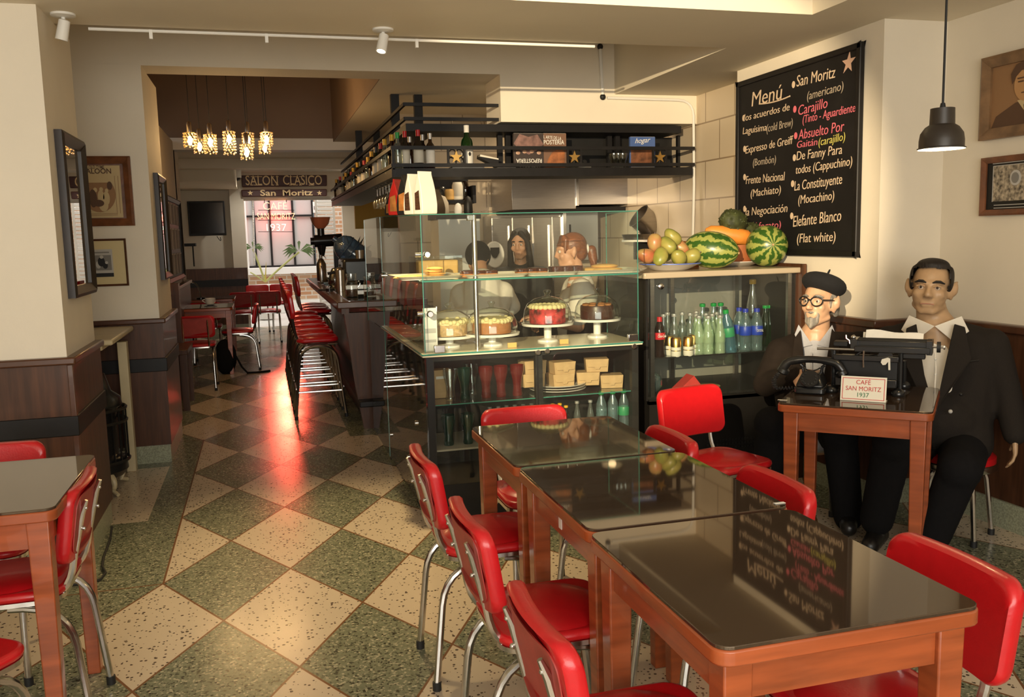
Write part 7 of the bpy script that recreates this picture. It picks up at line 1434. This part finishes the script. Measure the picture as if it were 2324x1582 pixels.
# white table sign
p = ont(1957, 912); t = thing('table_sign', 'white table sign reading CAFÉ SAN MORITZ 1937 in red and green', 'sign', p + ey*.012, rzt-.03); w_, h_ = .186, .107; Ms = Matrix.Rotation(math.radians(-12), 4, 'X')
MB().box(-w_/2, w_/2, 0, .004, 0, h_, Ms).build('panel', m.signwhite, t); MB().box(-w_/2, w_/2, .0, .05, 0, .003).build('foot', m.signwhite, t)
bo = MB(); e_ = .007
for x0_, x1_, z0_, z1_ in ((-w_/2+e_, w_/2-e_, e_, e_+.0025), (-w_/2+e_, w_/2-e_, h_-e_-.0025, h_-e_), (-w_/2+e_, -w_/2+e_+.0025, e_, h_-e_), (w_/2-e_-.0025, w_/2-e_, e_, h_-e_)): bo.box(x0_, x1_, -.0008, 0, z0_, z1_, Ms)
bo.build('red_border', m.signred, t)
for s, u0, u1, z, hh, mt in (('CAFÉ', -.030, .029, .073, .019, m.signred), ('SAN MORITZ', -.072, .072, .045, .019, m.signred), ('1937', -.023, .024, .018, .019, m.signgreen)):
    text('lettering', s, mt, Ms @ V((u0, -.0004, z)), Ms @ V((u1, -.0004, z)), Ms @ V((0, 0, 1)), hh, t, out=Ms.to_3x3() @ V((0, -1, 0)), depth=.0008, bold=0.)
for px, py, lb in ((1776, 908, 'bit of yellowed tape at the left corner of the small table'),): 
    p = ont(px, py); o = tag(MB().box(-.02, .02, -.008, .008, 0, .001).build('tape_scrap', m.label), lb, 'tape'); o.location = p; o.rotation_euler = (0, 0, rzt)
for px, py, lb in ((1769, 1142, 'scrap of white tape on the right corner of the middle table'),): p = PZ(px, py, .801); o = tag(MB().box(-.016, .016, -.006, .006, 0, .001).build('tape_scrap', m.paper), lb, 'tape'); o.location = p
p = PX(1264, 1184, .789); o = tag(MB().box(-.002, .0, -.012, .012, -.022, .022).build('price_sticker', m.paper), 'white inventory sticker on the side of the middle foreground table', 'sticker'); o.location = V((.7865, p.y, p.z)); o.location.x = 1.058-.295+.025+.012

# ------------------------------------------------------------------ staff behind the case
# woman with a ponytail, seen from behind her left shoulder, facing left
f3 = Fig('person', 'woman with an auburn ponytail and white shirt facing left behind the case', 2.07, 5.78, math.radians(-100), 'person'); R3 = f3.root
s3 = 1.0; hz = PY(1303, 572, 5.78).z; hx = 0
M3 = Matrix.Translation((0, -.03, hz)) @ Matrix.Rotation(math.radians(4), 4, 'X'); shz = PY(1300, 650, 5.78).z-.015
mb = MB(); head_shapes(mb, M3, s3, .92, .95, .95); nb = V((0, .03, shz+.05)); mb.cap(V((0, .0, hz-.06)), nb, .050, .058); mb.cap(nb, (0, .03, 1.05), .075, .12); mb.cap((0, .03, 1.05), (0, .03, .92), .12, .14)
SH = [V((-.165, .02, shz)), V((.165, .02, shz))]; EL = [V((-.22, -.03, shz-.22)), V((.23, -.02, shz-.235))]; WR = [V((-.10, -.24, shz-.20)), V((.10, -.26, shz-.19))]
for i in (0, 1):
    mb.cap(nb, SH[i], .05, .052); mb.cap(SH[i], EL[i], .05, .044); mb.cap(EL[i], WR[i], .046, .030); hand(mb, WR[i], (.3 if i == 0 else -.3, -.9, .1), (0, 0, 1), .9, .35, 1 if i == 0 else -1)
    k = -1 if i == 0 else 1; mb.cap((k*.09, .03, .90), (k*.09, .02, .48), .085, .065); mb.cap((k*.09, .02, .48), (k*.09, .03, .08), .06, .04)
blob(mb, 'body', m.skin, R3, .0085, 3); eyes(R3, M3, s3)
T3 = lambda p: M3 @ (V(p)*s3); Mr = M3.to_3x3().to_4x4(); mb = MB(); mb.ball(T3((0, .026, .047)), (.084, .098, .088), 20, 12, Mr); mb.ball(T3((0, .07, .0)), (.068, .055, .07), 16, 10, Mr)
for k in range(8): mb.cap(T3((-.055+.016*k, -.04, .105)), T3((-.06+.017*k, -.082+.010*abs(k-3.5)*.6, .050)), .018, .009, 8)
for k in (-1, 1): mb.cap(T3((k*.07, -.03, .09)), T3((k*.074, -.045, .0)), .016, .008, 8)
blob(mb, 'hair', m.hair, R3, .008, 2)
mb = MB(); pt = T3((0, .118, .012)); mb.cap(pt, pt+V((0, .035, -.01)), .022, .03); mb.cap(pt+V((0, .035, -.01)), pt+V((0, .045, -.07)), .034, .032); mb.cap(pt+V((0, .045, -.07)), pt+V((.0, .04, -.12)), .03, .014)
for i in range(6): a = i*1.05; mb.cap(pt+V((.02*math.cos(a), .045, -.06)), pt+V((.03*math.cos(a), .05+.02*math.sin(a), -.115)), .012, .006, 8)
blob(mb, 'ponytail', m.hair, R3, .007, 1); MB().tube([pt+V((.026*math.cos(a), .005, .026*math.sin(a))) for a in [2*PI*i/14 for i in range(14)]], .008, 7, closed=True).build('hair_tie', m.paper, R3)
MB().ball(T3((.088, .01, -.04)), .005, 8, 6).build('earring', m.gold, R3)
mb = MB(); mb.cap(nb+V((0, .02, -.03)), (0, .035, 1.06), .09, .15); mb.cap((0, .035, 1.06), (0, .03, .90), .155, .16)
for i in (0, 1): mb.cap(nb+V((0, .01, -.04)), SH[i], .075, .072); mb.cap(SH[i], EL[i]+V((0, 0, .06)), .078, .070); mb.cap(SH[i]+V((0, .02, -.05)), (0, .04, 1.05), .09, .13)
blob(mb, 'shirt', m.shirt, R3, .011, 4); MB().tube([nb+V((.075*math.cos(a), .005+.065*math.sin(a), .005+.012*math.sin(a))) for a in [2*PI*i/20 for i in range(20)]], .018, 8, closed=True).build('collar', m.shirt, R3)
mb = MB()
for k in (-1, 1): mb.cap((k*.08, .03, .92), (k*.09, .02, .48), .115, .085); mb.cap((k*.09, .02, .48), (k*.09, .03, .07), .08, .06)
blob(mb, 'trousers', m.trous, R3, .014, 4)
for k in (-1, 1): shoe(R3, (k*.09, .0, 0), (0, -1, 0))
# woman with long dark hair in a dark jacket
f4 = Fig('person', 'woman with long black hair in a dark jacket standing behind the case', 1.72, 7.35, math.radians(-18), 'person'); R4 = f4.root; q = f4.q
hc = q(1180, 555, -.02); s4 = 1.0; M4 = Matrix.Translation(hc) @ Matrix.Rotation(math.radians(-14), 4, 'Z') @ Matrix.Rotation(math.radians(8), 4, 'X')
x0 = hc.x; R4o = V((x0, 0, 0)); shz = hc.z-.27; nb = V((x0, .02, shz+.05)); mb = MB(); head_shapes(mb, M4, s4, .90, .9, .8); mb.cap(hc+V((0, .02, -.06)), nb, .048, .055); mb.cap(nb, (x0, .03, 1.0), .08, .12); mb.cap((x0, .03, 1.0), (x0, .03, .88), .12, .14)
SH = [V((x0-.175, .02, shz)), V((x0+.175, .02, shz))]; EL = [V((x0-.22, -.02, shz-.26)), V((x0+.23, -.02, shz-.26))]; WR = [V((x0-.06, -.22, shz-.32)), V((x0+.08, -.22, shz-.30))]
for i in (0, 1):
    k = -1 if i == 0 else 1; mb.cap(nb, SH[i], .05, .05); mb.cap(SH[i], EL[i], .048, .04); mb.cap(EL[i], WR[i], .04, .028); hand(mb, WR[i], (-k*.6, -.7, -.2), (0, -.2, 1), .9, .35, k*-1); mb.cap((x0+k*.09, .03, .88), (x0+k*.09, .02, .46), .085, .065); mb.cap((x0+k*.09, .02, .46), (x0+k*.09, .03, .08), .06, .04)
blob(mb, 'body', m.skin_d, R4, .0085, 3); eyes(R4, M4, s4); T4 = lambda p: M4 @ (V(p)*s4); Mr = M4.to_3x3().to_4x4()
for k in (-1, 1): patch('eyebrow', m.hair_d, R4, M4, s4, [(k*.014, -.088, .034), (k*.03, -.087, .038), (k*.05, -.076, .034)])
MB().tube([T4(p) for p in ((-.020, -.084, -.066), (0, -.088, -.065), (.020, -.084, -.066))], .004, 6).build('lips', m.lip, R4)
mb = MB(); mb.ball(T4((0, .026, .05)), (.086, .098, .088), 20, 12, Mr); mb.ball(T4((0, .06, -.05)), (.08, .06, .12), 16, 10, Mr)
for k in (-1, 1): mb.cap(T4((k*.03, -.055, .11)), T4((k*.078, -.03, .02)), .022, .022, 8); mb.cap(T4((k*.078, -.03, .02)), T4((k*.088, -.01, -.18)), .024, .03, 8)
blob(mb, 'hair', m.hair_d, R4, .009, 2)
mb = MB(); mb.cap(nb+V((0, .02, -.02)), (x0, .035, 1.0), .11, .17); mb.cap((x0, .035, 1.0), (x0, .03, .80), .175, .17)
for i in (0, 1): mb.cap(nb+V((0, .01, -.03)), SH[i], .085, .085); mb.cap(SH[i], EL[i], .085, .07); mb.cap(EL[i], WR[i], .07, .05); mb.cap(SH[i]+V((0, .02, -.05)), (x0, .04, 1.0), .10, .15)
blob(mb, 'jacket', m.coat_d, R4, .012, 4); mb = MB()
for k in (-1, 1): mb.cap((x0+k*.08, .03, .9), (x0+k*.09, .02, .46), .11, .08); mb.cap((x0+k*.09, .02, .46), (x0+k*.09, .03, .07), .075, .06)
blob(mb, 'trousers', m.trous, R4, .014, 4); MB().tube([q(1170, 585, -.14), q(1178, 596, -.15), q(1186, 585, -.14)], .002, 5).build('necklace', m.chrome, R4)
for k in (-1, 1): shoe(R4, (x0+k*.09, .0, 0), (0, -1, 0))
# third member of staff bending forward with the back to the room
f5 = Fig('person', 'person in a white t-shirt and dark cap bending over behind the case', 1.25, 6.25, math.radians(150), 'person'); R5 = f5.root
def w5(px, py, y): p = PY(px, py, y)-f5.o; return Matrix.Rotation(-f5.rz, 3, 'Z') @ p
hd = w5(1085, 585, 6.55); bk = w5(1095, 655, 6.32); hip = V((0, .0, .86)); shl = [w5(1048, 670, 6.40), w5(1140, 665, 6.30)]; eb = [w5(1030, 740, 6.45), w5(1165, 705, 6.32)]; wr5 = [w5(1060, 770, 6.7), w5(1200, 730, 6.45)]
M5 = Matrix.Translation(hd) @ Matrix.Rotation(math.radians(40), 4, 'X'); mb = MB(); head_shapes(mb, M5, 1.0, .95, 1, 1); mb.cap(hd, bk, .055, .065); mb.cap(bk, w5(1100, 740, 6.2), .12, .13); mb.cap(w5(1100, 740, 6.2), hip, .13, .14)
for i in (0, 1):
    mb.cap(bk, shl[i], .06, .055); mb.cap(shl[i], eb[i], .048, .04); mb.cap(eb[i], wr5[i], .04, .028); hand(mb, wr5[i], wr5[i]-eb[i], (0, 0, 1), .9, .4, 1 if i else -1); k = -1 if i == 0 else 1; mb.cap((k*.09, 0, .86), (k*.09, 0, .46), .09, .065); mb.cap((k*.09, 0, .46), (k*.09, .02, .08), .06, .04)
blob(mb, 'body', m.skin_d, R5, .0085, 3); mb = MB(); mb.ball(hd+V((0, .0, .02)), (.098, .112, .108), 20, 12, M5.to_3x3().to_4x4()); blob(mb, 'cap', m.beret, R5, .009, 2); eyes(R5, M5, 1.0)
mb = MB(); mb.cap(bk, w5(1100, 740, 6.2), .15, .165); mb.cap(w5(1100, 740, 6.2), hip, .165, .17)
for i in (0, 1): mb.cap(bk, shl[i], .095, .085); mb.cap(shl[i], shl[i].lerp(eb[i], .75), .085, .075); mb.cap(shl[i], w5(1100, 740, 6.2), .09, .14)
blob(mb, 't_shirt', m.shirt, R5, .011, 4)
for i in (0, 1): mb = MB(); mb.cap(shl[i].lerp(eb[i], .7), eb[i], .055, .052); mb.cap(eb[i], wr5[i], .052, .040); blob(mb, 'black_sleeve', m.trous, R5, .010, 3)
mb = MB()
for k in (-1, 1): mb.cap((k*.08, 0, .86), (k*.09, 0, .46), .12, .085); mb.cap((k*.09, 0, .46), (k*.09, .02, .07), .08, .06)
blob(mb, 'trousers', m.trous, R5, .014, 4)
for k in (-1, 1): shoe(R5, (k*.09, 0, 0), (0, -1, 0))
bpy.context.view_layer.update()
